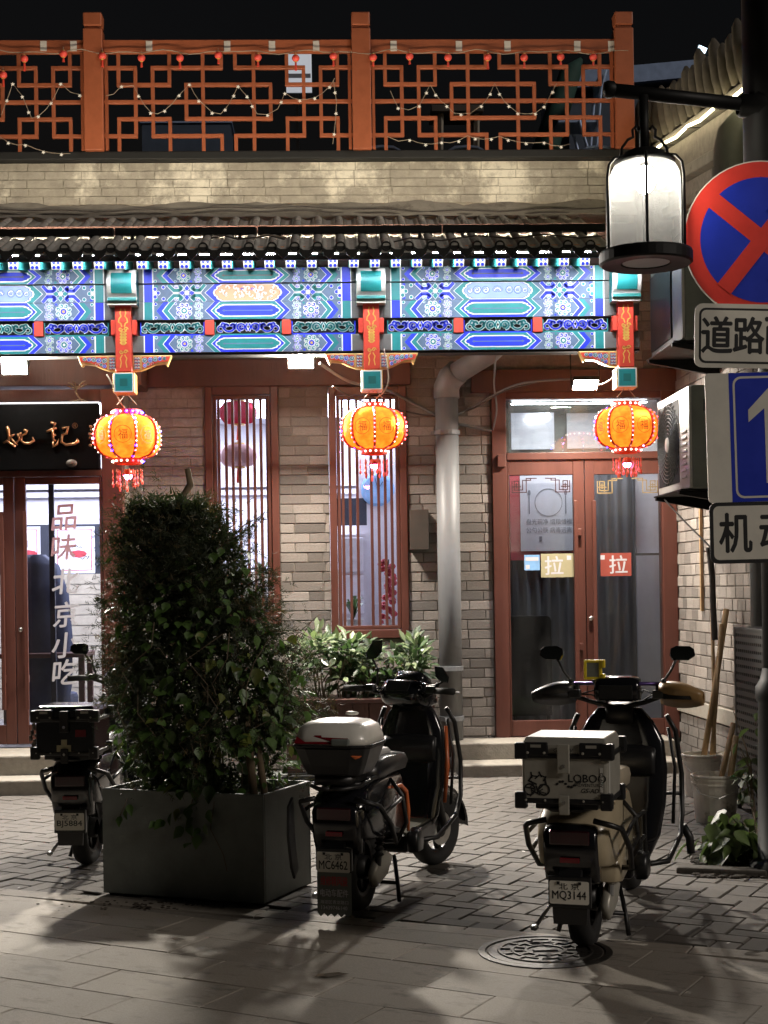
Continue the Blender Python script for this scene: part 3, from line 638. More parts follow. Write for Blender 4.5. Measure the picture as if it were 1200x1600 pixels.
def row1(p, hh, co, cm, ci, band, line=DK):
    p.P([(-146, -hh), (146, -hh), (146, hh), (-146, hh)], DK, 0); ends(p, hh, band)
    p.P(hexa(67, 53, hh), WH, 1); p.P(hexa(66, 52, hh), co, 2); p.P(hexa(58, 44, hh), WH, 3); p.P(hexa(56.5, 42.5, hh), cm, 4)
    p.P(carto(51.5, hh * .72), WH, 5); p.P(carto(49.5, hh * .60), DK, 6); p.P(carto(48.8, hh * .56), ci, 7)
    p.P([(-36, -1), (36, -1), (36, .6), (-36, .6)], line, 8); p.P([(-40, -.2), (-37, 1.6), (-34, -.2), (-37, -2)], line, 9); p.P([(40, -.2), (37, -2), (34, -.2), (37, 1.6)], line, 9)
    for a, b, c, l in ((131, 142, co, 1), (122.5, 133.5, WH, 2), (121, 132, cm, 3), (113, 124, WH, 4), (112, 123, DK, 5)):
        for s_ in (1, -1):
            pts = [(s_ * 100, hh), (s_ * a, hh), (s_ * b, 0), (s_ * a, -hh), (s_ * 100, -hh)]
            p.P(pts if s_ < 0 else pts[::-1], c, l)
    for s_ in (1, -1):
        p.rosette(s_ * 99, 0, hh * 1.0, co, cm, GO if co == TE else WH, 6)
        for v in (hh * .52, -hh * .52): p.rosette(s_ * 76.5, v, hh * .56, cm, co, WH, 6, 7)
        for v in (1, -1):
            p.disc(s_ * 143, v * (hh - 3), 2.6, WH, 6, 8); p.disc(s_ * 143, v * (hh - 3), 2.0, co, 7, 8); p.disc(s_ * 87.5, v * (hh - 2.4), 2.0, cm, 6, 7); p.disc(s_ * 112, v * (hh - 2.6), 2.0, WH, 6, 7); p.disc(s_ * 112, v * (hh - 2.6), 1.4, co, 7, 7)
def rowc(p, hh, co, cm, fill, band, rnd):
    p.P([(-146, -hh), (146, -hh), (146, hh), (-146, hh)], DK, 0); ends(p, hh, band)
    p.P(hexa(67, 52, hh), WH, 1); p.P(hexa(66, 51, hh), co, 2); p.P(carto(54, hh * .98), WH, 3); p.P(carto(51.5, hh * .90), BL if fill == SK else RD, 4); p.P(carto(50.6, hh * .86), fill, 5)
    if fill == OR:
        for i in range(46):
            u = rnd.uniform(-44, 44); v = rnd.uniform(-hh * .62, hh * .62)
            if rnd.random() < .55: p.spiral(u, v, rnd.uniform(3, 5), rnd.uniform(0, 6), rnd.uniform(.5, .9), 1.9, WH, 6, rnd.choice((1, -1)), 7)
            else: p.disc(u, v, rnd.uniform(1.4, 2.8), WH, 6, 7)
        for u in (-9, 7): p.spiral(u, 5, 2.6, 0, .8, 1.2, BL, 8, 1, 6)
    else:
        for r_ in range(3):
            for i in range(-2, 3):
                a = R(90 + i * 28); q = 8 - r_ * 2
                p.disc(q * .8 * math.cos(a), -3 + q * math.sin(a), 2.7 - .4 * r_, BL, 6 + 2 * r_, 8); p.disc(q * .8 * math.cos(a), -3 + q * math.sin(a), 2.2 - .4 * r_, WH if r_ == 1 else SK, 7 + 2 * r_, 8)
        for s_ in (1, -1):
            for u, v, r_ in ((18, 1, 6), (31, 1, 6.5), (42, 0, 4.5)):
                p.disc(s_ * u, v, r_, BL, 6, 10); p.disc(s_ * u, v, r_ * .88, SK, 7, 10); p.spiral(s_ * u, v, r_ * .75, 1, 1.2, 1.3, WH, 8, s_, 9); p.spiral(s_ * u, v, r_ * .5, 3, 1.0, .8, BL, 9, s_, 8)
    for s_ in (1, -1):
        for v in (1, -1):
            for pts in ([(67, hh - 1.5), (74, 4.2), (83, 4.2), (86.5, 7.5), (83, 10.6)], [(123, hh - 1.5), (115, 4.2), (106, 4.2), (102.5, 7.5), (106, 10.6)]):
                pp = [(s_ * a_, v * b_) for a_, b_ in pts]
                p.stroke(pp, 6.6, WH, 1); p.stroke(pp, 5.2, cm, 2)
            for u in (78, 111):
                p.disc(s_ * u, v * 9.6, 3.3, WH, 3, 9); p.disc(s_ * u, v * 9.6, 2.6, co, 4, 9); p.spiral(s_ * u, v * 9.6, 1.9, 0, 1, .8, WH, 5, 1, 6)
            p.disc(s_ * 131, v * 9, 3.2, WH, 3, 9); p.disc(s_ * 131, v * 9, 2.5, co, 4, 9); p.disc(s_ * 142, v * 10, 2.4, cm, 4, 8)
        p.stroke([(s_ * 104, 0), (s_ * 116, 0)], .9, WH, 4); p.stroke([(s_ * 72, 0), (s_ * 85, 0)], .9, WH, 4)
        for a in range(4):
            du, dv = math.cos(a * math.pi / 2), math.sin(a * math.pi / 2)
            for r_, c, l in ((4.6, WH, 5), (3.8, co, 6)):
                p.P([(s_ * 94.5 + du * 2 , dv * 2), (s_ * 94.5 + du * 7 - dv * r_, dv * 7 + du * r_), (s_ * 94.5 + du * (7 + r_ * 1.35), dv * (7 + r_ * 1.35)), (s_ * 94.5 + du * 7 + dv * r_, dv * 7 - du * r_)], c, l)
        p.disc(s_ * 94.5, 0, 3.6, WH, 7, 10)
        for du, dv in ((-6, 0), (0, 6), (0, -6)):
            p.disc(s_ * 144 + s_ * du * .8, dv, 3.6, WH, 5, 8); p.disc(s_ * 144 + s_ * du * .8, dv, 2.9, co, 6, 8)
        p.disc(s_ * 143.6, 0, 2.6, WH, 7, 8)
zA1, zA0, zB0, zC0, zF0, zD0 = [at(232, y, YB).z for y in (420.5, 444.6, 473, 501, 525, 552)]
kpx = YB / FPX
PXS = [at(p, 530, YB).x for p in (195, 580, 975)]
PXS = [PXS[0] - (PXS[1] - PXS[0])] + PXS
XBr = PXS[3] + .12
def beam(name, z0, z1, y):
    q = MB(); q.box(PXS[0] - .6, XBr, y, YB + .14, z0 + .0015, z1 - .0015); return q.build(name, K['grey'], bld, bevel=.006)
bA = beam('eave_purlin', zA0, zA1, YB - .030); bB = beam('upper_beam', zB0, zA0, YB - .012); bC = beam('middle_beam', zC0, zB0, YB - .020); bD = beam('lower_beam', zD0, zF0, YB - .016)
q = MB(); q.box(PXS[0] - .6, XBr, YB + .05, YB + .10, zF0, zC0); fr_back = q.build('frieze_board', K['bluegrey'], bld)
q = MB(); q.box(PXS[0] - .6, XBr, YB + .045, YB + .07, zA1 - .02, zA1 + .34); q.build('infill_board', K['wood2'], bld)  # unseen board added to stop strip light reaching the wall behind
q = MB(); q.box(PXS[0] - .6, XBr, YB - .004, YB + .14, zD0 - .018, zD0 - .0005); q.build('beam_underside', K['hole'], bld)  # underside coloured near black to hold back the floodlight's glare
rnd = random.Random(5)
bays = []
for b in range(3):
    xc = (PXS[b] + PXS[b + 1]) / 2; k = (PXS[b + 1] - PXS[b]) / 385.0
    odd = b == 1
    X_, Y_ = (TE, BL) if odd else (BL, TE)       # bay colours swap
    p = Paint(xc, (zA0 + zA1) / 2, k, YB - .030); row1(p, (zA1 - zA0) / 2 / k - .4, X_, Y_, X_, Y_, GY); p.mb.build('painting', PMATS, bA)
    p = Paint(xc, (zB0 + zA0) / 2, k, YB - .012); rowc(p, (zA0 - zB0) / 2 / k - .4, Y_, X_, OR if odd else SK, Y_, rnd); p.mb.build('painting', PMATS, bB)
    p = Paint(xc, (zC0 + zB0) / 2, k, YB - .020); row1(p, (zB0 - zC0) / 2 / k - .4, Y_, X_, Y_, X_); p.mb.build('painting', PMATS, bC)
    p = Paint(xc, (zD0 + zF0) / 2, k, YB - .016); row1(p, (zF0 - zD0) / 2 / k - .4, X_, Y_, X_, Y_); p.mb.build('painting', PMATS, bD)
    # carved frieze: red blocks and three scrollwork panels
    hz = (zC0 + zF0) / 2; hh = (zC0 - zF0) / 2
    for u in (-60, 60):
        q = MB(); q.box(xc + (u - 7) * k, xc + (u + 7) * k, YB - .028, YB + .05, zF0 + .001, zC0 - .004); q.build('frieze_block', K['red'], bld, bevel=.003)
    for n_, u in enumerate((-118, 0, 118)):
        col = ((TE, BL, TE) if odd else (BL, TE, BL))[n_]; oth = BL if col == TE else TE
        w = 52 if n_ == 1 else 50
        p = Paint(xc + u * k, hz, k, YB - .002); H = hh / k
        for fr in ([(-w, -H), (w, -H), (w, -H + 2.2), (-w, -H + 2.2)], [(-w, -H), (-w + 1.6, -H), (-w + 1.6, H - 3), (-w, H - 3)], [(w - 1.6, -H), (w, -H), (w, H - 3), (w - 1.6, H - 3)]): p.P(fr, oth, 8)
        def scroll(pts, wd):
            for s_ in (1, -1):
                pp = [(s_ * a, b) for a, b in pts]
                p.stroke(pp, wd * 1.45 + 2.2, WH, 4); p.stroke(pp, wd * 1.35, col, 9)
        arc = lambda cu, cv, r, a0, a1, n=8: [(cu + r * math.cos(R(a0 + (a1 - a0) * i / n)), cv + r * math.sin(R(a0 + (a1 - a0) * i / n))) for i in range(n + 1)]
        scroll(arc(11, 0, 6.0, 200, -80), 1.6); scroll(arc(10.5, -.5, 2.6, 90, -180), 1.8)
        scroll(arc(30, 3, 9.5, 195, 350), 1.7); scroll(arc(24, 2.5, 2.8, 0, 250), 2.4); scroll(arc(34, 2.2, 3.0, 180, -60), 2.2)
        scroll(arc(43, -2, 4.2, 140, -120), 1.5); scroll([(1.5, 6), (4, 1), (1.5, -5)], 1.6); scroll([(36, 5.5), (40, 7), (42, 4)], 2.0); scroll([(18, 6.5), (20, 3), (21, -3)], 1.4)
        p.mb.build('carved_frieze_panel', PMATS, bld)
# hanging posts, beam heads and brackets
for n_, X in enumerate(PXS):
    k = kpx
    zt, zb = at(580, 474, YB).z, at(580, 580, YB).z
    q = MB(); q.box(X - .062, X + .062, YB - .085, YB + .06, zb, zt); po = q.build('hanging_post', K['red'], bld, bevel=.008)
    q = MB(); q.box(X - .098, X + .098, YB - .052, YB + .05, zF0 + .002, zC0 - .002); q.build('post_collar', K['red'], po, bevel=.004)
    p = Paint(X, (zt + zb) / 2, k, YB - .085)
    for s_ in (1, -1):
        p.stroke([(s_ * 3, 44), (s_ * 4.5, 38), (s_ * 3, 33), (s_ * 6, 29), (s_ * 7, 24), (s_ * 3.5, 22), (s_ * 2, 17)], 1.9, GO, 1)
        p.spiral(s_ * 4, 13, 3.6, 0, 1.1, 1.6, GO, 1, s_, 8); p.spiral(s_ * 3.5, -22, 3.4, 0, 1.1, 1.5, GO, 1, s_, 8)
        p.stroke([(s_ * 2, -27), (s_ * 5, -32), (s_ * 3.5, -38), (s_ * 5, -46)], 1.6, GO, 1)
    for v in (8, 3.5, -1, -5.5, -10): p.disc(0, v, 4.6 - abs(v + 1) * .12, GO, 1, 9, .5); p.disc(3.6, v + 2, 1.8, GO, 1, 7); p.disc(-3.6, v + 2, 1.8, GO, 1, 7); p.P([(-2, v - .4), (2, v - .4), (2, v + .4), (-2, v + .4)], RD, 2)
    p.mb.build('gilt_ornament', PMATS, po)
    # beam head: a block with a rounded cheek, banded underneath
    z1, z0 = at(580, 424, YB).z, at(580, 478, YB).z; hw = .112
    prof = []
    for i in range(9):
        t = i / 8; prof.append((YB - .045 - .125 * math.sin(math.pi * min(1, .18 + t * .62)), z1 - (z1 - z0) * .78 * t))
    prof += [(YB - .125, z0 + .045), (YB - .14, z0 + .03), (YB - .115, z0 + .018), (YB - .125, z0), (YB, z0), (YB, z1)]
    q = MB(); q.prismx(prof, X - hw, X + hw); he = q.build('beam_head', K['offwhite'], bld, bevel=.005)
    q = MB(); inset = hw - .034
    pf = prof[1:8]; q.add([(X - inset, y - .002, z) for y, z in pf] + [(X + inset, y - .002, z) for y, z in pf], [(i, i + 7, i + 8, i + 1) for i in range(6)]); q.build('painted_face', K['teal'], he, smooth=True)
    q = MB(); q.add([(X - hw + .004, y - .0022, z) for y, z in prof[8:12]] + [(X + hw - .004, y - .0022, z) for y, z in prof[8:12]], [(i, i + 4, i + 5, i + 1) for i in range(3)]); q.build('dark_band', K['dteal'], he)
    for s_ in (1, -1):
        q = MB(); q.add([(X + s_ * (hw + .001), y + (0.02 if i < 12 else -.02), z) for i, (y, z) in enumerate(prof)], [tuple(range(len(prof)))]); q.build('side_face', K['teal'], he)
    # square drop block under the post
    z1, z0 = zb - .004, at(580, 612, YB).z; hw = (z1 - z0) / 2 + .004; cz = (z0 + z1) / 2
    q = MB(); q.box(X - hw, X + hw, YB - .10, YB + .075, z0, z1); dbk = q.build('drop_block', K['ochre'], bld, bevel=.006)
    for lay, (s2, mt) in enumerate(((.90, 'white'), (.80, 'teal'), (.36, 'dteal'))):
        h2 = hw * s2; q = MB(); q.add([(X - h2, YB - .1008 - .0008 * lay, cz - h2), (X + h2, YB - .1008 - .0008 * lay, cz - h2), (X + h2, YB - .1008 - .0008 * lay, cz + h2), (X - h2, YB - .1008 - .0008 * lay, cz + h2)], [(0, 1, 2, 3)])
        xx = X - hw - .0008 * (lay + 1); d2 = .087 * s2; q.add([(xx, YB - .012 + d2, cz - h2), (xx, YB - .012 - d2, cz - h2), (xx, YB - .012 - d2, cz + h2), (xx, YB - .012 + d2, cz + h2)], [(0, 1, 2, 3)])
        q.build('painted_square', K[mt], dbk)
    # carved brackets
    for s_ in (1, -1):
        if n_ == 3 and s_ == 1: continue
        zt2 = zD0 - .02; L = .36; H = .125
        out = [(.062, 0), (L, 0), (L - .035, -.085), (L - .055, -.065), (L - .13, -.072), (L - .19, -.100), (L - .24, -.118), (.062, -.122)]
        q = MB(); pts = [(X + s_ * u, zt2 + v) for u, v in out]; q.prism(pts if s_ < 0 else pts[::-1], YB - .03, YB + .03); br = q.build('carved_bracket', K['ochre'], bld, bevel=.004)
        p = Paint(X + s_ * .062, zt2, .001, YB - .034)
        inn = [(12, -12), (55, -12), (55, -108), (12, -108)]; inn2 = [(72, -12), (285, -12), (268, -48), (190, -55), (130, -85), (72, -106)]
        for pl2 in (inn, inn2):
            pts = [(s_ * u, v) for u, v in pl2]; p.P(pts if s_ < 0 else pts[::-1], RD, 0)
        for u, v, r_, c in ((92, -40, 22, TE), (92, -82, 16, BL), (135, -38, 22, BL), (172, -32, 20, TE), (208, -30, 17, BL), (242, -27, 15, TE), (150, -66, 11, RD), (118, -70, 13, TE)):
            p.disc(s_ * u, v, r_, DK, 1, 9); p.spiral(s_ * u, v, r_ * .85, 1, 1.2, 10, WH, 2, s_, 9); p.spiral(s_ * u, v, r_ * .8, 1, 1.1, 6.5, c, 3, s_, 9)
        for v in (-26, -50, -74, -96):
            for u in (22, 44): p.disc(s_ * u, v, 12, DK, 1, 8); p.spiral(s_ * u, v, 10, 0, .6, 5, WH, 2, s_, 7)
        p.mb.build('carving', PMATS, br)
# slim unseen strip added to brighten the painted rafter ends
q = MB(); q.add([(XLr, YE + .0625, ez - .096), (XRr, YE + .0625, ez - .096), (XRr, YE + .0625, ez - .080), (XLr, YE + .0625, ez - .080)], [(3, 2, 1, 0)]); tag(q.build('rafter_light_strip', GL['endled']), 'thin glowing strip behind the eave board lighting the white rafter ends', 'strip light')
# hidden strip lights of the eave
for b in range(3):
    x0, x1 = PXS[b] + .05, PXS[b + 1] - .05
    o = thing('eave_strip_light', 'slim white strip light tucked behind the drip tiles of the painted eave', 'strip light', ((x0 + x1) / 2, YE + .075, ez - .12), group='strip lights under the eave')
    q = MB(); q.box(x0, x1, 10.985, 11.025, ez - .034, ez - .012); q.build('housing', K['blackpaint'], o)
    q = MB(); z = ez - .0355; q.add([(x0, 10.99, z), (x1, 10.99, z), (x1, 11.02, z), (x0, 11.02, z)], [(3, 2, 1, 0)]); q.build('led_strip', GL['beamled'], o)
# ============================================================ WINDOWS AND DOORS
def framebox(q, x0, x1, z0, z1, w, y0, y1, wt=None, wb=None):
    wt = w if wt is None else wt; wb = w if wb is None else wb
    q.box(x0, x0 + w, y0, y1, z0, z1); q.box(x1 - w, x1, y0, y1, z0, z1)
    q.box(x0 + w, x1 - w, y0 + .001, y1 - .001, z1 - wt, z1); q.box(x0 + w, x1 - w, y0 + .001, y1 - .001, z0, z0 + wb)
def window(r_, slat_px, ymid):
    x0, x1, z0, z1 = r_
    q = MB(); framebox(q, x0 + .002, x1 - .002, z0 + .002, z1 - .002, .062, YW - .035, YW + .10, .07, .075); wo_ = q.build('window', K['wood'], bld, bevel=.006)
    q = MB(); framebox(q, x0 + .066, x1 - .066, z0 + .080, z1 - .075, .03, YW - .012, YW + .07); q.build('inner_frame', K['wood'], wo_, bevel=.004)
    for i_, px in enumerate(slat_px):
        X = at(px, ymid, YW).x
        q = MB(); q.box(X - .012, X + .012, YW + .01, YW + .05, z0 + .09, z1 - .085); q.build('slat', K['wood'], wo_, bevel=.003)
    q = MB(); q.box(x0 + .05, x1 - .05, YW + .085, YW + .091, z0 + .05, z1 - .05); q.build('pane', GL['win'], wo_)
    return wo_
window(w1, (343, 354.5, 365, 375.8, 388, 398.6, 409, 419), 790)
window(w2, (536.5, 547.5, 559, 581, 592, 602.5, 612.5), 800)
# lintels
r_ = rect(231, 562, 641, 604, YW); q = MB(); q.box(r_[0], r_[1], YW - .055, YW, r_[2], r_[3]); q.build('lintel', K['wood2'], bld, bevel=.006)
r_ = rect(-150, 558, 231, 604, LD_Y); q = MB(); q.box(LDx0 - .1, r_[1] - .05, LD_Y - .04, YW, r_[2], r_[3]); q.build('lintel', K['wood2'], bld, bevel=.006)
r_ = rect(735, 578, 1060, 613, YW); q = MB(); q.box(r_[0], r_[1] - .004, YW - .06, YW, r_[2], r_[3]); q.build('lintel', K['wood2'], bld, bevel=.006)
# right entrance
x0, x1, z0, z1 = dr; yd = YW
q = MB(); x1 -= .004; wz = at(900, 707, YW).z
q.box(x0 + .003, x0 + .125, yd - .045, yd + .12, .205, z1 - .002); q.box(x1 - .125, x1, yd - .045, yd + .12, .205, z1 - .002)
q.box(x0 + .126, x1 - .126, yd - .044, yd + .119, z1 - .062, z1 - .003); q.box(x0 + .126, x1 - .126, yd - .050, yd + .119, wz - .062, wz)
q.box(x0 + .126, x1 - .126, yd - .03, yd + .12, .205, .235)
dfr = q.build('door_frame', K['wood'], bld, bevel=.006)
q = MB(); q.box(x0 + .124, x1 - .124, yd + .04, yd + .046, wz - .01, z1 - .05); q.build('transom_pane', GL['dirty'], dfr)
for px in (783, 1040):
    r2 = rect(px - 6, 711, px + 6, 730, yd - .05); q = MB(); q.box(r2[0], r2[1], yd - .085, yd - .045, r2[2], r2[3]); q.build('hinge_cover', K['wood'], dfr, bevel=.004)
xm = at(915, 930, yd).x
zd1 = wz - .064
def leaf(xa, xb, ga, gb, hside, name='door_leaf'):
    gz1, gz0 = at(900, 742, yd).z, at(900, 1124, yd).z
    q = MB(); q.box(xa, ga, yd - .030, yd + .020, .238, zd1); q.box(gb, xb, yd - .030, yd + .020, .238, zd1)
    q.box(ga, gb, yd - .029, yd + .019, gz1, zd1 - .001); q.box(ga, gb, yd - .029, yd + .019, .239, gz0)
    lf = q.build(name, K['wood'], bld, bevel=.005)
    q = MB(); q.box(ga - .01, gb + .01, yd - .008, yd - .002, gz0 - .01, gz1 + .01); q.build('pane', GL['win'], lf)
    hx = gb + .012 if hside > 0 else ga - .012
    za, zb = at(905, 1075, yd).z, at(905, 783, yd).z
    q = MB(); q.box(hx - .016, hx + .016, yd - .085, yd - .055, za, zb)
    for z in (at(905, 832, yd).z, at(905, 1010, yd).z): q.box(hx - (.016 if hside < 0 else .016) , hx + .016, yd - .056, yd - .029, z - .035, z + .035); q.box(hx - .015 if hside < 0 else hx, hx if hside < 0 else hx + .05, yd - .075, yd - .03, z - .03, z + .03)
    q.build('pull_handle', K['wood'], lf, bevel=.004)
    return lf
ga, gb = at(797, 930, yd).x, at(897, 930, yd).x; gc, gd = at(930, 930, yd).x, at(1034, 930, yd).x
lfA = leaf(x0 + .127, xm - .003, ga, gb, 1); lfB = leaf(xm + .003, x1 - .127, gc, gd, -1)
q = MB(); c = at(923, 966, yd - .03); q.lathe([(.0001, -.03), (.018, -.03), (.02, -.02), (.012, -.014), (.012, 0)], c, 12, axis='y'); q.build('door_knob', K['metal'], lfB, smooth=True)
# film ornament and stickers on the glass (flat prints on the pane)
def fret(xa, xb, z1, u, mt, par):
    y = yd - .0095
    for s_, xo in ((1, xa), (-1, xb)):
        q = MB()
        g = lambda a, b, c, d: q.box(min(xo + s_ * a * u, xo + s_ * b * u), max(xo + s_ * a * u, xo + s_ * b * u), y - .0006, y, z1 - d * u, z1 - c * u)
        for a, b, c, d in ((1, 1.5, 2, 8.5), (1, 6, 5, 5.5), (2, 5, 2, 2.5), (4.6, 5.1, 2, 7.6), (2.2, 2.7, 2, 7), (2.2, 7, 6.7, 7.2), (1, 9, 8, 8.5), (6.6, 7.1, 1.8, 7.2), (6.6, 11, 1.6, 2.1), (8.6, 9.1, .8, 8.5), (8.6, 14.5, .6, 1.1), (11, 11.5, .6, 2.1), (3.4, 3.9, 3.2, 6.2), (2.2, 5, 4, 4.4)): g(a, b, c, d)
        q.build('window_film', mt, par)
fret(ga + .01, gb - .005, at(850, 745, yd).z, .0158, K['darkfilm'], lfA)
fret(gc + .01, gd - .005, at(980, 745, yd).z, .0165, K['goldfilm'], lfB)
def sticker(px0, py0, px1, py1, bg, parent, name, mats):
    r2 = rect(px0, py0, px1, py1, yd); q = MB(); q.m(0).box(r2[0], r2[1], yd - .0115, yd - .0102, r2[2], r2[3]); return q, r2
for lf_, pr, mt in ((lfA, (845, 865, 896, 902), 'olive'), (lfB, (938, 864, 986, 900), 'redfilm')):
    r2 = rect(*pr, yd); q = MB(); q.m(0).box(r2[0], r2[1], yd - .0115, yd - .0102, r2[2], r2[3])
    w_ = r2[1] - r2[0]; cx = r2[0] + w_ * (.40 if lf_ is lfA else .58)
    q.m(1).text('拉', cx, (r2[2] + r2[3]) / 2, (r2[3] - r2[2]) * .78, yd - .0122, .018)
    sx = r2[1] - w_ * .14 if lf_ is lfA else r2[0] + w_ * .07
    q.box(sx - .018, sx + .018, yd - .0122, yd - .0119, r2[3] - .055, r2[3] - .018)
    q.build('pull_sticker', [K[mt], K['frosted']], lf_)
r2 = rect(819, 867, 843, 891, yd); q = MB(); q.m(0).box(r2[0], r2[1], yd - .0112, yd - .0102, r2[2], r2[3]); q.m(1).box(r2[0] + .01, r2[1] - .01, yd - .0116, yd - .0113, r2[3] - .05, r2[3] - .02); q.box(r2[0] + .012, r2[0] + .045, yd - .0116, yd - .0113, r2[2] + .012, r2[2] + .045)
q.build('blue_notice', [K['bluefilm'], K['frosted']], lfA)
# left entrance
yl = LD_Y
zs = .27
q = MB(); xe = at(178, 950, yl).x; xf = LDx0 + .05
q.box(at(163, 950, yl).x, xe + .09, yl - .03, YW + .12, zs, 3.15); q.box(xf, xf + .12, yl - .03, YW + .12, zs, 3.15)
q.box(xf + .12, at(163, 950, yl).x, yl - .029, yl + .12, at(60, 757, yl).z + .06, at(60, 733, yl).z); q.box(xf + .12, at(163, 950, yl).x, yl - .02, yl + .12, at(60, 628, yl).z, 3.15)
dfl = q.build('door_frame', K['wood'], bld, bevel=.006)
q = MB(); q.box(xe + .091, YW and LDx1 + .12, yl + .1, YW, 0, 3.2); q.build('wall_return', K['mortar'], bld)
def lleaf(xa, xb, ga, gb, hx):
    gz1, gz0 = at(60, 757, yl).z, at(60, 1132, yl).z
    q = MB(); q.box(xa, ga, yl - .022, yl + .03, zs + .02, gz1 + .058); q.box(gb, xb, yl - .022, yl + .03, zs + .02, gz1 + .058); q.box(ga, gb, yl - .021, yl + .029, gz1, gz1 + .057); q.box(ga, gb, yl - .021, yl + .029, zs + .021, gz0)
    lf = q.build('door_leaf', K['wood'], bld, bevel=.005)
    q = MB(); q.box(ga - .01, gb + .01, yl, yl + .006, gz0 - .01, gz1 + .01); q.build('pane', GL['win'], lf)
    q = MB(); q.box(hx - .016, hx + .016, yl - .075, yl - .05, at(40, 1108, yl).z, at(40, 800, yl).z)
    for py in (850, 1060): z = at(40, py, yl).z; q.box(hx - .015, hx + .015, yl - .052, yl - .0215, z - .03, z + .03)
    q.build('pull_handle', K['wood'], lf, bevel=.004); return lf
xmid = at(25, 950, yl).x
lL = lleaf(xmid + .003, at(162, 950, yl).x, at(43, 950, yl).x, at(158, 950, yl).x, at(42, 950, yl).x + .005)
wd = at(162, 950, yl).x - xmid
lleaf(xmid - wd, xmid - .003, xmid - wd + .05, at(8, 950, yl).x, at(7, 950, yl).x)
q = MB(); c = at(33, 984, yl - .022); q.lathe([(.0001, -.03), (.016, -.03), (.018, -.02), (.010, -.014), (.010, 0)], c, 12, axis='y'); q.build('door_knob', K['metal'], lL, smooth=True)
q = MB()
for ch, py, px, mi in (('品', 808, 101, 1), ('味', 855, 100, 1), ('北', 908, 103, 0), ('京', 960, 103, 0), ('小', 1008, 102, 0), ('吃', 1050, 102, 0)):
    c = at(px, py, yl); q.m(mi).text(ch, c.x, c.z, .20, yl - .0025, .02, slant=.16, rot=.06)
q.build('lettering', [K['frosted'], K['pinkfilm']], lL)
# steps
def step(x0, x1, y0, y1, z, name='step'):
    n_ = max(1, int((x1 - x0) / 1.0)); so = []
    for i_ in range(n_):
        q = MB(); q.box(x0 + (x1 - x0) * i_ / n_ + .002, x0 + (x1 - x0) * (i_ + 1) / n_ - .002, y0, y1, -.02, z); q.build(name, K['stone'], bld, bevel=.012)
sx0, sx1 = at(712, 1200, 11.75).x, at(1073, 1205, 11.65).x
step(sx0 + .05, sx1 - .02, 11.65, 11.999, .098); step(sx0, sx1, 12.0, YW - .03, .232)
lx1 = at(150, 1200, 11.3).x
step(LDx0, lx1, 11.12, 11.429, .112); step(LDx0, lx1 - .05, 11.43, yl - .03, .262)

# ============================================================ INSIDE
room = thing('dining_room', 'bright lavender white dining room seen through the slatted windows', 'room', (0, 15.5, 0))
yb = 15.6
def part(name, mt, p, *boxes, bevel=0):
    q = MB()
    for b_ in boxes: q.box(*b_)
    return q.build(name, mt, p, bevel=bevel)
xpart = at(690, 800, YW).x
part('room_floor', K['infloor'], room, (-4.6, 2.8, YW + .12, yb, .02, .2)); part('room_ceiling', K['inwall'], room, (-4.6, 2.8, YW + .12, yb, 3.25, 3.32))
part('back_wall', K['inwall'], room, (-4.6, xpart, yb, yb + .1, .2, 3.3)); part('side_wall', K['inwall'], room, (-4.7, -4.6, YW + .2, yb, .2, 3.3)); part('partition', K['inwall'], room, (xpart - .06, xpart, YW + .25, yb, .2, 3.25))
z = at(60, 897, yb).z
part('wainscot', K['inbrick'], room, *[(-4.6, xpart - .07, yb - .03 - .006 * (i_ % 2), yb, .2 + i_ * (z - .2) / 14, .2 + (i_ + .93) * (z - .2) / 14) for i_ in range(14)])
part('poster_band', K['indark'], room, (-4.6, at(165, 850, yb).x, yb - .012, yb, at(60, 898, yb).z, at(60, 820, yb).z))
part('cornice', K['inwall'], room, (-4.6, xpart - .07, yb - .06, yb, at(60, 778, yb).z, at(60, 770, yb).z), (-4.6, xpart - .07, yb - .10, yb, at(60, 766, yb).z, at(60, 760, yb).z))
for px0, px1 in ((85, 148), (15, 63), (158, 215)):
    r2 = rect(px0, 823, px1, 896, yb - .03); o = MB(); o.m(0).box(r2[0], r2[1], yb - .032, yb - .013, r2[2], r2[3]); framebox(o.m(1), r2[0] + .03, r2[1] - .03, r2[2] + .03, r2[3] - .03, .008, yb - .034, yb - .0325)
    cx, cz = (r2[0] + r2[1]) / 2 + .04, (r2[2] + r2[3]) / 2 - .06
    o.m(2).add([(cx + .13 * math.cos(a * .5236), yb - .0335, cz + .055 * math.sin(a * .5236)) for a in range(12)], [tuple(range(12))])
    o.m(1).add([(cx + .09 * math.cos(a * .7854), yb - .0345, cz + .02 + .04 * math.sin(a * .7854)) for a in range(8)], [tuple(range(8))])
    tag(o.build('food_poster', [K['paper'], K['posterred'], K['frosted']]), 'white framed food poster with a plate of snacks on the dark wall band', 'poster', 'framed food posters inside')
for px0, px1, Y in ((60, 175, 13.9), (395, 428, 13.0), (530, 575, 13.1), (330, 420, 15.0)):
    a, b = at(px0, 632, Y), at(px1, 632, Y)
    q = MB(); q.box(a.x, b.x, Y - .02, Y + .02, a.z - .03, a.z + .012); tl = q.build('tube_lamp', GL['tube']); tag(tl, 'glowing white tube lamp hung inside above the %s' % {60: 'left door', 395: 'first slatted window', 530: 'second slatted window', 330: 'back of the dining room'}[px0], 'tube lamp')
q = MB(); q.add([(-4, 13.2, 3.245), (1.0, 13.2, 3.245), (1.0, 15, 3.245), (-4, 15, 3.245)], [(3, 2, 1, 0)]); q.build('ceiling_light_panel', GL['roomlamp'], room)
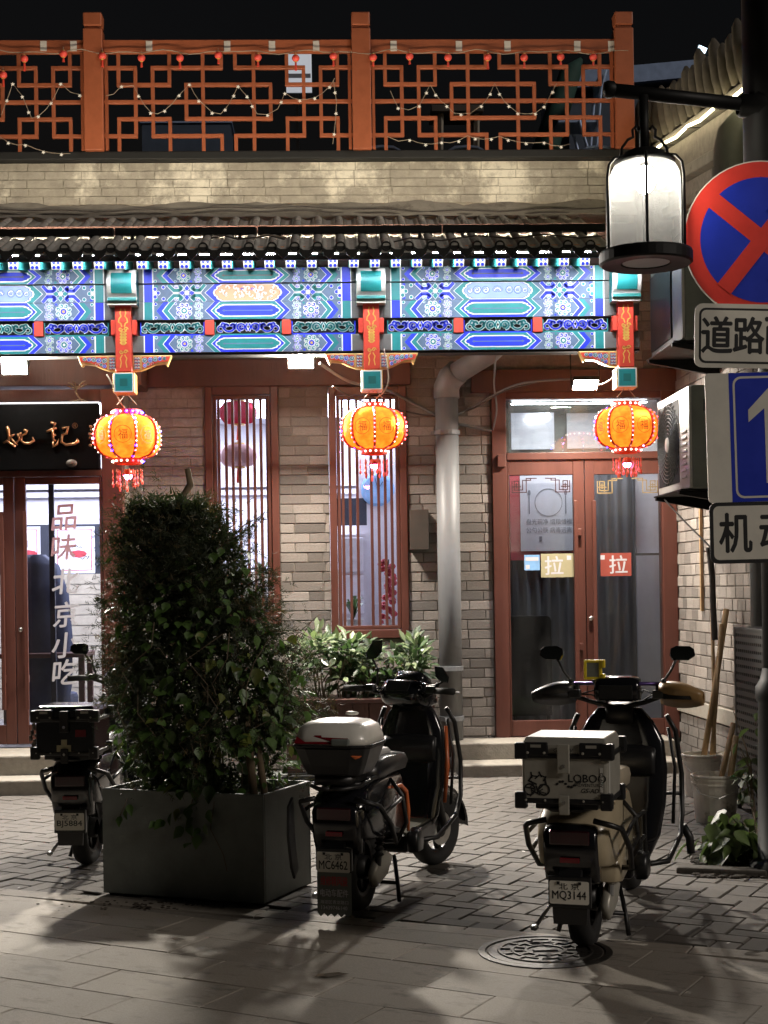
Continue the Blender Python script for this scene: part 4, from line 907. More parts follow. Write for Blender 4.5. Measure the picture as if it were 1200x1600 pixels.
part('mullion', K['indark'], room, (at(78, 900, 12.9).x, at(86, 900, 12.9).x, 12.88, 12.92, .2, 3.25))
part('door_backing', K['wood2'], room, (at(330, 900, 15).x, at(345, 900, 15).x, 15, 15.05, .2, 2.2))
# red cloth lanterns indoors; the pink one stands in for a reflection
for n_, (px, py, lab) in enumerate(((372, 645, 'upper red cloth lantern hanging behind the first slatted window'), (372, 712, 'lower pink red lantern hanging behind the first slatted window'), (152, 668, 'red cloth lantern indoors above the left door, half behind the signboard'))):
    c = at(px, py, 13.1); q = MB()
    q.lathe([(.05, .10), (.12, .088), (.155, .045), (.165, 0), (.155, -.045), (.12, -.088), (.05, -.10)], c, 80, rib=lambda a: 1 + .035 * abs(math.sin(a * 8)))
    q.tube([c + Vector((0, 0, .10)), Vector((c.x, c.y, 3.245))], .004, 5)
    il = thing('indoor_lantern', lab, 'lantern', c); il['group'] = 'red lanterns indoors'; q.build('cloth_body', K['inred'] if n_ != 1 else K['pinkfilm'], il, smooth=True)
    for dz in (.10, -.112): w_ = MB(); w_.lathe([(.0001, dz + .012), (.06, dz + .012), (.06, dz), (.0001, dz)], c, 14); w_.build('cap', K['gold'], il)
    w_ = MB(); w_.lathe([(.01, -.112), (.014, -.15), (.02, -.24), (.0001, -.24)], c, 8); w_.build('tassel', K['red'], il)
# clock, cabinet and plants behind the second window
c = at(590, 765, 13.6); o = thing('wall_clock', 'round pale blue clock inside the second slatted window', 'clock', c)
q = MB(); q.lathe([(.0001, -.03), (.13, -.03), (.15, -.02), (.155, 0)], c, 28, axis='y'); q.build('dial', K['bluefilm'], o); q = MB(); q.bar(c + Vector((0, -.034, 0)), c + Vector((.05, -.034, .07)), .01, .004); q.bar(c + Vector((0, -.034, 0)), c + Vector((-.02, -.034, .1)), .008, .004); q.build('hands', K['ink'], o)
part('clock_backing', K['inwall'], o, (c.x - .2, c.x + .2, c.y + .001, c.y + .05, .3, c.z + .3))
r2 = rect(530, 835, 572, 985, 13.4); o = thing('white_cabinet', 'white cabinet with shelves inside the second slatted window', 'cabinet', (r2[0], 13.4, .2))
part('body', K['inwall'], o, (r2[0], r2[1], 13.42, 13.8, .2, r2[3])); part('door', K['paper'], o, (r2[0] + .02, r2[1] - .02, 13.40, 13.42, r2[3] - .34, r2[3] - .03), bevel=.006); part('door', K['paper'], o, (r2[0] + .02, r2[1] - .02, 13.40, 13.42, r2[3] - .72, r2[3] - .37), bevel=.006)
part('screen', K['indark'], o, (r2[0] - .02, r2[1] + .02, 13.6, 13.64, r2[3] + .09, r2[3] + .34))
def potplant(name, lab, base, n, h, mt, spread, wd=.02):
    o = thing(name, lab, 'plant', base); rr = random.Random(hash(name) % 97 + n); base = Vector(base)
    q = MB(); q.lathe([(.06, 0), (.085, .12), (.09, .125), (.0001, .125)], base, 14); q.build('pot', K['offwhite'], o)
    for i_ in range(n):
        a = rr.uniform(0, 6.28); d = Vector((math.cos(a), math.sin(a), 0)); L = h * rr.uniform(.6, 1); s_ = spread * rr.uniform(.3, 1)
        p0 = base + Vector((0, 0, .12)); pts = [p0, p0 + d * s_ * .3 + Vector((0, 0, L * .55)), p0 + d * s_ * .75 + Vector((0, 0, L * .95)), p0 + d * s_ * 1.1 + Vector((0, 0, L * .9))]
        sd = d.cross(Vector((0, 0, 1))) * wd; v = []
        for p_, w_ in zip(pts, (.3, 1, .9, .05)): v += [p_ - sd * w_, p_ + sd * w_]
        q = MB(); q.add(v, [(0, 1, 3, 2), (2, 3, 5, 4), (4, 5, 7, 6)]); q.build('leaf', mt, o)
    return o
potplant('potted_plant', 'dark leafed potted plant on the sill of the second slatted window', at(552, 968, 12.85) - Vector((0, 0, .12)), 14, .22, K['hedge2'], .16, .018)
potplant('bonsai_plant', 'small potted plant on the sill of the first slatted window', at(408, 930, 12.85), 16, .2, K['hedge'], .14, .016)
o = thing('orchid', 'tall dark red orchid inside the second slatted window', 'plant', at(607, 985, 12.9)); b_ = at(607, 985, 12.9)
q = MB(); q.lathe([(.05, 0), (.07, .1), (.0001, .1)], b_, 12); q.build('pot', K['offwhite'], o); q = MB(); q.tube([b_, b_ + Vector((-.01, 0, .3)), b_ + Vector((.01, 0, .62))], .006, 5); q.build('stem', K['twig'], o)
rr = random.Random(4)
for i_ in range(26):
    z = .08 + .54 * i_ / 26; q = MB(); q.ball(b_ + Vector((rr.uniform(-.06, .06), rr.uniform(-.04, .04), z)), .034, .02, .028, 6, 4); q.build('blossom', K['posterred'], o)
part('sill', K['inwall'], room, (w2[0], w2[1], YW + .24, 13.2, w2[2] - .02, w2[2] + .04)); part('sill', K['inwall'], room, (w1[0], w1[1], YW + .24, 13.2, w1[2] - .02, at(408, 932, 12.85).z - .004))
# seated blue chair back behind left door
c = at(58, 920, 13.3); o = thing('blue_armchair', 'rounded dark blue chair back behind the glass of the left door', 'chair', (c.x, c.y, .2))
q = MB(); q.loft([[(c.x + a * w_, 13.3 + d_, z) for a, d_ in ((-1, 0), (-.8, -.08), (0, -.12), (.8, -.08), (1, 0), (.8, .06), (0, .08), (-.8, .06))] for z, w_ in ((.45, .26), (.7, .30), (1.1, .31), (1.5, .28), (1.75, .2), (1.85, .08))]); q.build('backrest', K['navy'], o, smooth=True)
part('seat', K['navy'], o, (c.x - .28, c.x + .28, 13.3, 13.75, .45, .6), bevel=.04)
for sx in (-.22, .22):
    for sy in (.06, .4): part('leg', K['indark'], o, (c.x + sx - .02, c.x + sx + .02, 13.3 + sy, 13.34 + sy, .2, .46))
r2 = rect(86, 980, 132, 1150, 13.0); o = thing('dining_table', 'dark dining table behind the lettered glass door', 'table', (r2[0], 13.0, .2)); part('table_top', K['wood2'], o, (r2[0] - .5, r2[1], 13.0, 13.6, .94, .98), bevel=.006)
for xx in (r2[0] - .46, r2[1] - .06): part('leg', K['wood2'], o, (xx, xx + .05, 13.05, 13.10, .2, .94)); part('leg', K['wood2'], o, (xx, xx + .05, 13.5, 13.55, .2, .94))
# right vestibule: curtain, white panel, poster, black chair
ves = thing('vestibule', 'dim vestibule behind the right double door with grey plastic curtain', 'room', (1.9, 13, 0))
xv0, xv1 = xpart + .02, XR + .1
part('vestibule_wall', K['inwall'], ves, (xv1, xv1 + .05, YW + .25, 15, .2, 3.3)); part('vestibule_floor', K['infloor'], ves, (2.8, xv1, YW + .25, 15, .1, .21))
q = MB(); n_ = 60; xa, xb = at(795, 900, 12.95).x, at(992, 900, 12.95).x
zt = at(900, 712, 12.95).z
pts = [(xa + (xb - xa) * i_ / n_, 12.95 + .022 * math.sin(i_ * 1.3) + .012 * math.sin(i_ * 2.9)) for i_ in range(n_ + 1)]
q.add([(x_, y_, .22) for x_, y_ in pts] + [(x_, y_, zt) for x_, y_ in pts], [(i_, i_ + 1, i_ + n_ + 2, i_ + n_ + 1) for i_ in range(n_)]); q.build('strip_curtain', K['curtain'], ves, smooth=True)
part('white_door_panel', K['inwall'], ves, (at(995, 900, 12.95).x, xv1, 12.94, 12.99, .22, at(1000, 868, 12.95).z)); part('white_wall_panel', K['frosted'], ves, (at(995, 900, 12.99).x, xv1, 13.0, 13.04, at(1000, 864, 12.95).z, 3.2))
q = MB(); q.add([(x0 + .2, 12.58, z1 - .075), (x1 - .2, 12.58, z1 - .075), (x1 - .2, 12.68, z1 - .075), (x0 + .2, 12.68, z1 - .075)], [(3, 2, 1, 0)]); q.build('ceiling_light_panel', glow('vestibule_lamp', (.9, .94, 1), 60.0), ves)
part('upper_wall', K['inbrick'], ves, (xv0, xv1, 13.6, 13.65, 2.5, 3.4))
r2 = rect(799, 645, 866, 702, 13.2); q = MB(); q.box(r2[0], r2[1], 13.2, 13.22, r2[2], r2[3]); q.build('lit_window', glow('lit_room_glass', (.62, .74, 1), .42), ves)
r2 = rect(886, 645, 1030, 700, 13.2); q = MB(); q.box(r2[0], r2[1], 13.2, 13.22, r2[2], r2[3]); q.build('lit_window', glow('lit_room_glass_dim', (.6, .66, .8), .2), ves)
r2 = rect(795, 628, 1034, 706, 13.24); q = MB(); q.box(r2[0], r2[1], 13.24, 13.27, r2[2] - .1, r2[3] + .1); q.build('inner_transom', K['acgrey'], ves)
a, b = at(823, 656, 13.18), at(858, 647, 13.18); q = MB(); q.bar(a, b, .02, .025); tag(q.build('tube_lamp', GL['tube']), 'slanting glowing tube seen in the transom above the right door', 'tube lamp')
r2 = rect(813, 735, 905, 866, 12.9); q = MB(); q.m(0).box(r2[0] - .09, r2[1], 12.902, 12.91, r2[2] - .05, r2[3]); q.m(1).box(r2[0], r2[1] - .05, 12.895, 12.9015, r2[2] + .03, r2[3] + .02)
cx = at(857, 785, 12.895).x; cz = at(857, 785, 12.895).z
q.m(2).lathe([(.122, -.001), (.122, -.0018), (.117, -.0018), (.117, -.001)], (cx, 12.894, cz), 36, axis='y')
for s_, xx in ((1, at(827, 785, 12.89).x), (-1, at(884, 785, 12.89).x)):
    q.box(xx - .004, xx + .004, 12.892, 12.894, cz - .10, cz + .06); q.add([(xx + .014 * math.cos(i_ * .7854), 12.892, cz + .085 + .026 * math.sin(i_ * .7854)) for i_ in range(8)], [tuple(range(8))])
for t_, py in (('盘光碗净 惜粮惜福', 815), ('公勺公筷 病毒远离', 828)): c = at(858, py, 12.892); q.text(t_, c.x, c.z, .05, 12.892, 0, w=.40)
q.box(at(845, 843, 12.89).x - .012, at(845, 843, 12.89).x + .012, 12.892, 12.894, at(845, 846, 12.89).z, at(845, 838, 12.89).z)
tag(q.build('courtesy_poster', [K['posterred'], K['paper'], K['print']]), 'white poster with plate and spoon drawing on red backing behind the right door', 'poster')
c = at(830, 1040, 12.7); o = thing('black_chair', 'black rounded chair back standing behind the right glass door', 'chair', (c.x, 12.7, .21))
r2 = rect(797, 962, 862, 1118, 12.65); q = MB(); q.prism([(r2[0], r2[2]), (r2[1], r2[2]), (r2[1], r2[3] - .04), (r2[1] - .012, r2[3] - .012), (r2[1] - .04, r2[3]), (r2[0], r2[3])], 12.62, 12.68); q.build('backrest', K['black'], o, bevel=.008)
part('seat', K['black'], o, (r2[0], r2[1], 12.68, 12.92, .5, .58), bevel=.02); part('leg', K['black'], o, (r2[0] + .02, r2[0] + .05, 12.64, 12.67, .21, r2[2] + .01)); part('leg', K['black'], o, (r2[1] - .05, r2[1] - .02, 12.64, 12.67, .21, r2[2] + .01))

# ============================================================ ROOF TERRACE RAILING
rl = thing('terrace_railing', 'rust red lattice railing with square posts along the roof terrace', 'railing', (0, YR, pz1))
zb0 = at(600, 236, YR).z
posts = [at(p, 160, YR).x for p in (148, 565)]; pr_ = at(974, 150, YR).x; pp = posts[1] - posts[0]
posts = [posts[0] - 2 * pp, posts[0] - pp] + posts + [pr_]
for X in posts:
    zt = at(565, 48, YR).z
    q = MB(); q.box(X - .078, X + .078, YR - .07, YR + .07, zb0 + .001, zt); po = q.build('post', K['railred'], rl, bevel=.006)
    q = MB(); q.box(X - .066, X + .066, YR - .06, YR + .06, zt + .0005, zt + .022); q.box(X - .076, X + .076, YR - .072, YR + .072, zt + .022, at(565, 23, YR).z); q.build('post_cap', K['railred'], po, bevel=.01)
GC = [0, 45, 97, 150, 202, 253, 305, 362]; GRW = [165, 211, 264, 317, 370, 423, 468]
BH = [(1, 0, 2), (2, 1, 4), (1, 3, 7), (4, 1, 4), (5, 0, 2), (5, 3, 7)]
BV = [(2, 1, 5), (1, 0, 2), (4, 0, 2), (3, 1, 5), (7, 0, 1), (6, 0, 6), (1, 4, 6), (4, 4, 6), (7, 5, 6), (5, 2, 4)]
zr = [at(565, v / 2.0, YR).z for v in GRW]
bw = .029; rr = random.Random(2)
def hbar(xa, xb, z): q = MB(); q.box(xa - bw / 2, xb + bw / 2, YR - .018, YR + .018, z - bw / 2, z + bw / 2); q.build('lattice_bar', K['railred'], rl, bevel=.003, seg=1)
def vbar(x, za, zb): q = MB(); q.box(x - bw / 2, x + bw / 2, YR - .0165, YR + .0165, min(za, zb) - bw / 2 + .001, max(za, zb) + bw / 2 - .001); q.build('lattice_bar', K['railred'], rl, bevel=.003, seg=1)
for n_ in range(1, 4):
    xa, xb = posts[n_] + .078, posts[n_ + 1] - .078; cw = xb - xa
    q = MB(); q.box(xa, xb, YR - .04, YR + .04, at(565, 82, YR).z, at(565, 64, YR).z); q.build('top_rail', K['railred'], rl, bevel=.006)
    sg = cw / 767.0
    for s_ in (1, -1):
        gx = lambda i_: (xa + GC[i_] * sg) if s_ > 0 else (xb - GC[i_] * sg)
        for r2, a, b in BH: hbar(min(gx(a), gx(b)), max(gx(a), gx(b)), zr[r2])
        for c_, a, b in BV: vbar(gx(c_), zr[a], zr[b])
    hbar(xa, xb, zr[3]); hbar(xa + GC[5] * sg, xb - GC[5] * sg, zr[2]); hbar(xa + GC[5] * sg, xb - GC[5] * sg, zr[4])
    for s_ in (1, -1):
        q = MB(); xx = xa + .02 if s_ > 0 else xb - .02; q.box(xx - .012, xx + .012, YR - .02, YR + .02, zr[6], zr[0]); q.build('side_stile', K['railred'], rl)
# little red lanterns strung along the rail
def redlan(px, py, lab, tl=1.0):
    c = at(px, py, YR - .075); o = thing('mini_lantern', lab, 'lantern', c, group='little red lanterns strung on the railing')
    q = MB(); q.lathe([(.010, .027), (.022, .022), (.031, .008), (.031, -.008), (.022, -.022), (.010, -.027)], c, 12); q.build('lantern_body', mini_m, o, smooth=True)
    q = MB(); q.lathe([(.0001, .031), (.012, .031), (.012, .026)], c, 8); q.lathe([(.012, -.026), (.012, -.031), (.0001, -.031)], c, 8); q.build('cap', K['gold'], o)
    q = MB(); q.lathe([(.004, -.031), (.008, -.04), (.011, -.04 - .055 * tl), (.0001, -.042 - .055 * tl)], c, 7); q.build('tassel', K['red'], o)
    q = MB(); q.tube([c + Vector((0, 0, .03)), c + Vector((0, .0, .06))], .0022, 5); q.build('loop', K['wire'], o)
mini_m = mat('mini_lantern_red', (.70, .07, .05), .4, var=.1)
for px in (38, 99, 160, 221, 281, 341, 403, 462, 521, 583, 640, 700, 762, 819, 876, 927): redlan(px, 90 + (rr.uniform(-2, 2)) - (4 if px in (99, 160, 341, 521) else 0), 'little red lantern with tassel hanging below the rust red top rail', rr.uniform(.4, 1.1))
redlan(5, 117, 'little red lantern hanging lower than the others beside the railing lattice', 1.0)
pts = []
for px in range(-40, 990, 14): pts.append(at(px, 78 + 5 * abs(math.sin(px * .0255)) + 2 * math.sin(px * .09), YR - .068))
q = MB(); q.tube(pts, .004, 5); tag(q.build('lantern_string', K['wire']), 'thin tan string tied along the railing top carrying the little red lanterns', 'string')
for px in (68, 115, 233, 355, 425, 494, 615, 717, 793, 902, 955):
    r2 = rect(px - 5, 64, px + 5, 80, YR - .042); q = MB(); q.box(r2[0], r2[1], YR - .044, YR - .0405, r2[2], r2[3]); tag(q.build('tape_strip', K['tape']), 'strip of clear tape stuck round the rust red top rail', 'tape', 'tape strips on the top rail')
# fairy light strings
def fairy(pts_px, lab, step_=17, y=YR - .03):
    P3 = []
    for (a, b), (c, d) in zip(pts_px, pts_px[1:]):
        L = math.hypot(c - a, d - b); m_ = max(2, int(L / 12))
        for i_ in range(m_): t = i_ / m_; P3.append((a + (c - a) * t, b + (d - b) * t + 5 * math.sin(math.pi * t) * (1 if abs(c - a) > 20 else .2)))
    P3.append(pts_px[-1])
    v = [at(a, b, y) for a, b in P3]
    o = thing('fairy_lights', lab, 'string lights', v[0]); q = MB(); q.tube(v, .0028, 4); q.build('wire', K['wire'], o)
    acc = 0; q0 = None
    star = star_me
    for i_ in range(1, len(v)):
        acc += math.hypot(P3[i_][0] - P3[i_ - 1][0], P3[i_][1] - P3[i_ - 1][1])
        if acc > step_ + rr.uniform(-3, 6):
            acc = 0; inst(star, 'star_bulb', o, v[i_] + Vector((0, -.006, -.010)), (0, rr.uniform(0, 6), 0))
q = MB(); v = []
for i_ in range(10): r_ = .016 if i_ % 2 == 0 else .007; v.append((r_ * math.cos(i_ * .6283), 0, r_ * math.sin(i_ * .6283)))
q.add([(a, -.004, c) for a, b, c in v] + [(a, .004, c) for a, b, c in v], [tuple(range(10)), tuple(range(19, 9, -1))] + [(i_, i_ + 10, (i_ + 1) % 10 + 10, (i_ + 1) % 10) for i_ in range(10)])
star_me = mesh_of(q, 'star_bulb', GL['fairy'])
fairy([(2, 180), (20, 130), (35, 150), (50, 185), (80, 160), (95, 130), (125, 148)], 'star fairy lights zigzagging over the lattice left of the first rail post')
fairy([(165, 150), (190, 134), (208, 133), (225, 163), (246, 178), (280, 148), (296, 131), (318, 163), (345, 178), (372, 134), (386, 150), (402, 178), (434, 170), (445, 145), (480, 155), (515, 135), (523, 122)], 'star fairy lights zigzagging over the lattice between the first two rail posts')
fairy([(610, 142), (622, 168), (655, 165), (672, 132), (698, 165), (720, 178), (752, 165), (773, 130), (795, 165), (823, 178), (850, 166), (870, 130)], 'star fairy lights zigzagging over the lattice beside the lamp bracket')
fairy([(0, 214), (40, 226), (110, 240)], 'low string of star lights sagging to the coping at the lattice foot')
fairy([(605, 213), (640, 218), (690, 222), (730, 212), (780, 213), (850, 222), (890, 225)], 'low string of star lights along the lattice foot before the terrace chairs')
fairy([(521, 125), (526, 160), (524, 190), (520, 225)], 'star lights hanging straight down beside the second rail post')
# ============================================================ PALACE LANTERNS
def lantern(px, py, hook_px, hook_py, lab, seed, turn, wpx=104):
    Y = YB - .02; c = at(px, py, Y); s_ = (wpx / 104.0) * .25; rr = random.Random(seed)
    o = thing('palace_lantern', lab, 'lantern', c)
    N = 8; prof = []
    for i_ in range(13):
        t = -1 + 2 * i_ / 12; prof.append((s_ * (.40 + .60 * max(0, 1 - abs(t) ** 2.6) ** .55), s_ * .68 * t))
    rmax = max(p[0] for p in prof); prof = [(p[0] * s_ / rmax, p[1]) for p in prof]
    q = MB(); q.lathe(prof, c, 48, a0=turn, a1=turn + 2 * math.pi, rib=lambda a: 1 - .045 * (1 - abs(math.cos((a - turn) * N / 2))) ** 1 if False else 1 + .03 * (abs(math.sin((a - turn) * N / 2)) - .7)); bo = q.build('cloth_body', GL['lan'], o, smooth=True)
    # good-luck characters on each panel, laid on the cloth
    for k in range(N):
        a = turn + (k + .5) * 2 * math.pi / N
        if math.sin(a) > .35: continue
        vs_, fs_, tw, th = glyphs('福', 0); h = s_ * .34; out = []
        dirn = Vector((math.cos(a), math.sin(a), 0)); rt = Vector((-math.sin(a), math.cos(a), 0))
        for x, z in vs_:
            out.append(c + dirn * (s_ * 1.015) + rt * (x * h * .92) + Vector((0, 0, z * h)))
        q = MB(); q.add(out, fs_)
        ring = lambda r0, r1: q.add([c + dirn * (s_ * 1.012) + rt * (r * math.cos(t * .3927)) + Vector((0, 0, r * math.sin(t * .3927))) for r in (r0, r1) for t in range(16)], [(t, (t + 1) % 16, (t + 1) % 16 + 16, t + 16) for t in range(16)])
        ring(s_ * .27, s_ * .255); q.build('luck_character', lan_ink, bo)
    beads = [GL['bead_w'], GL['bead_r'], GL['bead_b'], GL['bead_p']]
    for k in range(N):
        a = turn + k * 2 * math.pi / N; d = Vector((math.cos(a), math.sin(a), 0))
        q = MB(); q.tube([c + d * (r_ + s_ * .02) + Vector((0, 0, z)) for r_, z in prof], s_ * .042, 6); rb_ = q.build('rib', K['red'], o, smooth=True)
        q = MB()
        for i_ in range(10):
            t = -.92 + 1.84 * i_ / 9; j_ = (t + 1) / 2 * 12; i0 = min(11, int(j_)); f_ = j_ - i0
            r_ = prof[i0][0] * (1 - f_) + prof[i0 + 1][0] * f_; z = s_ * .68 * t
            side_ = abs(math.cos(a)) > .8
            m_ = rr.choices((0, 1, 2, 3), (5, 4, 2.2, 1) if seed == 1 else ((1, 6, 2.5 if math.cos(a) < 0 else 0, 1) if side_ else (4, 5, 0, .4)))[0]
            q.m(m_).ball(c + d * (r_ + s_ * .075) + Vector((0, 0, z)), s_ * (.024 if m_ == 0 else .034), n=6, m=4)
        kind(q.build('light_string', beads, rb_), 'stuff')
    for z0, z1, r_, nm in ((.67, .84, .42, 'top_crown'), (-.84, -.67, .42, 'bottom_ring')):
        q = MB(); q.lathe([(s_ * (r_ - .08), s_ * z0), (s_ * r_, s_ * z0), (s_ * (r_ + .02), s_ * z1), (s_ * (r_ - .08), s_ * z1), (s_ * (r_ - .08), s_ * z0)], c, 24); cr = q.build(nm, K['red'], o)
        q = MB()
        for i_ in range(16):
            a = i_ * 2 * math.pi / 16 + .1; m_ = rr.choices((0, 1, 2), (5, .6, 2.6 if seed == 1 else 0.0))[0]
            q.m(m_).ball(c + Vector((math.cos(a), math.sin(a), 0)) * s_ * (r_ + .05) + Vector((0, 0, s_ * (z0 + z1) / 2)), s_ * .036, n=6, m=4)
        kind(q.build('light_string', beads, cr), 'stuff')
    q = MB(); q.lathe([(.0001, s_ * -1.0), (s_ * .12, s_ * -1.0), (s_ * .18, s_ * -1.18), (s_ * .16, s_ * -1.18)], c, 14); q.build('bell_cap', K['red'], o, smooth=True)
    q = MB(); q.ball(c + Vector((0, 0, -s_ * 1.2)), s_ * .13, s_ * .13, s_ * .12, 10, 6); q.build('pink_bulb', GL['bead_p'], o, smooth=True)
    for i_ in range(14):
        a = i_ * 2 * math.pi / 14; d = Vector((math.cos(a), math.sin(a), 0)) * s_ * (.46 if i_ % 2 else .30)
        z = -1.0; L = rr.uniform(.42, .58) + (.12 if i_ % 2 == 0 else 0)
        q = MB(); p0 = c + d + Vector((0, 0, s_ * z)); n2 = 6
        pts = [p0 - Vector((0, 0, s_ * L * t / n2)) for t in range(n2 + 1)]
        q.tube(pts, [s_ * w for w in (.012, .03, .012, .03, .012, .045, .03)], 6); q.build('tassel', lan_tassel, o)
    hk = at(hook_px, hook_py, YB - .02)
    q = MB(); q.tube([c + Vector((-s_ * .3, 0, s_)), c + Vector((0, 0, s_ * 1.35)), c + Vector((s_ * .3, 0, s_))], .004, 5)
    q.tube([c + Vector((0, 0, s_ * 1.35)), Vector((c.x, c.y, hk.z - .002))], .004, 5); q.build('hanging_wire', K['wire'], o)
    return o
lan_ink = mat('lantern_ink', (.12, .08, .01), .6, emit=(1, .3, .02), es=.12); lan_tassel = mat('tassel_red', (.72, .12, .06), .5, emit=(1, .12, .05), es=.12)
lantern(199, 683, 197, 614, 'glowing yellow lantern with red, white and blue beads beside the black signboard', 1, R(-112.5), 103)
lantern(584, 670, 582, 612, 'glowing yellow lantern with orange red beads before the second slatted window', 2, R(-90), 98)
lantern(979, 668, 977, 605, 'glowing yellow lantern with red beads in front of the right double door', 3, R(-90), 98)

# ============================================================ FLOODLIGHTS AND WASHERS
def flood(px, py, lab, tilt, w=.19, h=.135, Y=YB + .33):
    c = at(px, py, Y); o = thing('floodlight', lab, 'floodlight', c)
    Mx = Matrix.Rotation(R(tilt), 3, 'X')                      # panel looks outwards and down
    q = MB(); q.obox(c + Mx @ Vector((0, .022, 0)), (w / 2 + .01, .018, h / 2 + .01), Mx); q.build('housing', K['blackpaint'], o, bevel=.005)
    q = MB(); q.add([c + Mx @ Vector((x, 0.001, z)) for x, z in ((-w / 2, -h / 2), (w / 2, -h / 2), (w / 2, h / 2), (-w / 2, h / 2))], [(0, 1, 2, 3)]); q.build('led_panel', GL['flood' if px < 900 else 'flood3'], o)
    q = MB(); zt_ = zD0 - .017
    for s_ in (1, -1): q.tube([c + Vector((s_ * (w / 2 + .02), .02, 0)), c + Vector((s_ * (w / 2 + .02), -.02 if Y < YB + .4 else .04, max(.06, 3.42 - c.z)))], .006, 6)
    q.build('yoke', K['darkmetal'], o)
flood(22, 571, 'bright white floodlight under the beam above the black signboard', 16)
flood(470, 564, 'bright white floodlight under the beam between the two slatted windows', 42)
flood(915, 602, 'bright white floodlight above the right double door, tipped steeply down', 62, .19, .12, YB + .45)
for a, b, ya, yb2, lab in ((-120, 178, 366, 363, 'black bar washer lamp lying on the tiles above the left entrance'), (180, 401, 363, 361, 'black bar washer lamp lying on the tiles above the first slatted window'), (403, 690, 361, 358, 'black bar washer lamp lying on the tiles above the second slatted window'), (692, 945, 358, 356, 'black bar washer lamp lying on the tiles beside the street lantern')):
    Y = 11.30; p, q2 = at(a, ya, Y), at(b, yb2, Y); o = thing('washer_lamp', lab, 'lamp', (p + q2) / 2)
    q = MB(); q.bar(p, q2, .06, .055); q.build('housing', K['blackpaint'], o, bevel=.006)
    q = MB(); u = Vector((0, .012, .0295)); v = Vector((0, .028, .0295)); q.add([p + u + Vector((.02, 0, 0)), q2 + u - Vector((.02, 0, 0)), q2 + v - Vector((.02, 0, 0)), p + v + Vector((.02, 0, 0))], [(0, 1, 2, 3)]); q.build('led_strip', GL['wash'], o)
    for t in (.12, .88):
        c = p.lerp(q2, t); q = MB(); q.box(c.x - .012, c.x + .012, Y - .02, Y + .02, c.z - .13, c.z - .026); q.build('foot', K['darkmetal'], o)
# loose wires over the tiles
for pts, lab in (([(330, 372), (350, 368), (372, 374), (400, 371), (420, 368), (445, 374)], 'loose black wire looping over the tiles beside the washer joint'), ([(615, 378), (640, 372), (690, 376), (745, 368), (800, 373), (850, 366), (905, 372), (945, 368)], 'loose black wire lying over the eave tiles near the street lantern'), ([(395, 374), (412, 367), (430, 369), (447, 371)], 'pale cream wire scrap lying on the tiles')):
    q = MB(); q.tube([at(a, b, YE + .1) for a, b in pts], .006, 5); tag(q.build('loose_wire', K['wire'] if 'pale' in lab else K['cable']), lab, 'wire')

# ============================================================ SIGNBOARD OVER THE LEFT DOOR
r2 = rect(-140, 632, 155, 735, 11.92); o = thing('signboard', 'black lacquered signboard with copper brush lettering over the left door', 'signboard', ((r2[0] + r2[1]) / 2, 11.92, r2[2]))
part('board', K['signboard'], o, (r2[0], r2[1], 11.90, 11.99, r2[2], r2[3]), bevel=.006); part('lit_edge', glow('sign_edge', (.95, .97, 1), 1.0), o, (r2[0], r2[1], 11.905, 11.955, r2[3] + .003, r2[3] + .014))  # light along the board's top edge painted in as a glowing strip
part('board_bracket', K['darkmetal'], o, (r2[0] + .2, r2[0] + .24, 11.99, LD_Y - .005, r2[2] + .2, r2[2] + .26), (r2[1] - .24, r2[1] - .2, 11.99, LD_Y - .005, r2[2] + .2, r2[2] + .26))
def brush(q, cx, cz, k, strokes, y):
    for pts, ws in strokes:
        q.tube([Vector((cx + a * k, y, cz - b * k)) for a, b in pts], [w * k for w in ws], 8)
kz = .00113
# strokes traced in units of about a millimetre: two running-script characters
c = at(32, 682, 11.9); q = MB()
brush(q, c.x, c.z, kz, [([(-95, -72), (-85, -50), (-82, -10), (-80, 35)], (10, 13, 11, 8)), ([(-120, 45), (-95, 30), (-55, 60), (-35, 72)], (6, 8, 9, 10)), ([(-108, 40), (-60, -5), (-40, -15)], (7, 9, 5)), ([(-70, 5), (-40, 45), (-20, 60)], (6, 9, 5)), ([(-20, -20), (-5, 20), (-35, 50)], (8, 9, 5)), ([(25, -45), (45, -38), (38, -20), (10, -5), (5, 30), (25, 48), (65, 50), (95, 30), (85, 5)], (9, 13, 9, 6, 8, 9, 9, 10, 4)), ([(-15, 10), (0, -20), (10, -25)], (7, 10, 5))], 11.895)
q.build('lettering', K['bronze'], o, smooth=True)
c = at(92, 681, 11.9); q = MB()
brush(q, c.x, c.z, kz, [([(-55, -95), (-25, -85), (-35, -62)], (9, 13, 6)), ([(-85, -30), (-50, -45), (-15, -55)], (8, 10, 9)), ([(-40, -45), (-42, -10), (-38, 30), (-20, 35)], (9, 9, 9, 6)), ([(-45, 0), (-20, -8)], (7, 8)), ([(-40, 40), (-40, 75), (-10, 60), (0, 20)], (8, 11, 7, 3)), ([(25, -50), (65, -60), (55, -15), (20, -5)], (9, 13, 9, 6)), ([(25, -5), (18, 45), (50, 65), (110, 58), (135, 40), (128, 20)], (8, 10, 10, 11, 13, 4))], 11.895)
q.build('lettering', K['bronze'], o, smooth=True)
c = at(117, 665, 11.9); q = MB(); q.text('®', c.x, c.z, .045, 11.8985); q.build('registered_mark', K['bronze'], o)
c = at(142, 680, 11.9); q = MB()
for i_ in range(6): q.ball((c.x + .01 * math.sin(i_ * 2), 11.898, c.z + .07 - i_ * .03), .014, .006, .012, 6, 4)
q.build('small_lettering', K['bronze'], o)
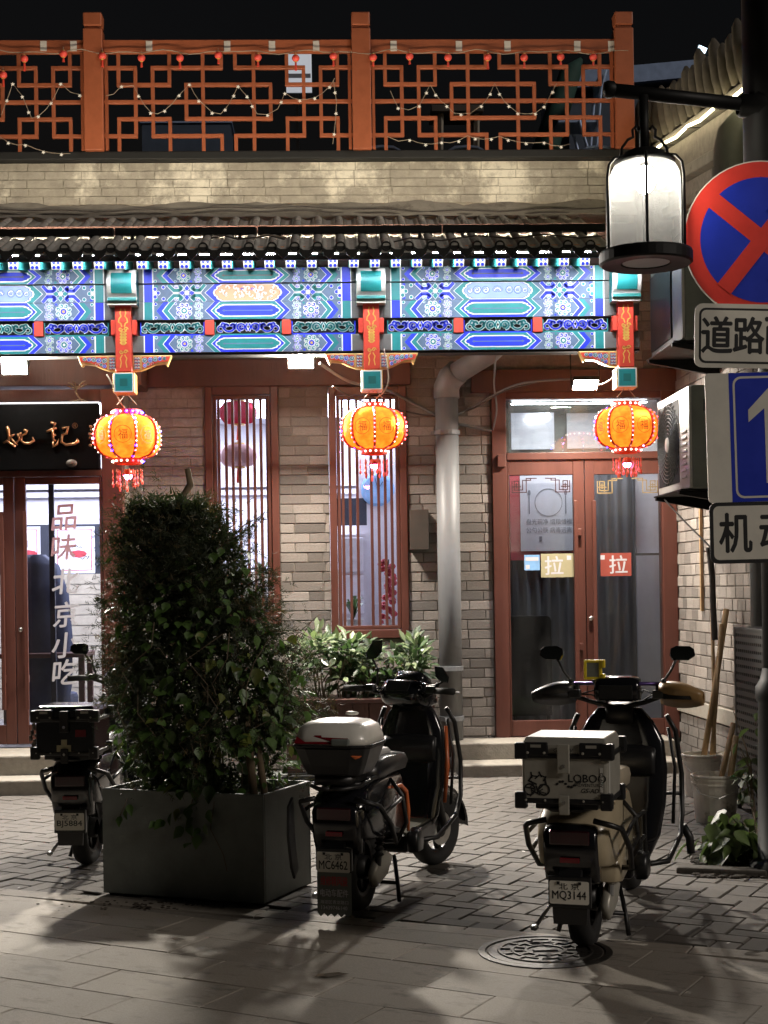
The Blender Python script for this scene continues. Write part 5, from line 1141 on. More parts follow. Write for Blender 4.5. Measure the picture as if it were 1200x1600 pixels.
c = at(112, 724, 11.9); q = MB(); q.ball((c.x, 11.895, c.z), .045, .02, .032, 12, 8); q.build('resin_plug', K['brownbox'], o, smooth=True)
# branch-like ornament on the board top
b_ = at(122, 630, 11.93); o = thing('twig_ornament', 'small twisted metal tree ornament standing on the signboard', 'ornament', b_)
q = MB(); q.tube([b_ + Vector((.03, 0, .012)), b_ + Vector((.005, 0, .05)), b_ + Vector((-.02, 0, .09)), b_ + Vector((-.005, 0, .14))], [.012, .008, .008, .006], 6); q.build('trunk', K['bark'], o)
for dx, dz in ((-.09, .13), (.07, .14), (-.04, .17), (.06, .17), (-.08, .155)):
    q = MB(); q.tube([b_ + Vector((-.012, 0, .11)), b_ + Vector((dx * .6, .01, dz)), b_ + Vector((dx, 0, dz + .01))], [.006, .009, .004], 5); q.build('branch', K['bark'], o)
for dx in (-.09, -.05, .0, .05, .09):
    q = MB(); q.tube([b_ + Vector((.02, 0, .03)), b_ + Vector((dx, .01, .008))], [.008, .004], 5); q.build('root', K['bark'], o)

# ============================================================ DRAINPIPE, CABLES, WALL BOX
Yp = YW - .14; zt = at(700, 615, Yp).z; xp0 = at(698, 640, Yp).x
o = thing('drainpipe', 'weathered grey drainpipe running up the brick wall and bending under the eave', 'pipe', (xp0, Yp, 0))
rp_ = .096
q = MB(); q.tube([(xp0, Yp, .10), (xp0, Yp, zt - .02)], rp_, 20); q.build('straight_pipe', K['pipe'], o, smooth=True)
pe = at(762, 553, 11.98); e0 = Vector((xp0, Yp, zt)); q = MB()
q.tube([e0 + Vector((0, 0, -.04)), e0 + Vector((0, 0, .05)), e0 + Vector((.03, -.03, .12)), e0 + Vector((.09, -.09, .17))], [rp_ + .012] * 4, 20); q.build('elbow', K['pipe'], o, smooth=True)
q = MB(); q.tube([e0 + Vector((.05, -.05, .14)), pe, pe + (pe - e0).normalized() * .35], rp_ - .004, 20); q.build('sloping_pipe', K['pipe'], o, smooth=True)
for py in (676, 1044, 1122):
    z = at(698, py, Yp).z; q = MB(); q.lathe([(rp_ + .001, z - .022), (rp_ + .012, z - .02), (rp_ + .012, z + .016), (rp_ + .001, z + .018)], (xp0, Yp, 0), 20); q.box(xp0 - rp_ - .04, xp0 - rp_ - .005, Yp - .01, Yp + .02, z - .012, z + .012); q.build('pipe_collar', K['pipe'], o)
q = MB(); q.tube([(xp0, Yp, -.01), (xp0, Yp, .10)], rp_ + .01, 20); q.build('pipe_shoe', K['pipe'], o, smooth=True)
def cable(pts, r, lab, mt='cable', name='wall_cable'):
    q = MB(); P3 = [at(a, b, y) for a, b, y in pts]; out = []
    for i_ in range(len(P3) - 1):
        for t in range(5):
            p0 = P3[max(0, i_ - 1)]; p1_, p2_ = P3[i_], P3[i_ + 1]; p3_ = P3[min(len(P3) - 1, i_ + 2)]; u = t / 5
            out.append(.5 * ((2 * p1_) + (p2_ - p0) * u + (2 * p0 - 5 * p1_ + 4 * p2_ - p3_) * u * u + (3 * p1_ - p0 - 3 * p2_ + p3_) * u ** 3))
    out.append(P3[-1]); q.tube(out, r, 7); tag(q.build(name, K[mt], smooth=True), lab, 'cable')
YC = YW - .05
cable([(500, 568, YB + .2), (545, 596, 11.9), (600, 608, 12.2), (630, 622, YC), (680, 648, YC - .02)], .012, 'thick grey conduit sagging past the middle drop block to the drainpipe', 'pipe')
cable([(715, 662, YC), (745, 668, YC), (768, 673, YC)], .013, 'short grey conduit between drainpipe and right door frame', 'pipe')
cable([(520, 604, 11.7), (560, 625, 12.1), (620, 640, YC), (680, 650, YC), (730, 642, YC), (790, 610, 12.2), (840, 597, 12.1)], .007, 'thin black cable crossing behind the middle lantern towards the right door')
cable([(715, 648, YC), (740, 635, YC), (775, 615, YC - .1), (820, 598, 12.1), (905, 592, 11.9)], .009, 'grey cable rising from the drainpipe to the floodlight over the right door', 'pipe')
cable([(775, 555, 11.7), (772, 600, 12.2), (776, 640, 12.35), (770, 672, YC)], .008, 'twisted cable dropping beside the right door frame', 'pipe')
cable([(600, 545, YB - .1), (607, 590, YB - .13), (600, 612, YB - .1), (588, 622, YB - .03)], .005, 'thin pink wire hanging from the bracket to the middle lantern', 'wire')
cable([(167, 585, YB - .1), (175, 600, YB - .1), (186, 625, YB - .05), (197, 640, YB - .03)], .005, 'thin wire hanging from the bracket to the lantern beside the signboard', 'wire')
cable([(962, 580, YB - .1), (955, 592, 11.4), (940, 600, 11.6), (925, 600, 11.8)], .006, 'thin cable from the last drop block to the floodlight', 'wire')
r2 = rect(641, 797, 669, 858, YW - .1); o = thing('wall_box', 'plain brown metal box on the brick wall beside the drainpipe', 'box', ((r2[0] + r2[1]) / 2, YW, r2[2]))
part('case', K['brownbox'], o, (r2[0], r2[1], YW - .11, YW - .001, r2[2], r2[3]), bevel=.004); part('lid', K['brownbox'], o, (r2[0] - .004, r2[1] + .004, YW - .118, YW - .1102, r2[2] - .004, r2[3] + .004), bevel=.002)

# ============================================================ NEIGHBOUR ON THE RIGHT
XN = XR + .005
nb = thing('neighbour_building', 'pale brick side wall of the neighbouring house with moulded tiled cornice', 'building', (XN, 11, 0))
sp = .03
xw = lambda y: XN + (12.45 - y) * sp
def wallstrip(q, y0, y1, z0, z1, off=0.0, thick=.3, sl=0.0): q.add([(xw(y) - off + dx, y, z + sl * (y - 11)) for z in (z0, z1) for y in (y0, y1) for dx in (0, thick + off)], [(0, 2, 3, 1), (4, 5, 7, 6), (0, 1, 5, 4), (2, 6, 7, 3), (0, 4, 6, 2), (1, 3, 7, 5)])
q = MB(); wallstrip(q, 8.6, 15, 0, 4.3); nwall = q.build('wall', K['mortar'], nb)
br_n = []
C = .0915
rowz = 0; z = .56
yv1 = 12.44
def rightpx(y, z, x):
    xc = x * math.cos(YAW) - y * math.sin(YAW); yc = x * math.sin(YAW) + y * math.cos(YAW); return 600 + FPX * xc / yc
zlist = [(0.005 + i_ * .084, .084) for i_ in range(5)] + [(.565 + i_ * C, C) for i_ in range(45)]
stn = MB(); cnt = 0
cand = []
for ri, (z, c_) in enumerate(zlist):
    y = yv1 - (.0 if ri % 2 else .08)
    while y > 9.3:
        l = .19 if rb.random() < .75 else .12
        ya, yb3 = max(y - l, 9.2), min(y, yv1)
        if yb3 - ya > .03: cand.append((ya, yb3, z, c_, ya > 10.3))
        y -= l
ang = math.atan(sp)
cand.sort(key=lambda t: (not t[4], abs(t[2] - 1.6)))
for n_, (ya, yb3, z, c_, vis) in enumerate(cand):
    ym = (ya + yb3) / 2; d = .010 + rb.uniform(0, .006)
    if n_ < 300: inst(brick_me, 'brick', nwall, (xw(ym), ym, z + c_ / 2), (0, 0, -math.pi / 2 + ang), (yb3 - ya - .008, d, c_ - .008))
    else: stn.obox((xw(ym) - d / 2, ym, z + c_ / 2), (d / 2, (yb3 - ya) / 2 - .004, c_ / 2 - .004), Matrix.Rotation(ang, 3, 'Z'))
kind(stn.build('brick_courses', K['brick'], nwall), 'stuff')
q = MB(); wallstrip(q, 8.6, 12.44, .435, .555, .035, .3); q.build('plinth_ledge', K['stone'], nb, bevel=.006)
for z0, z1, off, mt in ((4.43, 4.51, .085, 'cement'), (4.51, 4.65, .03, 'brick'), (4.65, 4.74, .12, 'cement'), (4.74, 5.00, .05, 'brick'), (5.04, 5.09, .10, 'cement')):
    q = MB(); wallstrip(q, 8.6, 15, z0 + .001, z1, off, .3, .125); q.build('cornice_moulding', K[mt], nb, bevel=.012)
q = MB(); wallstrip(q, 8.6, 15, 4.9, 5.5, -.06, .5, .125); q.build('roof_edge', K['darktile'], nb)
tm2 = MB(); tm2.loft([[(r_ * math.cos(a * math.pi / 5), r_ * math.sin(a * math.pi / 5) * .7, z) for a in range(10)] for r_, z in ((.048, 0), (.062, .12), (.060, .24), (.045, .34), (.012, .39))]); cone_me = mesh_of(tm2, 'ridge_tile', mat('ridge_tile', (.10, .085, .065), .85, var=.3, rand=.25), True)
y = 13.6; i_ = 0
while y > 8.5:
    inst(cone_me, 'ridge_tile', nb, (xw(y) - .07, y, 5.09 + .125 * (y - 11) + .02 * (i_ % 2)), (0, R(-8), 0), (1, 1, rb.uniform(.9, 1.15))); y -= .19; i_ += 1
pl3 = []
for y_, w_ in ((12.6, 0), (12.2, .01), (11.8, -.012), (11.45, .014), (11.1, -.01), (10.7, .012), (10.3, -.008), (9.9, .01), (9.5, 0), (9.0, .01)): pl3.append(Vector((xw(y_) - .135, y_, 5.005 + .125 * (y_ - 11) + w_)))
o = thing('led_rope_light', 'glowing warm white rope light along the neighbour cornice', 'rope light', pl3[0]); q = MB(); q.tube(pl3, .011, 6); q.build('glowing_tube', GL['strip'], o, smooth=True); q = MB(); q.tube([pl3[0] + Vector((-.004, 0, -.13)), pl3[0] + Vector((-.004, 0, 0))], .008, 6); q.build('end_lead', K['wire'], o)
for p_ in pl3[1::2]:
    q = MB(); q.box(p_.x - .015, p_.x + .25, p_.y - .006, p_.y + .006, p_.z - .016, p_.z - .0115); q.build('clip', K['darkmetal'], o)
q = MB(); wallstrip(q, 8.6, 15, 4.2, 4.43, 0, .3, .125); q.build('gable_wall', K['brick'], nb)
# fat bent duct beside the sign post
d0 = at(1141, 300, 10.2); o = thing('bent_duct', 'fat grey green duct bending into the neighbour wall below the cornice', 'duct', d0)
q = MB(); d1 = at(1141, 232, 10.2); q.tube([d0 - Vector((0, 0, .6)), d0, d1, d1 + Vector((.02, 0, .09)), d1 + Vector((.09, 0, .17)), d1 + Vector((.20, 0, .20)), d1 + Vector((.5, 0, .2))], .115, 20); q.build('duct', K['acgrey'], o, smooth=True)
q = MB(); q.tube([d0 + Vector((0, 0, .10)), d0 + Vector((0, 0, .17))], .124, 20); q.build('duct_collar', K['acgrey'], o)
q = MB(); q.tube([d0 - Vector((0, 0, .62)), d0 - Vector((0, 0, .60)), d0 + Vector((.3, 0, -.6))], .05, 8); q.build('wall_bracket', K['darkmetal'], o)
# thin bamboo strip and pipes on that wall
a, b = at(1086, 788, 11.62), at(1088, 955, 11.62)
a.x = xw(11.62) - .03; b.x = a.x
q = MB(); q.bar(a, b, .028, .022, (1, 0, 0)); tag(q.build('bamboo_strip', K['stick']), 'pale bamboo strip hanging against the neighbour brick wall', 'strip')
q = MB(); xx = at(1172, 900, 10.1); q.tube([(xw(10.1) - .07, 10.1, .9), (xw(10.1) - .07, 10.1, 2.9)], .05, 14); tag(q.build('thin_drainpipe', K['pipe'], smooth=True), 'grey pipe on the neighbour wall behind the road signs', 'pipe')
# ---- air conditioners
def aircon(name_lab, X, y0, y1, z0, z1, front, dep=.34, shade=False):
    o = thing('air_conditioner', name_lab, 'air conditioner', (X, (y0 + y1) / 2, z0))
    bodym = K['acwhite']
    part('casing', K['acgrey'], o, (X + .02, X + dep, y0, y1, z0, z1), bevel=.012)
    q = MB(); fr_ = [(X, X + .0195, y0 + .004, y1 - .004, z0 + .004, z1 - .004)]
    part('front_panel', bodym if not shade else K['acdark'], o, *fr_, bevel=.006)  # shade flag puts the unit's shadow into a dark front colour
    W_, H_ = y1 - y0, z1 - z0; gy0, gy1 = y0 + .30 * W_, y1 - .03; gz0, gz1 = z0 + .06, z1 - .06
    gp = part('fan_opening', K['hole'], o, (X - .003, X - .0005, gy0, gy1, gz0, gz1))
    q = MB(); cy_, cz_ = (gy0 + gy1) / 2, (gz0 + gz1) / 2
    if shade:
        for i_ in range(26):
            y = gy0 + (gy1 - gy0) * (i_ + .5) / 26; q.box(X - .012, X - .003, y - .006, y + .006, gz0, gz1)
    else:
        for r_ in [k * .028 for k in range(2, 11)]:
            q.tube([(X - .010, max(gy0, min(gy1, cy_ + r_ * 1.15 * math.cos(a * .1963))), max(gz0, min(gz1, cz_ + r_ * math.sin(a * .1963)))) for a in range(32)], .0035, 4, closed=True)
        for a in range(30):
            t = a * math.pi / 15; pts = []
            for s2 in range(6):
                r_ = .05 + s2 * .052; tt = t + s2 * .13; pts.append((X - .007, max(gy0, min(gy1, cy_ + r_ * 1.15 * math.cos(tt))), max(gz0, min(gz1, cz_ + r_ * math.sin(tt)))))
            q.tube(pts, .003, 4)
    q.build('grille', K['acdark'] if not shade else K['darkmetal'], gp)
    if not shade:
        q = MB(); q.lathe([(.0001, -.018), (.05, -.016), (.055, -.004)], (X - .002, cy_, cz_), 16, axis='x'); q.build('grille_hub', K['acwhite'], gp, smooth=True)
        for i_ in range(8):
            z = z0 + .08 + i_ * .045; q = MB(); q.box(X - .007, X - .0005, y0 + .07 * W_, y0 + .22 * W_, z, z + .018); q.build('louvre', K['acwhite'], o, bevel=.003)
        part('maker_badge', K['bluefilm'], o, (X - .002, X - .0005, y0 + .10 * W_, y0 + .18 * W_, z1 - .2, z1 - .09))
        part('side_grip', K['acdark'], o, (X + .10, X + .24, y0 - .004, y0 - .0005, z1 - .18, z1 - .10), bevel=.001)
    part('trim', K['acwhite'], o, (X + .0, X + .018, y0 - .003, y0 + .003, z0 + .01, z1 - .01))
    for y in (y0 + .12, y1 - .12):
        q = MB(); xe_ = xw(y); q.add([(x_, y + dy, z_) for dy in (-.02, .02) for x_, z_ in ((X - .05, z0 - .012), (xe_, z0 - .012), (xe_, z0 - .14), (X - .05, z0 - .035))], [(0, 1, 2, 3), (7, 6, 5, 4), (0, 4, 5, 1), (1, 5, 6, 2), (2, 6, 7, 3), (3, 7, 4, 0)]); q.build('bracket_arm', K['blackpaint'], o)
    part('tray', K['blackpaint'], o, (X - .05, X + dep + .04, y0 + .05, y1 - .05, z0 - .0115, z0 - .001))
    return o
Xa = 2.47
aircon('lower air conditioner with round fan grille bracketed to the neighbour wall', Xa, 10.10, 11.07, at(1060, 770, 10.6).z, at(1060, 616, 10.6).z, 1)
aircon('upper air conditioner in dark shade bracketed beside the painted beam', Xa, 10.25, 11.25, at(1045, 546, 10.7).z, at(1045, 400, 10.7).z, 1, shade=True)
q = MB(); q.tube([at(1038, 780, 10.9), at(1065, 810, 10.7), at(1110, 855, 10.3)], .007, 5); q.tube([at(1108, 855, 10.2), at(1113, 900, 10.2), at(1114, 940, 10.2), at(1117, 1000, 10.2)], .022, 8); tag(q.build('insulated_hose', K['cable']), 'dark insulated hose hanging below the lower air conditioner', 'hose')

# ---- buckets with sticks, perforated cabinet
def bucket(base, r_, h, lab, tilt=0, n=24):
    o = thing('paint_bucket', lab, 'bucket', base); b_ = Vector(base)
    q = MB(); q.lathe([(.0001, .002), (r_ * .86, .0), (r_, h), (r_ * .97, h), (r_ * .83, .012), (.0001, .012)], b_, n); q.build('pail', K['bucket'], o, smooth=False)
    q = MB()
    for z in (h * .80, h * .90, h - .01): q.lathe([(r_ * (.86 + .14 * z / h), z - .006), (r_ * (.86 + .14 * z / h) + .007, z - .005), (r_ * (.86 + .14 * z / h) + .007, z + .005), (r_ * (.86 + .14 * z / h), z + .006)], b_, n)
    q.build('rim_band', K['bucket'], o)
    q = MB(); q.tube([b_ + Vector((-r_ * .98, -.02, h * .82)), b_ + Vector((-r_ * .8, -r_ * .7, h * .62)), b_ + Vector((-.02, -r_ * 1.1, h * .45 + tilt)), b_ + Vector((r_ * .7, -r_ * .8, h * .66)), b_ + Vector((r_ * .98, -.02, h * .82))], .005, 6); q.build('handle', K['offwhite'], o)
    return o
b1 = gnd(1097, 1243); b2 = gnd(1118, 1283); b3 = gnd(1137, 1232)
bucket(b1, .135, .30, 'white plastic bucket holding wooden sticks beside the door steps'); bucket(b2, .145, .30, 'stained white bucket with a wire handle next to the perforated cabinet', .03); bucket(b3, .11, .26, 'small white bucket half hidden behind the stained bucket')
def stick(p, q2, r_, lab, mt='stick'):
    q = MB(); q.tube([p, p.lerp(q2, .5) + Vector((.006, 0, 0)), q2], r_, 8); tag(q.build('wooden_stick', K[mt], smooth=True), lab, 'stick')
stick(b1 + Vector((-.03, 0, .02)), at(1135, 952, b1.y + .25), .022, 'thickest wooden stick leaning from the bucket to the wall'); stick(b1 + Vector((.05, .02, .02)), at(1127, 975, b1.y + .2), .015, 'second thinner stick in the bucket beside the steps')
stick(b1 + Vector((.09, 0, .02)), at(1112, 930, b1.y + .3), .014, 'pale bent stick in the bucket beside the steps'); stick(b2 + Vector((-.03, 0, .02)), at(1146, 1130, b2.y + .15), .018, 'short stick standing in the stained bucket'); stick(b2 + Vector((.05, 0, .02)), at(1150, 1150, b2.y + .1), .02, 'stubby stick in the stained bucket against the cabinet')
X0 = at(1149, 1130, 9.78).x; X1 = X0 + .5
o = thing('perforated_cabinet', 'dark grey perforated metal cabinet beside the buckets', 'cabinet', (X0 + .25, 9.2, 0))
zt = at(1150, 981, 9.78).z
part('casing', K['hole'], o, (X0 + .014, X1, 8.92, 9.78, .06, zt - .012)); part('top', K['perf'], o, (X0, X1 + .01, 8.90, 9.8, zt - .0115, zt + .008), bevel=.004)
for b_ in ((X0, X0 + .03, 8.905, 8.935, 0, zt - .012), (X1 - .03, X1, 8.905, 8.935, 0, zt - .012), (X0, X0 + .03, 9.76, 9.79, 0, zt - .012), (X0 + .03, X1 - .03, 8.906, 8.934, .03, .07)): part('frame_bar', K['perf'], o, b_)
q = MB(); nx, nz = 13, 22
for a in range(nz + 1): z = .07 + (zt - .09) * a / nz; q.box(X0 + .03, X1 - .03, 8.908, 8.916, z - .015, z + .015)
for a in range(nx + 1): x_ = X0 + .03 + (X1 - X0 - .06) * a / nx; q.box(x_ - .009, x_ + .009, 8.909, 8.915, .07, zt - .02)
q.build('front_mesh', K['perf'], o)
q = MB(); ny = 18
for a in range(nz + 1): z = .07 + (zt - .09) * a / nz; q.box(X0 + .003, X0 + .011, 8.935, 9.76, z - .015, z + .015)
for a in range(ny + 1): y_ = 8.935 + .825 * a / ny; q.box(X0 + .004, X0 + .010, y_ - .010, y_ + .010, .07, zt - .02)
q.build('side_mesh', K['perf'], o)

# ============================================================ STREET LANTERN AND ROAD SIGNS ON ONE POST
YS = 7.6; YL = 7.35; S = 7.6 / 5.5
pc = at(1212, 640, YS); pr2 = .085
pole = thing('sign_post', 'black steel street post carrying lantern bracket and road signs', 'post', (pc.x, YS, 0))
q = MB(); q.tube([(pc.x, YS, 0), (pc.x, YS, 6.6)], pr2, 24); q.build('shaft', K['blackpaint'], pole, smooth=True)
q = MB(); q.tube([(pc.x - .02, YS, 3.3), (pc.x - .02, YS, 6.6)], .125, 24); q.build('upper_sleeve', K['blackpaint'], pole, smooth=True)
q = MB(); q.lathe([(.17, 0), (.17, .04), (.125, .07), (.112, .88), (.125, .90), (.125, .96), (.10, 1.0), (pr2 + .002, 1.06)], (pc.x, YS, 0), 24); q.build('base', K['blackpaint'], pole, smooth=True)
za = at(1000, 143, YL).z
q = MB(); q.tube([(at(948, 143, YL).x, YL - .03, za), (pc.x, YS, za)], .034, 16); arm = q.build('bracket_arm', K['blackpaint'], pole, smooth=True)
q = MB(); x_ = at(948, 143, YL).x; q.lathe([(.0001, -.024), (.036, -.02), (.044, 0), (.040, .024), (.034, .036)], (x_, YL - .03, za), 16, axis='x'); q.build('end_cap', K['blackpaint'], arm, smooth=True)
q = MB(); x_ = at(1158, 150, YS).x; q.lathe([(.046, -.03), (.060, -.015), (.060, .03), (.08, .06), (.08, .11)], (x_, YS - .04, za - .005), 18, axis='x'); q.build('arm_socket', K['blackpaint'], arm, smooth=True)
# lantern
c = at(1008, 320, YL); xh = c.x
lam = thing('street_lantern', 'lit street lantern with ribbed frosted glass in a black wire cage', 'street lamp', (xh, YL, at(1008, 410, YL).z))
zt, z1, z0, zbm = at(1008, 240, YL).z, at(1008, 250, YL).z, at(1008, 392, YL).z, at(1008, 414, YL).z
q = MB(); q.tube([(xh, YL, zt - .01 * S), (xh, YL, za - .02)], .018 * S, 12); q.build('hanger_rod', K['blackpaint'], lam, smooth=True)
q = MB(); q.lathe([(r_ * S, z_) for r_, z_ in [(.0001, zt + .012 * S), (.055, zt + .01 * S), (.075, zt), (.080, zt - .022 * S), (.11, z1 - .004 * S), (.11, z1 - .012 * S), (.0001, z1 - .012 * S)]], (xh, YL, 0), 28); q.build('top_dome', K['blackpaint'], lam, smooth=True)
for s_ in (1, -1):
    q = MB(); q.tube([(xh + s_ * .018 * S, YL, zt + .085 * S), (xh + s_ * .03 * S, YL, zt + .10 * S), (xh + s_ * .042 * S, YL, zt + .085 * S), (xh + s_ * .04 * S, YL, zt + .06 * S), (xh + s_ * .06 * S, YL, zt + .05 * S), (xh + s_ * .082 * S, YL, zt + .02 * S), (xh + s_ * .086 * S, YL, zt - .02 * S)], .008, 6); q.build('scroll', K['blackpaint'], lam, smooth=True)
rg = .126
q = MB(); q.lathe([(r_ * S, z_) for r_, z_ in [(.085, z1 - .012 * S), (.108, z1 - .022 * S), (.121, z1 - .045 * S), (rg, z1 - .075 * S), (rg + .001, (z0 + z1) / 2), (rg, z0 + .002 * S)]], (xh, YL, 0), 240, rib=lambda a: 1 + .016 * math.cos(a * 48)); q.build('ribbed_glass', GL['frost'], lam, smooth=True)
q = MB(); q.lathe([(r_ * S, z_) for r_, z_ in [(.05, z0 - .004 * S), (.165, z0 - .004 * S), (.168, z0 - .012 * S), (.168, zbm + .006 * S), (.160, zbm), (.09, zbm + .004 * S), (.085, zbm + .012 * S), (.05, zbm + .012 * S)]], (xh, YL, 0), 40); q.build('base_ring', K['blackpaint'], lam, smooth=False)
q = MB(); q.lathe([(r_ * S, z_) for r_, z_ in [(.0001, zbm + .008 * S), (.085, zbm + .008 * S)]], (xh, YL, 0), 24); q.build('lower_lens', K['frosted'], lam)
for k in range(6):
    a = R(20 + 60 * k); d = Vector((math.cos(a), math.sin(a), 0))
    q = MB(); q.tube([Vector((xh, YL, z)) + d * (r_ * S) for r_, z in ((.08, zt - .015 * S), (.125, zt - .028 * S), (.148, zt - .055 * S), (.155, zt - .10 * S), (.155, z0 - .004 * S))], .0075, 6); q.build('cage_wire', K['blackpaint'], lam, smooth=True)
q = MB(); q.ball((xh, YL, z1 - .07 * S), .052, .052, .07, 16, 10); q.build('bulb', GL['bulb'], lam, smooth=True)
q = MB(); q.tube([(xh, YL, z1 - .035 * S), (xh, YL, z1 - .011 * S)], .022, 10); q.build('bulb_socket', K['blackpaint'], lam)
# road signs (plates stand just before the post)
ysn = YS - .125 - .03
def plate(pts_px, y, th=.004):
    return [at(a, b, y) for a, b in pts_px]
def clamp(o, z):
    for dx in (-.05, .05):
        q = MB(); q.lathe([(.0001, -.008), (.009, -.007), (.011, 0)], (pc.x + dx, ysn - .017, z), 8, axis='y'); q.build('bolt', K['metal'], o)
    q = MB(); q.tube([(pc.x + .132 * math.cos(a * .3927), YS + .132 * math.sin(a * .3927), z) for a in range(16)], .008, 5, closed=True); q.box(pc.x - .03, pc.x + .03, ysn + .002, YS - .124, z - .02, z + .02); q.build('clamp', K['darkmetal'], o)
cs = at(1191, 375, ysn); rs_ = .292 * S
sg_ = thing('no_stopping_sign', 'round no stopping sign, red ring and cross on blue', 'road sign', (cs.x, ysn, cs.z - rs_))
def disc(r_, y, n=56): return [(cs.x + r_ * math.cos(2 * math.pi * k / n), y, cs.z + r_ * math.sin(2 * math.pi * k / n)) for k in range(n)]
q = MB(); n = 56; q.add(disc(rs_, ysn - .003) + disc(rs_, ysn + .002), [tuple(range(n)), tuple(range(2 * n - 1, n - 1, -1))] + [(k, k + n, (k + 1) % n + n, (k + 1) % n) for k in range(n)]); pt = q.build('plate', K['signwhite'], sg_)
q = MB(); q.add(disc(rs_ - .006, ysn - .0036), [tuple(range(n))]); q.build('red_ring', K['signred'], pt)
q = MB(); q.add(disc(rs_ * .79, ysn - .0044), [tuple(range(n))]); q.build('blue_field', K['signblue'], pt)
for t in (45, -45):
    q = MB(); M3 = Matrix.Rotation(R(t - 6), 3, 'Y'); q.add([Vector((cs.x, ysn - .0052 - (.0006 if t < 0 else 0), cs.z)) + M3 @ Vector((x, 0, z)) for x, z in ((-.232 * S, -.031 * S), (.232 * S, -.031 * S), (.232 * S, .031 * S), (-.232 * S, .031 * S))], [(0, 1, 2, 3)]); q.build('red_bar', K['signred'], pt)
clamp(sg_, cs.z + .16); clamp(sg_, cs.z - .19)
def rplate(name, lab, cx, cz, w, h, r_, rot, mats, y):
    o = thing(name, lab, 'road sign', (cx, y, cz - h / 2)); pts = rrect(w / 2, h / 2, r_)
    c_, s_ = math.cos(rot), math.sin(rot); tr = lambda u, v: (cx + u * c_ - v * s_, cz + u * s_ + v * c_)
    q = MB(); q.prism([tr(u, v) for u, v in pts], y - .003, y + .002); q.build('plate', mats, o)
    return o, tr
def flat(o, tr, pts, y, mt, name):
    q = MB(); P_ = [tr(u, v) for u, v in pts]; q.add([(a, y, b) for a, b in P_], [tuple(range(len(P_)))]); return q.build(name, mt, o)
# 1: roadside text plate
w_, h_ = .60 * S, .235 * S; c = at(1086, 522, ysn - .012); rot = -.028
o, tr = rplate('roadside_text_sign', 'white text plate reading 道路两侧 in black below the round sign', c.x + w_ / 2 - .003, at(1200, 527, ysn).z, w_, h_, .03 * S, rot, K['signwhite'], ysn - .012)
flat(o, tr, rrect(w_ / 2 - .016 * S, h_ / 2 - .016 * S, .024 * S), ysn - .0158, K['ink'], 'black_border'); flat(o, tr, rrect(w_ / 2 - .024 * S, h_ / 2 - .024 * S, .018 * S), ysn - .0164, K['signwhite'], 'white_field')
q = MB()
for i_, ch in enumerate('道路两侧'): u, v = tr(-w_ / 2 + (.082 + i_ * .118) * S, .004); q.text(ch, u, v, .132 * S, ysn - .0172, .028, rot=rot, w=.112 * S)
q.build('lettering', K['ink'], o); clamp(o, at(1200, 527, ysn).z)
# 2: blue arrow sign with white panel
y2 = ysn - .012; zc_ = at(1200, 682, ysn).z; xl = at(1103, 690, ysn).x; w_, h_ = .62 * S, .475 * S; rot = .018
o, tr = rplate('arrow_sign', 'blue and white road sign with a white straight ahead arrow', xl + w_ / 2, zc_, w_, h_, .02, rot, K['signwhite'], y2)
bx0 = -w_ / 2 + .088 * S
flat(o, tr, [(bx0, -h_ / 2 + .001), (w_ / 2 - .001, -h_ / 2 + .001), (w_ / 2 - .001, h_ / 2 - .001), (bx0, h_ / 2 - .001)], y2 - .0036, K['signblue'], 'blue_field')
bw_, cxb = (w_ / 2 - bx0) / 2, (w_ / 2 + bx0) / 2
flat(o, tr, [(cxb + u, v) for u, v in rrect(bw_ - .014 * S, h_ / 2 - .014 * S, .03 * S)], y2 - .0042, K['signwhite'], 'white_border'); flat(o, tr, [(cxb + u, v) for u, v in rrect(bw_ - .022 * S, h_ / 2 - .022 * S, .024 * S)], y2 - .0048, K['signblue'], 'inner_field')
ax = at(1206, 690, ysn).x - (xl + w_ / 2)
flat(o, tr, [(ax + u * S, v * S) for u, v in ((0, .19), (-.088, .10), (-.088, .055), (-.028, .105), (-.028, -.17), (.028, -.17), (.028, .105), (.088, .055), (.088, .10))], y2 - .0054, K['signwhite'], 'arrow')
clamp(o, zc_ + .12); clamp(o, zc_ - .12)
# 3: motor vehicle plate
w_, h_ = .62 * S, .225 * S; zc_ = at(1200, 831, ysn).z; rot = .010; xl = at(1108, 832, ysn).x
o, tr = rplate('motor_vehicle_text_sign', 'black edged white plate reading 机动车 at the bottom of the post', xl + w_ / 2, zc_, w_, h_, .028 * S, rot, K['ink'], y2)
flat(o, tr, rrect(w_ / 2 - .014 * S, h_ / 2 - .014 * S, .02 * S), y2 - .0036, K['signwhite'], 'white_field'); q = MB()
for i_, ch in enumerate('机动车'): u, v = tr(-w_ / 2 + (.095 + i_ * .150) * S, 0); q.text(ch, u, v, .142 * S, y2 - .0042, .026, rot=rot, w=.118 * S)
q.build('lettering', K['ink'], o); clamp(o, zc_)

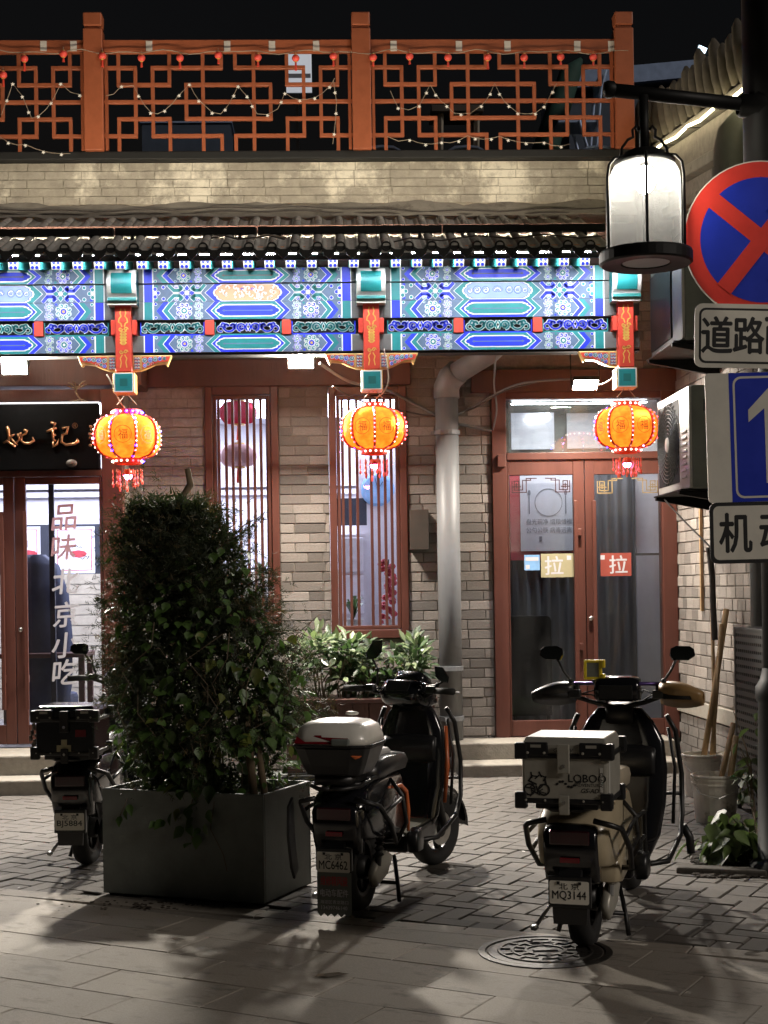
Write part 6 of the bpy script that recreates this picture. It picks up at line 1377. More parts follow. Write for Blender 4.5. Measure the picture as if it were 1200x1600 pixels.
# ============================================================ TERRACE THINGS BEHIND THE RAILING
ZT_ = pz1 - .02; YT = 13.4
c = at(690, 170, YT); o = thing('bar_table', 'small tiled bar table on the terrace behind the lattice', 'table', (c.x, YT, ZT_))
zt_ = at(690, 178, YT).z
part('table_top', K['brownbox'], o, (at(672, 180, YT).x, at(752, 180, YT).x, YT - .2, YT + .2, zt_ - .04, zt_ + .02), bevel=.005)
for px in (684, 740):
    for dy in (-.15, .15): q = MB(); x_ = at(px, 190, YT).x; q.bar((x_, YT + dy, ZT_), (x_ + .02, YT + dy * .8, zt_ - .04), .035, .035); q.build('leg', K['stone'], o)
c = at(925, 200, YT); o = thing('folding_chair', 'pale blue metal folding chair on the terrace by the end post', 'chair', (c.x, YT, ZT_))
for dy in (-.18, .18):
    q = MB(); q.tube([Vector((at(920, 236, YT).x, YT + dy, ZT_)), Vector((at(933, 150, YT).x, YT + dy, at(933, 152, YT).z)), Vector((at(941, 120, YT).x, YT + dy, at(941, 120, YT).z))], .016, 6); q.build('back_leg', K['bluesteel'], o)
    q = MB(); q.tube([Vector((at(915, 236, YT).x + .1, YT + dy, ZT_)), Vector((at(900, 198, YT).x, YT + dy, at(900, 198, YT).z))], .014, 6); q.build('leg', K['bluesteel'], o)
q = MB(); z = at(910, 198, YT).z; q.box(at(868, 198, YT).x, at(930, 198, YT).x, YT - .18, YT + .18, z - .015, z + .01); q.build('seat', K['bluesteel'], o)
q = MB(); q.box(at(932, 130, YT).x, at(940, 130, YT).x, YT - .18, YT + .18, at(935, 150, YT).z, at(935, 125, YT).z); q.build('backrest', K['bluesteel'], o)
c = at(848, 225, 13.8); o = thing('closed_parasol', 'closed dark green parasol leaning on the terrace behind the lattice', 'parasol', (c.x - .3, 13.8, ZT_))
p0, p1_ = at(820, 232, 13.8), at(892, 112, 13.8); p0.z = ZT_
q = MB(); q.tube([p0, p0.lerp(p1_, .3), p1_, p1_ + Vector((.1, 0, .12))], [.05, .13, .10, .02], 12); q.build('folded_canopy', mat('dark_green_canvas', (.02, .06, .05), .8, var=.3), o, smooth=True); q = MB(); q.tube([p0, p0 + Vector((0, 0, .05))], .16, 14); q.build('base', K['darkmetal'], o)
for px, lab in ((728, 'blue arched chair back on the terrace before the bar table'), (936, 'blue arched chair back on the terrace before the folding chair'), (597, 'blue arched chair back on the terrace near the second rail post')):
    Y = 12.75; c = at(px, 228, Y); o = thing('terrace_chair', lab, 'chair', (c.x, Y, ZT_)); w_ = .16; q = MB(); zt_ = at(px, 229, Y).z
    q.tube([(c.x - w_, Y, ZT_), (c.x - w_, Y, zt_ - .04), (c.x - w_ * .6, Y, zt_ - .008), (c.x, Y, zt_), (c.x + w_ * .6, Y, zt_ - .008), (c.x + w_, Y, zt_ - .04), (c.x + w_, Y, ZT_)], .014, 7); q.build('back_frame', K['bluesteel'], o, smooth=True)
    part('seat', K['night'], o, (c.x - w_, c.x + w_, Y + .02, Y + .34, ZT_ + .08, ZT_ + .11), bevel=.01); part('seat_support', K['night'], o, (c.x - .03, c.x + .03, Y + .12, Y + .18, ZT_, ZT_ + .08))
Y = 13.6; r2 = rect(447, 82, 487, 144, Y); o = thing('white_notice', 'white notice board standing on the terrace behind the lattice', 'notice board', ((r2[0] + r2[1]) / 2, Y, ZT_))
q = MB(); q.box(r2[0], r2[1], Y, Y + .02, r2[2], r2[3]); q.build('board', glow('lit_notice', (.8, .85, .95), .42), o); part('stand', K['darkmetal'], o, (r2[0] + .08, r2[0] + .11, Y + .021, Y + .05, ZT_, r2[3] - .1)); part('shelf_shadow', K['print'], o, (r2[0] + .01, r2[1] - .01, Y - .003, Y - .0005, r2[2] + .13, r2[2] + .17))  # board glows in place of light on it; grey strip is a painted shadow
# dark roof hut behind, and neighbour roof with its rim tinted as blue lit
Y = 14.6; r2 = rect(222, 190, 360, 235, Y); o = thing('low_planter_box', 'low dark box on the terrace behind the lattice', 'box', ((r2[0] + r2[1]) / 2, Y, ZT_)); part('case', K['night'], o, (r2[0], r2[1], Y, Y + .4, ZT_, r2[3] - .02)); part('lid', K['bluesteel'], o, (r2[0] - .02, r2[1] + .02, Y - .02, Y + .42, r2[3] - .019, r2[3]), bevel=.004)
p0, p1_ = at(880, 112, 19), at(1004, 99, 19); o = thing('metal_shed', 'blue grey metal shed roof beyond the terrace', 'shed', ((p0.x + p1_.x) / 2, 19, 0))
q = MB(); q.add([(p0.x, 19, p0.z), (p1_.x + 1.5, 19, p1_.z + .12), (p1_.x + 1.5, 21, p1_.z + .3), (p0.x, 21, p0.z + .2), (p0.x, 19, p0.z - .22), (p1_.x + 1.5, 19, p1_.z - .1), (p1_.x + 1.5, 21, p1_.z), (p0.x, 21, p0.z)], [(0, 1, 2, 3), (4, 5, 1, 0), (7, 6, 5, 4), (5, 6, 2, 1), (7, 4, 0, 3), (6, 7, 3, 2)]); q.build('roof', K['bluesteel'], o); part('wall', K['night'], o, (p0.x + .1, p1_.x + 1.4, 19.2, 20.9, 0, p0.z - .2))
c = at(1097, 77, 17); o = thing('far_floodlight', 'small bluish floodlight on a pole beyond the neighbour roof', 'floodlight', (c.x + .06, 17, 0))
q = MB(); M3 = Matrix.Rotation(R(24), 3, 'Y') @ Matrix.Rotation(R(25), 3, 'X'); q.obox(c + Vector((0, .02, 0)), (.055, .012, .035), M3); q.build('housing', K['blackpaint'], o); q = MB(); q.obox(c, (.05, .006, .03), M3); q.build('led_panel', GL['farlamp'], o); q = MB(); q.tube([(c.x + .07, 17.03, 0), (c.x + .07, 17.03, c.z - .04), (c.x + .03, 17.03, c.z)], .025, 6); q.build('pole', K['blackpaint'], o)
# ============================================================ SCOOTERS
def scooter(style, lab, base, heading, plate_txt):
    o = thing('electric_scooter', lab, 'scooter', (base.x, base.y, 0), -heading)
    bk, gloss, dm = K['black'], K['blackgloss'], K['darkmetal']
    def B(q, name, mt, parent=None, **kw): return q.build(name, mt, parent or o, local=True, **kw)
    wb, rw = 1.26, .215
    turn = {'B': -.34, 'C': -.03, 'A': 0}[style]
    HM = Matrix.Translation((0, 1.10, 0)) @ Matrix.Rotation(turn, 4, 'Z') @ Matrix.Translation((0, -1.10, 0))
    def TR(q):
        q.v = [tuple(HM @ Vector(v)) for v in q.v]; return q
    # wheels
    for yy, steer in ((0, 0), (wb, 0)):
        hub = MB(); hub.lathe([(.045, -.055), (.06, -.05), (.06, .05), (.045, .055)], (0, yy, rw), 16, axis='x'); TF = TR if yy else (lambda q: q); wh = B(TF(hub), 'wheel', dm, smooth=True)
        q = MB(); pf = [(rw - .075, -.034), (rw - .05, -.046), (rw - .018, -.046), (rw - .004, -.026), (rw, 0), (rw - .004, .026), (rw - .018, .046), (rw - .05, .046), (rw - .075, .034)]
        q.lathe(pf, (0, yy, rw), 36, axis='x'); B(TF(q), 'tyre', K['rubber'], wh, smooth=True)
        q = MB(); q.lathe([(rw - .09, -.03), (rw - .07, -.036), (rw - .07, .036), (rw - .09, .03), (rw - .09, -.03)], (0, yy, rw), 28, axis='x')
        for k in range(5):
            a = k * 2 * math.pi / 5; d = Vector((0, math.cos(a), math.sin(a))); q.bar(Vector((0, yy, rw)) + d * .05, Vector((0, yy, rw)) + d * (rw - .08), .034, .026, (1, 0, 0))
        B(TF(q), 'rim', dm, wh)
        if yy: q = MB(); q.lathe([(.05, .052), (.095, .052), (.095, .056), (.05, .056)], (0, yy, rw), 24, axis='x'); B(TR(q), 'brake_disc', K['metal'], wh)
    body = {'B': gloss, 'C': K['cream'], 'A': gloss}[style]
    # rear: swing arm, shocks, fender, tail
    q = MB(); q.puff([(-.02, .17), (-.06, .22), (0, .27), (.2, .30), (.42, .32), (.42, .24), (.2, .20)], .045, x0=-.085); B(q, 'swing_arm', K['alu'] if style == 'B' else dm, smooth=True)
    q = MB(); q.puff([(-.06, .13), (-.10, .20), (-.02, .26), (.12, .28), (.22, .24), (.12, .16)], .022, x0=.10); B(q, 'motor_cover', K['alu'] if style != 'A' else dm, smooth=True)
    for s_ in (1, -1):
        q = MB(); p0, p1_ = Vector((s_ * .115, -.03, .23)), Vector((s_ * .115, .05, .50)); q.tube([p0, p0.lerp(p1_, .35)], .016, 10); q.tube([p0.lerp(p1_, .6), p1_], .020, 10)
        for k in range(7):
            c = p0.lerp(p1_, .2 + .1 * k); q.lathe([(.018, -.008), (.028, 0), (.018, .008)], c, 10)
        B(q, 'shock_absorber', K['metal'] if style == 'C' else dm)
    q = MB(); arc = [(-.02 + .255 * math.cos(R(a)), rw + .255 * math.sin(R(a))) for a in range(20, 176, 12)]
    q.loft([[(x, y, z) for x in (-.07, -.06, .06, .07)] + [(x * .9, y * .985, z - .012) for x in (.07, .06, -.06, -.07)] for y, z in arc]); B(q, 'rear_fender', bk, smooth=False, bevel=.003)
    tw = {'B': .135, 'C': .150, 'A': .135}[style]
    tail = [(-.30, .60), (-.33, .52), (-.30, .40), (-.14, .37), (.12, .36), (.40, .30), (.46, .36), (.46, .56), (.36, .66), (.10, .665), (-.15, .66)]
    q = MB(); q.puff(tail, tw, .86); tb = B(q, 'tail_body', body if style == 'C' else gloss, smooth=True)
    q = MB(); q.puff([(-.31, .585), (-.355, .55), (-.345, .42), (-.30, .33), (-.22, .31), (-.2, .56)], .112, .88); tp = B(q, 'tail_panel', gloss, tb, smooth=True)
    q = MB(); q.box(-.085, .085, -.362, -.350, .50, .56); B(q, 'tail_light', mat('smoked_lens', (.03, .004, .006), .1, coat=.8), tp, bevel=.006)
    q = MB(); q.box(-.042, .042, -.362, -.352, .425, .447); B(q, 'red_reflector', K['redlens'], tp, bevel=.003)
    if style == 'C':
        q = MB(); q.puff([(-.10, .30), (.05, .27), (.28, .30), (.34, .40), (.24, .50), (.02, .44)], .155, .9); B(q, 'side_panel', K['cream'], tb, smooth=True)
    if style == 'B':
        for s_ in (1, -1):
            q = MB(); x_ = s_ * (tw + .004)
            q.tube([(x_ * .97, .10, .60), (x_, .30, .585), (x_, .40, .54), (x_, .435, .44), (x_, .43, .33)], [.006, .012, .013, .012, .008], 8); B(q, 'orange_trim', K['orangep'], tb, smooth=True)
        q = MB(); q.text('CUBE', .26, .52, .045, tw + .004, .012, plane='x'); B(q, 'lettering', K['frosted'], tb)
    # plate, bracket and flap
    pw_ = .165; zc = .305; yp = -.372
    q = MB(); q.box(-.09, .09, yp + .006, yp + .03, .24 if style != 'B' else .262, .37); q.bar((0, yp + .02, .36), (0, -.28, .42), .10, .03); B(q, 'plate_bracket', bk, bevel=.004)
    q = MB(); q.m(0).prism(rrect_at(0, zc, pw_ / 2, .048, .008), yp, yp + .003); q.m(1).text('北 京', 0, zc + .026, .028, yp - .001, .012, w=.085); q.text(plate_txt, 0, zc - .013, .040, yp - .001, .018, w=.142)
    for s_ in (-1, 1): q.box(s_ * .045 - .006, s_ * .045 + .006, yp - .004, yp - .0005, zc + .034, zc + .046)
    B(q, 'licence_plate', [K['signwhite'], K['ink']])
    q = MB()
    if style == 'B':
        pts = [(-.085, .255)] + [(-.085 + .17 * k / 10, .045 if k % 2 else .06) for k in range(11)] + [(.085, .255)]
        q.m(0).prism([(a, b) for a, b in pts], yp + .008, yp + .012)
        q.m(1).text('维修精风骏', 0, .215, .045, yp + .0072, .02, w=.135); q.m(2).text('电动车配件', 0, .158, .036, yp + .0072, .014, w=.14); q.text('海淀区青龙路口', 0, .115, .018, yp + .0072, 0, w=.14); q.text('13439746140', 0, .088, .018, yp + .0072, 0, w=.13)
        B(q, 'mud_flap', [K['planter'], mat('flap_red', (.45, .05, .05), .6), K['frosted']])
    else:
        q.prism([(-.075, .26), (-.07, .17), (.07, .17), (.075, .26)], yp + .012, yp + .018); B(q, 'mud_flap', bk)
    # seat
    q = MB(); q.puff([(-.12, .655), (-.10, .735), (.05, .765), (.26, .755), (.44, .745), (.50, .70), (.44, .655), (.15, .66)], .14, .8); B(q, 'seat', {'B': K['black'], 'C': K['tan'] if False else K['cream'], 'A': K['black']}[style] if style != 'C' else mat('beige_seat', (.40, .34, .25), .5), smooth=True)
    if style == 'B': q = MB(); q.puff([(.0, .755), (.05, .80), (.25, .79), (.34, .755)], .10, .7); B(q, 'seat_cover', mat('grey_cover', (.42, .41, .40), .5), smooth=True)
    # floor and leg shield
    q = MB(); q.box(-.15, .15, .38, .95, .22, .315); fl = B(q, 'floorboard', bk, bevel=.02)
    q = MB(); q.box(-.13, .13, .42, .92, .3155, .322); B(q, 'floor_mat', mat('floor_mat', (.10, .095, .07), .9) if style == 'B' else K['rubber'], fl)
    sh = {'B': .185, 'C': .225, 'A': .18}[style]
    q = MB(); rings = []
    for z, y0, y1, w_ in ((.24, .86, 1.02, sh * .72), (.34, .90, 1.10, sh * .92), (.50, .945, 1.15, sh * 1.03), (.66, .975, 1.18, sh * 1.05), (.80, .99, 1.17, sh * .98), (.90, 1.0, 1.15, sh * .74), (.96, 1.01, 1.12, sh * .5)):
        rings.append([(w_ * a, y0 + (y1 - y0) * t, z) for a, t in ((-.92, .0), (-1, .15), (-.9, .5), (-.55, .85), (0, 1.0), (.55, .85), (.9, .5), (1, .15), (.92, .0), (.5, .06), (0, .08), (-.5, .06))])
    q.loft(rings); ls = B(q, 'leg_shield', gloss if style != 'C' else K['blackgloss'], smooth=True)
    q = MB(); q.puff([(.975, .62), (.94, .64), (.93, .74), (.97, .78), (1.02, .76), (1.02, .62)], sh * .8, .85); B(q, 'glove_box', bk, ls, smooth=True)
    if style == 'B':
        for s_ in (1, -1): q = MB(); q.tube([(s_ * sh * 1.03, .99, .40), (s_ * sh * 1.07, 1.03, .60), (s_ * sh * 1.0, 1.06, .82)], [.010, .015, .010], 8); B(q, 'side_trim', K['orangep'], ls, smooth=True)
    # fork, front fender
    for s_ in (1, -1):
        q = MB(); q.tube([(s_ * .075, wb, rw), (s_ * .075, wb - .10, .50), (s_ * .07, wb - .16, .68)], [.024, .026, .020], 10); B(TR(q), 'fork', dm, smooth=True)
    q = MB(); arc = [(wb + .25 * math.cos(R(a)), rw + .25 * math.sin(R(a))) for a in range(0, 165, 11)]
    q.loft([[(-.075, y, z - .02), (-.06, y, z), (0, y + .0, z + .012), (.06, y, z), (.075, y, z - .02), (.05, y, z - .012), (-.05, y, z - .012)] for y, z in arc]); B(TR(q), 'front_fender', gloss, smooth=True)
    # headset and handlebar
    hs = [(.93, .955), (.905, 1.02), (.96, 1.085), (1.05, 1.075), (1.14, 1.0), (1.15, .93), (1.02, .91)]
    if style == 'C':
        q = MB(); q.puff([(.95, 1.00), (.93, 1.05), (.95, 1.115), (1.02, 1.125), (1.06, 1.04), (1.03, .99)], .112, .8); hd = B(TR(q), 'headset', gloss, smooth=True)
        q = MB(); q.box(-.085, .085, .9265, .934, 1.01, 1.08); B(TR(q), 'dashboard', K['hole'], hd, bevel=.006)
        q = MB(); q.puff([(1.0, .88), (.985, .97), (1.06, .99), (1.12, .92), (1.1, .86)], .07, .8); B(q, 'steering_cover', dm, smooth=True)
    else:
        q = MB(); q.puff(hs, .135, .72); hd = B(TR(q), 'headset', gloss, smooth=True)
        q = MB(); q.puff([(1.0, 1.07), (1.04, 1.13), (1.12, 1.09), (1.16, 1.0), (1.1, 1.02)], .10, .7); B(TR(q), 'windscreen', K['blackgloss'], hd, smooth=True)
        q = MB(); M3 = Matrix.Rotation(R(-28), 3, 'X'); q.obox((0, .925, 1.045), (.08, .004, .04), M3); B(TR(q), 'dashboard', K['hole'], hd, bevel=.004)
    hz_ = 1.0
    T = lambda p: HM @ Vector(p)
    q = MB(); q.tube([T(p) for p in ((-.36, .93, hz_ + .03), (-.24, .955, hz_ + .03), (-.13, 1.0, hz_ - .01), (0, 1.02, hz_ - .04), (.13, 1.0, hz_ - .01), (.24, .955, hz_ + .03), (.36, .93, hz_ + .03))], .012, 10); hb = B(q, 'handlebar', dm, smooth=True)
    for s_ in (1, -1):
        q = MB(); q.tube([T((s_ * .235, .956, hz_ + .03)), T((s_ * .375, .926, hz_ + .03))], .0185, 12); B(q, 'grip', K['rubber'], hb, smooth=True)
        q = MB(); q.tube([T((s_ * .20, 1.0, hz_ + .03)), T((s_ * .25, 1.03, hz_ + .025)), T((s_ * .37, 1.0, hz_ + .02))], .006, 6); B(q, 'brake_lever', K['metal'] if style != 'A' else dm, hb)
        q = MB(); q.obox(T((s_ * .21, .955, hz_ + .035)), (.028, .022, .02), Matrix.Rotation(turn, 3, 'Z')); B(q, 'switch_block', bk, hb, bevel=.005)
        # mirrors
        if style == 'B': st = [T((s_ * .17, .97, hz_ + .05)), T((s_ * .17, .97, hz_ + .14)), T((s_ * .20, .95, hz_ + .22))] if s_ < 0 else [T((.17, .97, hz_ + .05)), T((.24, .97, hz_ + .06)), T((.30, .96, hz_ + .09))]
        elif style == 'C': st = [T((s_ * .25, .96, hz_ + .05)), T((s_ * .235, .965, hz_ + .10)), T((s_ * .27, .96, hz_ + .15)), T((s_ * .30, .955, hz_ + .21))]
        else: st = [T((s_ * .2, .97, hz_ + .05)), T((s_ * .22, .96, hz_ + .13)), T((s_ * .27, .95, hz_ + .19))]
        q = MB(); q.tube(st, .0065, 8); q.ball(st[1], .014, n=8, m=6); ms = B(q, 'mirror', dm, smooth=True)
        c = st[-1] + Vector((s_ * (.03 if style != 'B' else -.02), 0, .03)); q = MB()
        out = [(-.062, -.012), (-.05, -.036), (.03, -.036), (.062, -.014), (.058, .018), (.036, .034), (-.03, .036), (-.058, .022)] if style != 'B' else [(-.05, .056), (-.045, -.012), (-.01, -.05), (.045, -.058), (.052, -.02), (.01, .05)]
        if style == 'B' and s_ > 0: out = [(a * .8, b * .8) for a, b in out]
        n = len(out); rg2 = [[(c.x + s_ * a * k, c.y + y, c.z + b * k) for a, b in out] for y, k in ((-.006, .92), (0, 1.0), (.016, .9), (.028, .5))]
        q.loft(rg2); mh = B(q, 'mirror_shell', gloss, ms, smooth=False)
        q = MB(); q.add([(c.x + s_ * a * .86, c.y - .0072, c.z + b * .86) for a, b in out], [tuple(range(n))]); B(q, 'mirror_glass', mat('mirror_glass', (.16, .19, .19), .05, metal=1.0, var=.02), ms)
    if style == 'C':
        q = MB(); q.tube([T((-.22, .985, hz_ + .085)), T((.22, .985, hz_ + .085))], .010, 8); B(q, 'cross_bar', K['purple'], hb, smooth=True)
        for s_ in (1, -1): q = MB(); q.tube([T((s_ * .2, .985, hz_ + .085)), T((s_ * .2, .97, hz_ + .03))], .009, 7); B(q, 'bar_mount', dm, hb)
        c = T((-.12, .97, hz_ + .155)); q = MB(); framebox_l(q, c.x - .045, c.x + .045, c.z - .05, c.z + .05, .014, c.y - .012, c.y + .012); q.box(c.x + .046, c.x + .062, c.y - .02, c.y + .01, c.z - .05, c.z - .02); q.box(c.x + .046, c.x + .062, c.y - .02, c.y + .01, c.z + .01, c.z + .05); ph = B(q, 'phone_holder', K['yellow'], hb, bevel=.003); q = MB(); q.box(c.x - .031, c.x + .031, c.y - .008, c.y + .008, c.z - .036, c.z + .036); B(q, 'holder_back', K['acgrey'], ph)
        q = MB(); q.tube([c + Vector((0, .01, -.05)), T((-.12, .985, hz_ + .085))], .008, 6); B(q, 'holder_stem', dm, ph)
        # hand guards
        for s_ in (1, -1):
            q = MB(); rings = []
            for t in range(9):
                u = t / 8; x_ = s_ * (.215 + .215 * u); d_ = .085 * math.sin(math.pi * min(1, .25 + .62 * u)); hh = .066 * math.sin(math.pi * min(.92, .3 + .55 * u))
                cc = T((x_, .985 - .04 * u, hz_ + .035 - .02 * u))
                rings.append([(cc.x, cc.y + d_ * math.cos(a) - .0, cc.z + hh * math.sin(a)) for a in [R(v) for v in (150, 120, 90, 60, 30, 0, -30, -60)]])
            q.loft(rings, cap=False); hg = B(q, 'hand_guard', K['tan'] if s_ > 0 else K['black'], hb, smooth=True); mdf = hg.modifiers.new('thick', 'SOLIDIFY'); mdf.thickness = .006
    # control cables
    for s_ in (1, -1):
        for k_ in (0, 1):
            q = MB(); q.tube([T((s_ * .19, .985, hz_ + .03)), T((s_ * (.12 + .03 * k_), 1.06 + .03 * k_, hz_ + .05 - .03 * k_)), T((s_ * .05, 1.09, hz_ - .05)), (s_ * .03, 1.06, .90)], .0042, 6); B(q, 'control_cable', K['rubber'], smooth=True)
    # racks and crash bars
    q = MB(); yb_ = -.16
    for s_ in (1, -1): q.tube([(s_ * .12, .10, .665), (s_ * .125, -.10, .675), (s_ * .12, -.32, .66), (s_ * .06, -.40, .655), (0, -.405, .655)], .011, 8)
    q.tube([(-.12, -.1, .672), (.12, -.1, .672)], .010, 8); q.tube([(-.12, -.28, .665), (.12, -.28, .665)], .010, 8)
    if style == 'B': q.box(-.09, .09, -.36, -.12, .67, .7145)
    B(q, 'rear_rack', dm, smooth=True)
    for s_ in (1, -1):
        q = MB(); ex = {'B': .20, 'C': .205, 'A': .19}[style]
        q.tube([(s_ * .10, -.33, .60), (s_ * (ex - .03), -.34, .585), (s_ * ex, -.26, .56), (s_ * (ex + .015), -.14, .46), (s_ * ex, .0, .35), (s_ * .12, .10, .33)], .0125, 8)
        q.tube([(s_ * .13, .14, .64), (s_ * ex, .12, .56), (s_ * (ex + .01), .16, .42), (s_ * .14, .20, .30)], .011, 8); q.tube([(s_ * (ex + .008), -.2, .52), (s_ * ex, .12, .55)], .010, 8)
        if style == 'C': q.tube([(s_ * (ex + .01), -.10, .43), (s_ * (ex + .01), .14, .47)], .010, 8); q.tube([(s_ * ex, .12, .55), (s_ * (ex + .005), .36, .54), (s_ * (ex + .005), .38, .30), (s_ * .14, .36, .27)], .011, 8); q.tube([(s_ * (ex + .008), .15, .43), (s_ * (ex + .005), .37, .43)], .009, 8)
        B(q, 'rear_crash_bar', dm, smooth=True)
        q = MB(); fx = sh + (.045 if style != 'C' else .05)
        q.tube([(s_ * .12, .55, .25), (s_ * fx, .68, .26), (s_ * (fx + .02), 1.0, .33), (s_ * (fx + .015), 1.14, .42), (s_ * (fx + .012), 1.16, .62), (s_ * (fx - .01), 1.12, .84), (s_ * (fx - .05), 1.09, .92)], .0135, 8)
        q.tube([(s_ * (fx - .02), 1.05, .38), (s_ * (fx - .012), 1.09, .66), (s_ * (fx - .04), 1.07, .86)], .009, 8); q.tube([(s_ * (fx + .014), 1.15, .52), (s_ * sh * .8, 1.12, .52)], .009, 8)
        if style == 'C': q.tube([(s_ * (fx + .02), 1.12, .36), (s_ * (fx + .05), 1.14, .30), (s_ * (fx + .06), 1.12, .22)], .022, 8)
        B(q, 'front_crash_bar', dm, smooth=True)
        if style == 'B' and s_ < 0:
            q = MB(); q.prismx([(-.36, .56), (-.30, .60), (-.28, .40), (-.24, .24), (-.29, .20), (-.33, .26), (-.37, .42)], -.236, -.222)
            for k in range(4): pass
            B(q, 'pannier_plate', bk, bevel=.004)
    # stand and pegs
    q = MB(); q.tube([(.10, .30, .22), (.14, .22, .10), (.16, .18, .012)], .011, 8); q.tube([(-.10, .30, .22), (-.14, .22, .10), (-.16, .18, .012)], .011, 8); q.tube([(-.14, .22, .10), (.14, .22, .10)], .010, 8); B(q, 'centre_stand', dm, smooth=True)
    q = MB(); q.tube([(-.12, .22, .22), (-.20, .14, .12), (-.235, .06, .06)], .009, 8); q.ball((-.24, .045, .055), .02, .03, .014, 8, 6); B(q, 'side_stand', K['metal'], smooth=True)
    q = MB(); q.puff([(.30, .24), (.28, .34), (.38, .36), (.42, .30), (.40, .24)], .03, .85, x0=.20); B(q, 'foot_peg', bk, smooth=True)
    # top box
    if style == 'B':
        y0, y1, z0, z1 = -.43, -.06, .715, .85
        rr4 = lambda z, g, gy=1.0: [( (.19 * g) * a, (y0 + y1) / 2 + (y1 - y0) / 2 * g * gy * b, z) for a, b in ((-1, -.6), (-.92, -.85), (-.6, -1), (.6, -1), (.92, -.85), (1, -.6), (1, .6), (.9, .9), (.6, 1), (-.6, 1), (-.9, .9), (-1, .6))]
        q = MB(); q.loft([rr4(z0, .72), rr4(z0 + .05, .84), rr4(z1 - .01, .98), rr4(z1, 1.0)]); tbx = B(q, 'top_box', bk, smooth=False, bevel=.008)
        q = MB(); q.loft([rr4(z1 + .001, 1.03), rr4(z1 + .014, 1.03)]); B(q, 'box_seam', bk, tbx, bevel=.004)
        q = MB(); q.loft([rr4(z1 + .015, 1.0), rr4(z1 + .045, .97), rr4(z1 + .09, .88), rr4(z1 + .115, .70), rr4(z1 + .125, .4)]); B(q, 'lid', K['offwhite'], tbx, smooth=True)
        q = MB(); q.add([(-.165, y0 - .005, z1 + .022), (.10, y0 - .010, z1 + .022), (.10, y0 + .004, z1 + .048), (-.03, y0 + .006, z1 + .052), (-.05, y0 + .03, z1 + .09), (-.07, y0 + .008, z1 + .055), (-.165, y0 + .03, z1 + .05)], [(0, 1, 2, 3, 4, 5, 6)]); r5 = B(q, 'red_reflector', K['redlens'], tbx); r5.modifiers.new('t', 'SOLIDIFY').thickness = .008
        q = MB(); q.box(.02, .11, y0 - .014, y0 + .02, z1 + .012, z1 + .045); B(q, 'latch', K['planter'], tbx, bevel=.008)
        q = MB(); q.add([(.11, y0 + .012, z1 - .035), (.15, y0 + .02, z1 - .045), (.165, y0 + .05, z1 - .03), (.13, y0 + .02, z1 - .052)], [(0, 3, 1, 2)]); B(q, 'red_mark', K['orangep'], tbx)
        q = MB(); q.puff([(-.08, .98), (-.06, .995), (-.02, .985), (-.05, .975)], .03, .6); B(q, 'lid_tab', K['offwhite'], tbx, smooth=True)
    else:
        hw, y0, y1 = (.178, -.44, -.10) if style == 'C' else (.165, -.44, -.10); z0, z1, zl_ = .685, .885, .955
        mt = K['alu'] if style == 'C' else K['blackgloss']
        q = MB(); q.box(-hw, hw, y0, y1, z0, z1); tbx = B(q, 'top_box', mt, bevel=.012)
        q = MB(); ct = lambda g, z: [(-hw * g, y0 * 1.0 + (1 - g) * .3, z), (hw * g, y0 + (1 - g) * .3, z), (hw * g, y1 - (1 - g) * .3, z), (-hw * g, y1 - (1 - g) * .3, z)]
        q.loft([ct(1.0, z1 + .003), ct(1.0, z1 + .04), ct(.93, zl_)]); ld = B(q, 'lid', mt, tbx, bevel=.006)
        for sx in (1, -1):
            for yy in (y0, y1):
                q = MB(); q.box(sx * hw - .028, sx * hw + .028, yy - .014 if yy == y0 else yy - .03, yy + .03 if yy == y0 else yy + .014, z1 - .02, z1 + .048); B(q, 'corner_guard', K['black'], tbx, bevel=.007)
                q = MB(); q.box(sx * hw - .030, sx * hw + .020, yy - .012 if yy == y0 else yy - .03, yy + .03 if yy == y0 else yy + .012, z0 - .025, z0 + .045); B(q, 'corner_guard', K['black'], tbx, bevel=.007)
        q = MB(); q.box(-hw - .008, hw + .008, y0 - .008, y1 + .008, z1 - .016, z1 + .0025); B(q, 'seam_band', K['black'], tbx, bevel=.004)
        q = MB(); q.box(-hw - .006, hw + .006, y0 - .006, y1 + .006, z0 - .002, z0 + .02); q.box(-.13, .13, y0 + .04, y1 - .02, z0 - .03, z0 - .001); B(q, 'base_tray', K['black'], tbx, bevel=.005)
        q = MB()
        for sx in (1, -1): q.box(sx * .115 - .05, sx * .115 + .05, y0 - .012, y0 - .0005, z1 - .005, z1 + .052)
        B(q, 'lid_clip', K['black'], ld, bevel=.005)
        q = MB()
        for sx in (1, -1):
            q.box(sx * .115 - .022, sx * .115 + .022, y0 - .0145, y0 - .0125, z1 + .030, z1 + .042)
            for dx in (-.035, .035): q.lathe([(.0001, -.016), (.005, -.0155), (.006, -.012)], (sx * .115 + dx, y0, z1 + .008), 8, axis='y')
        for xx in (-.16, -.08, .08, .16): q.lathe([(.0001, -.013), (.004, -.0125), (.005, -.006)], (xx, y0, z0 + .012), 8, axis='y')
        kind(B(q, 'rivets', K['alu'], tbx), 'stuff')
        if style == 'C':
            q = MB(); q.add([(-hw * .9, y0 + .024, zl_ + .0006), (hw * .9, y0 + .024, zl_ + .0006), (hw * .9, y1 - .024, zl_ + .0006), (-hw * .9, y1 - .024, zl_ + .0006)], [(0, 1, 2, 3)]); B(q, 'lid_panel', K['offwhite'], ld)  # off-white sheet stands in for light falling on the lid top
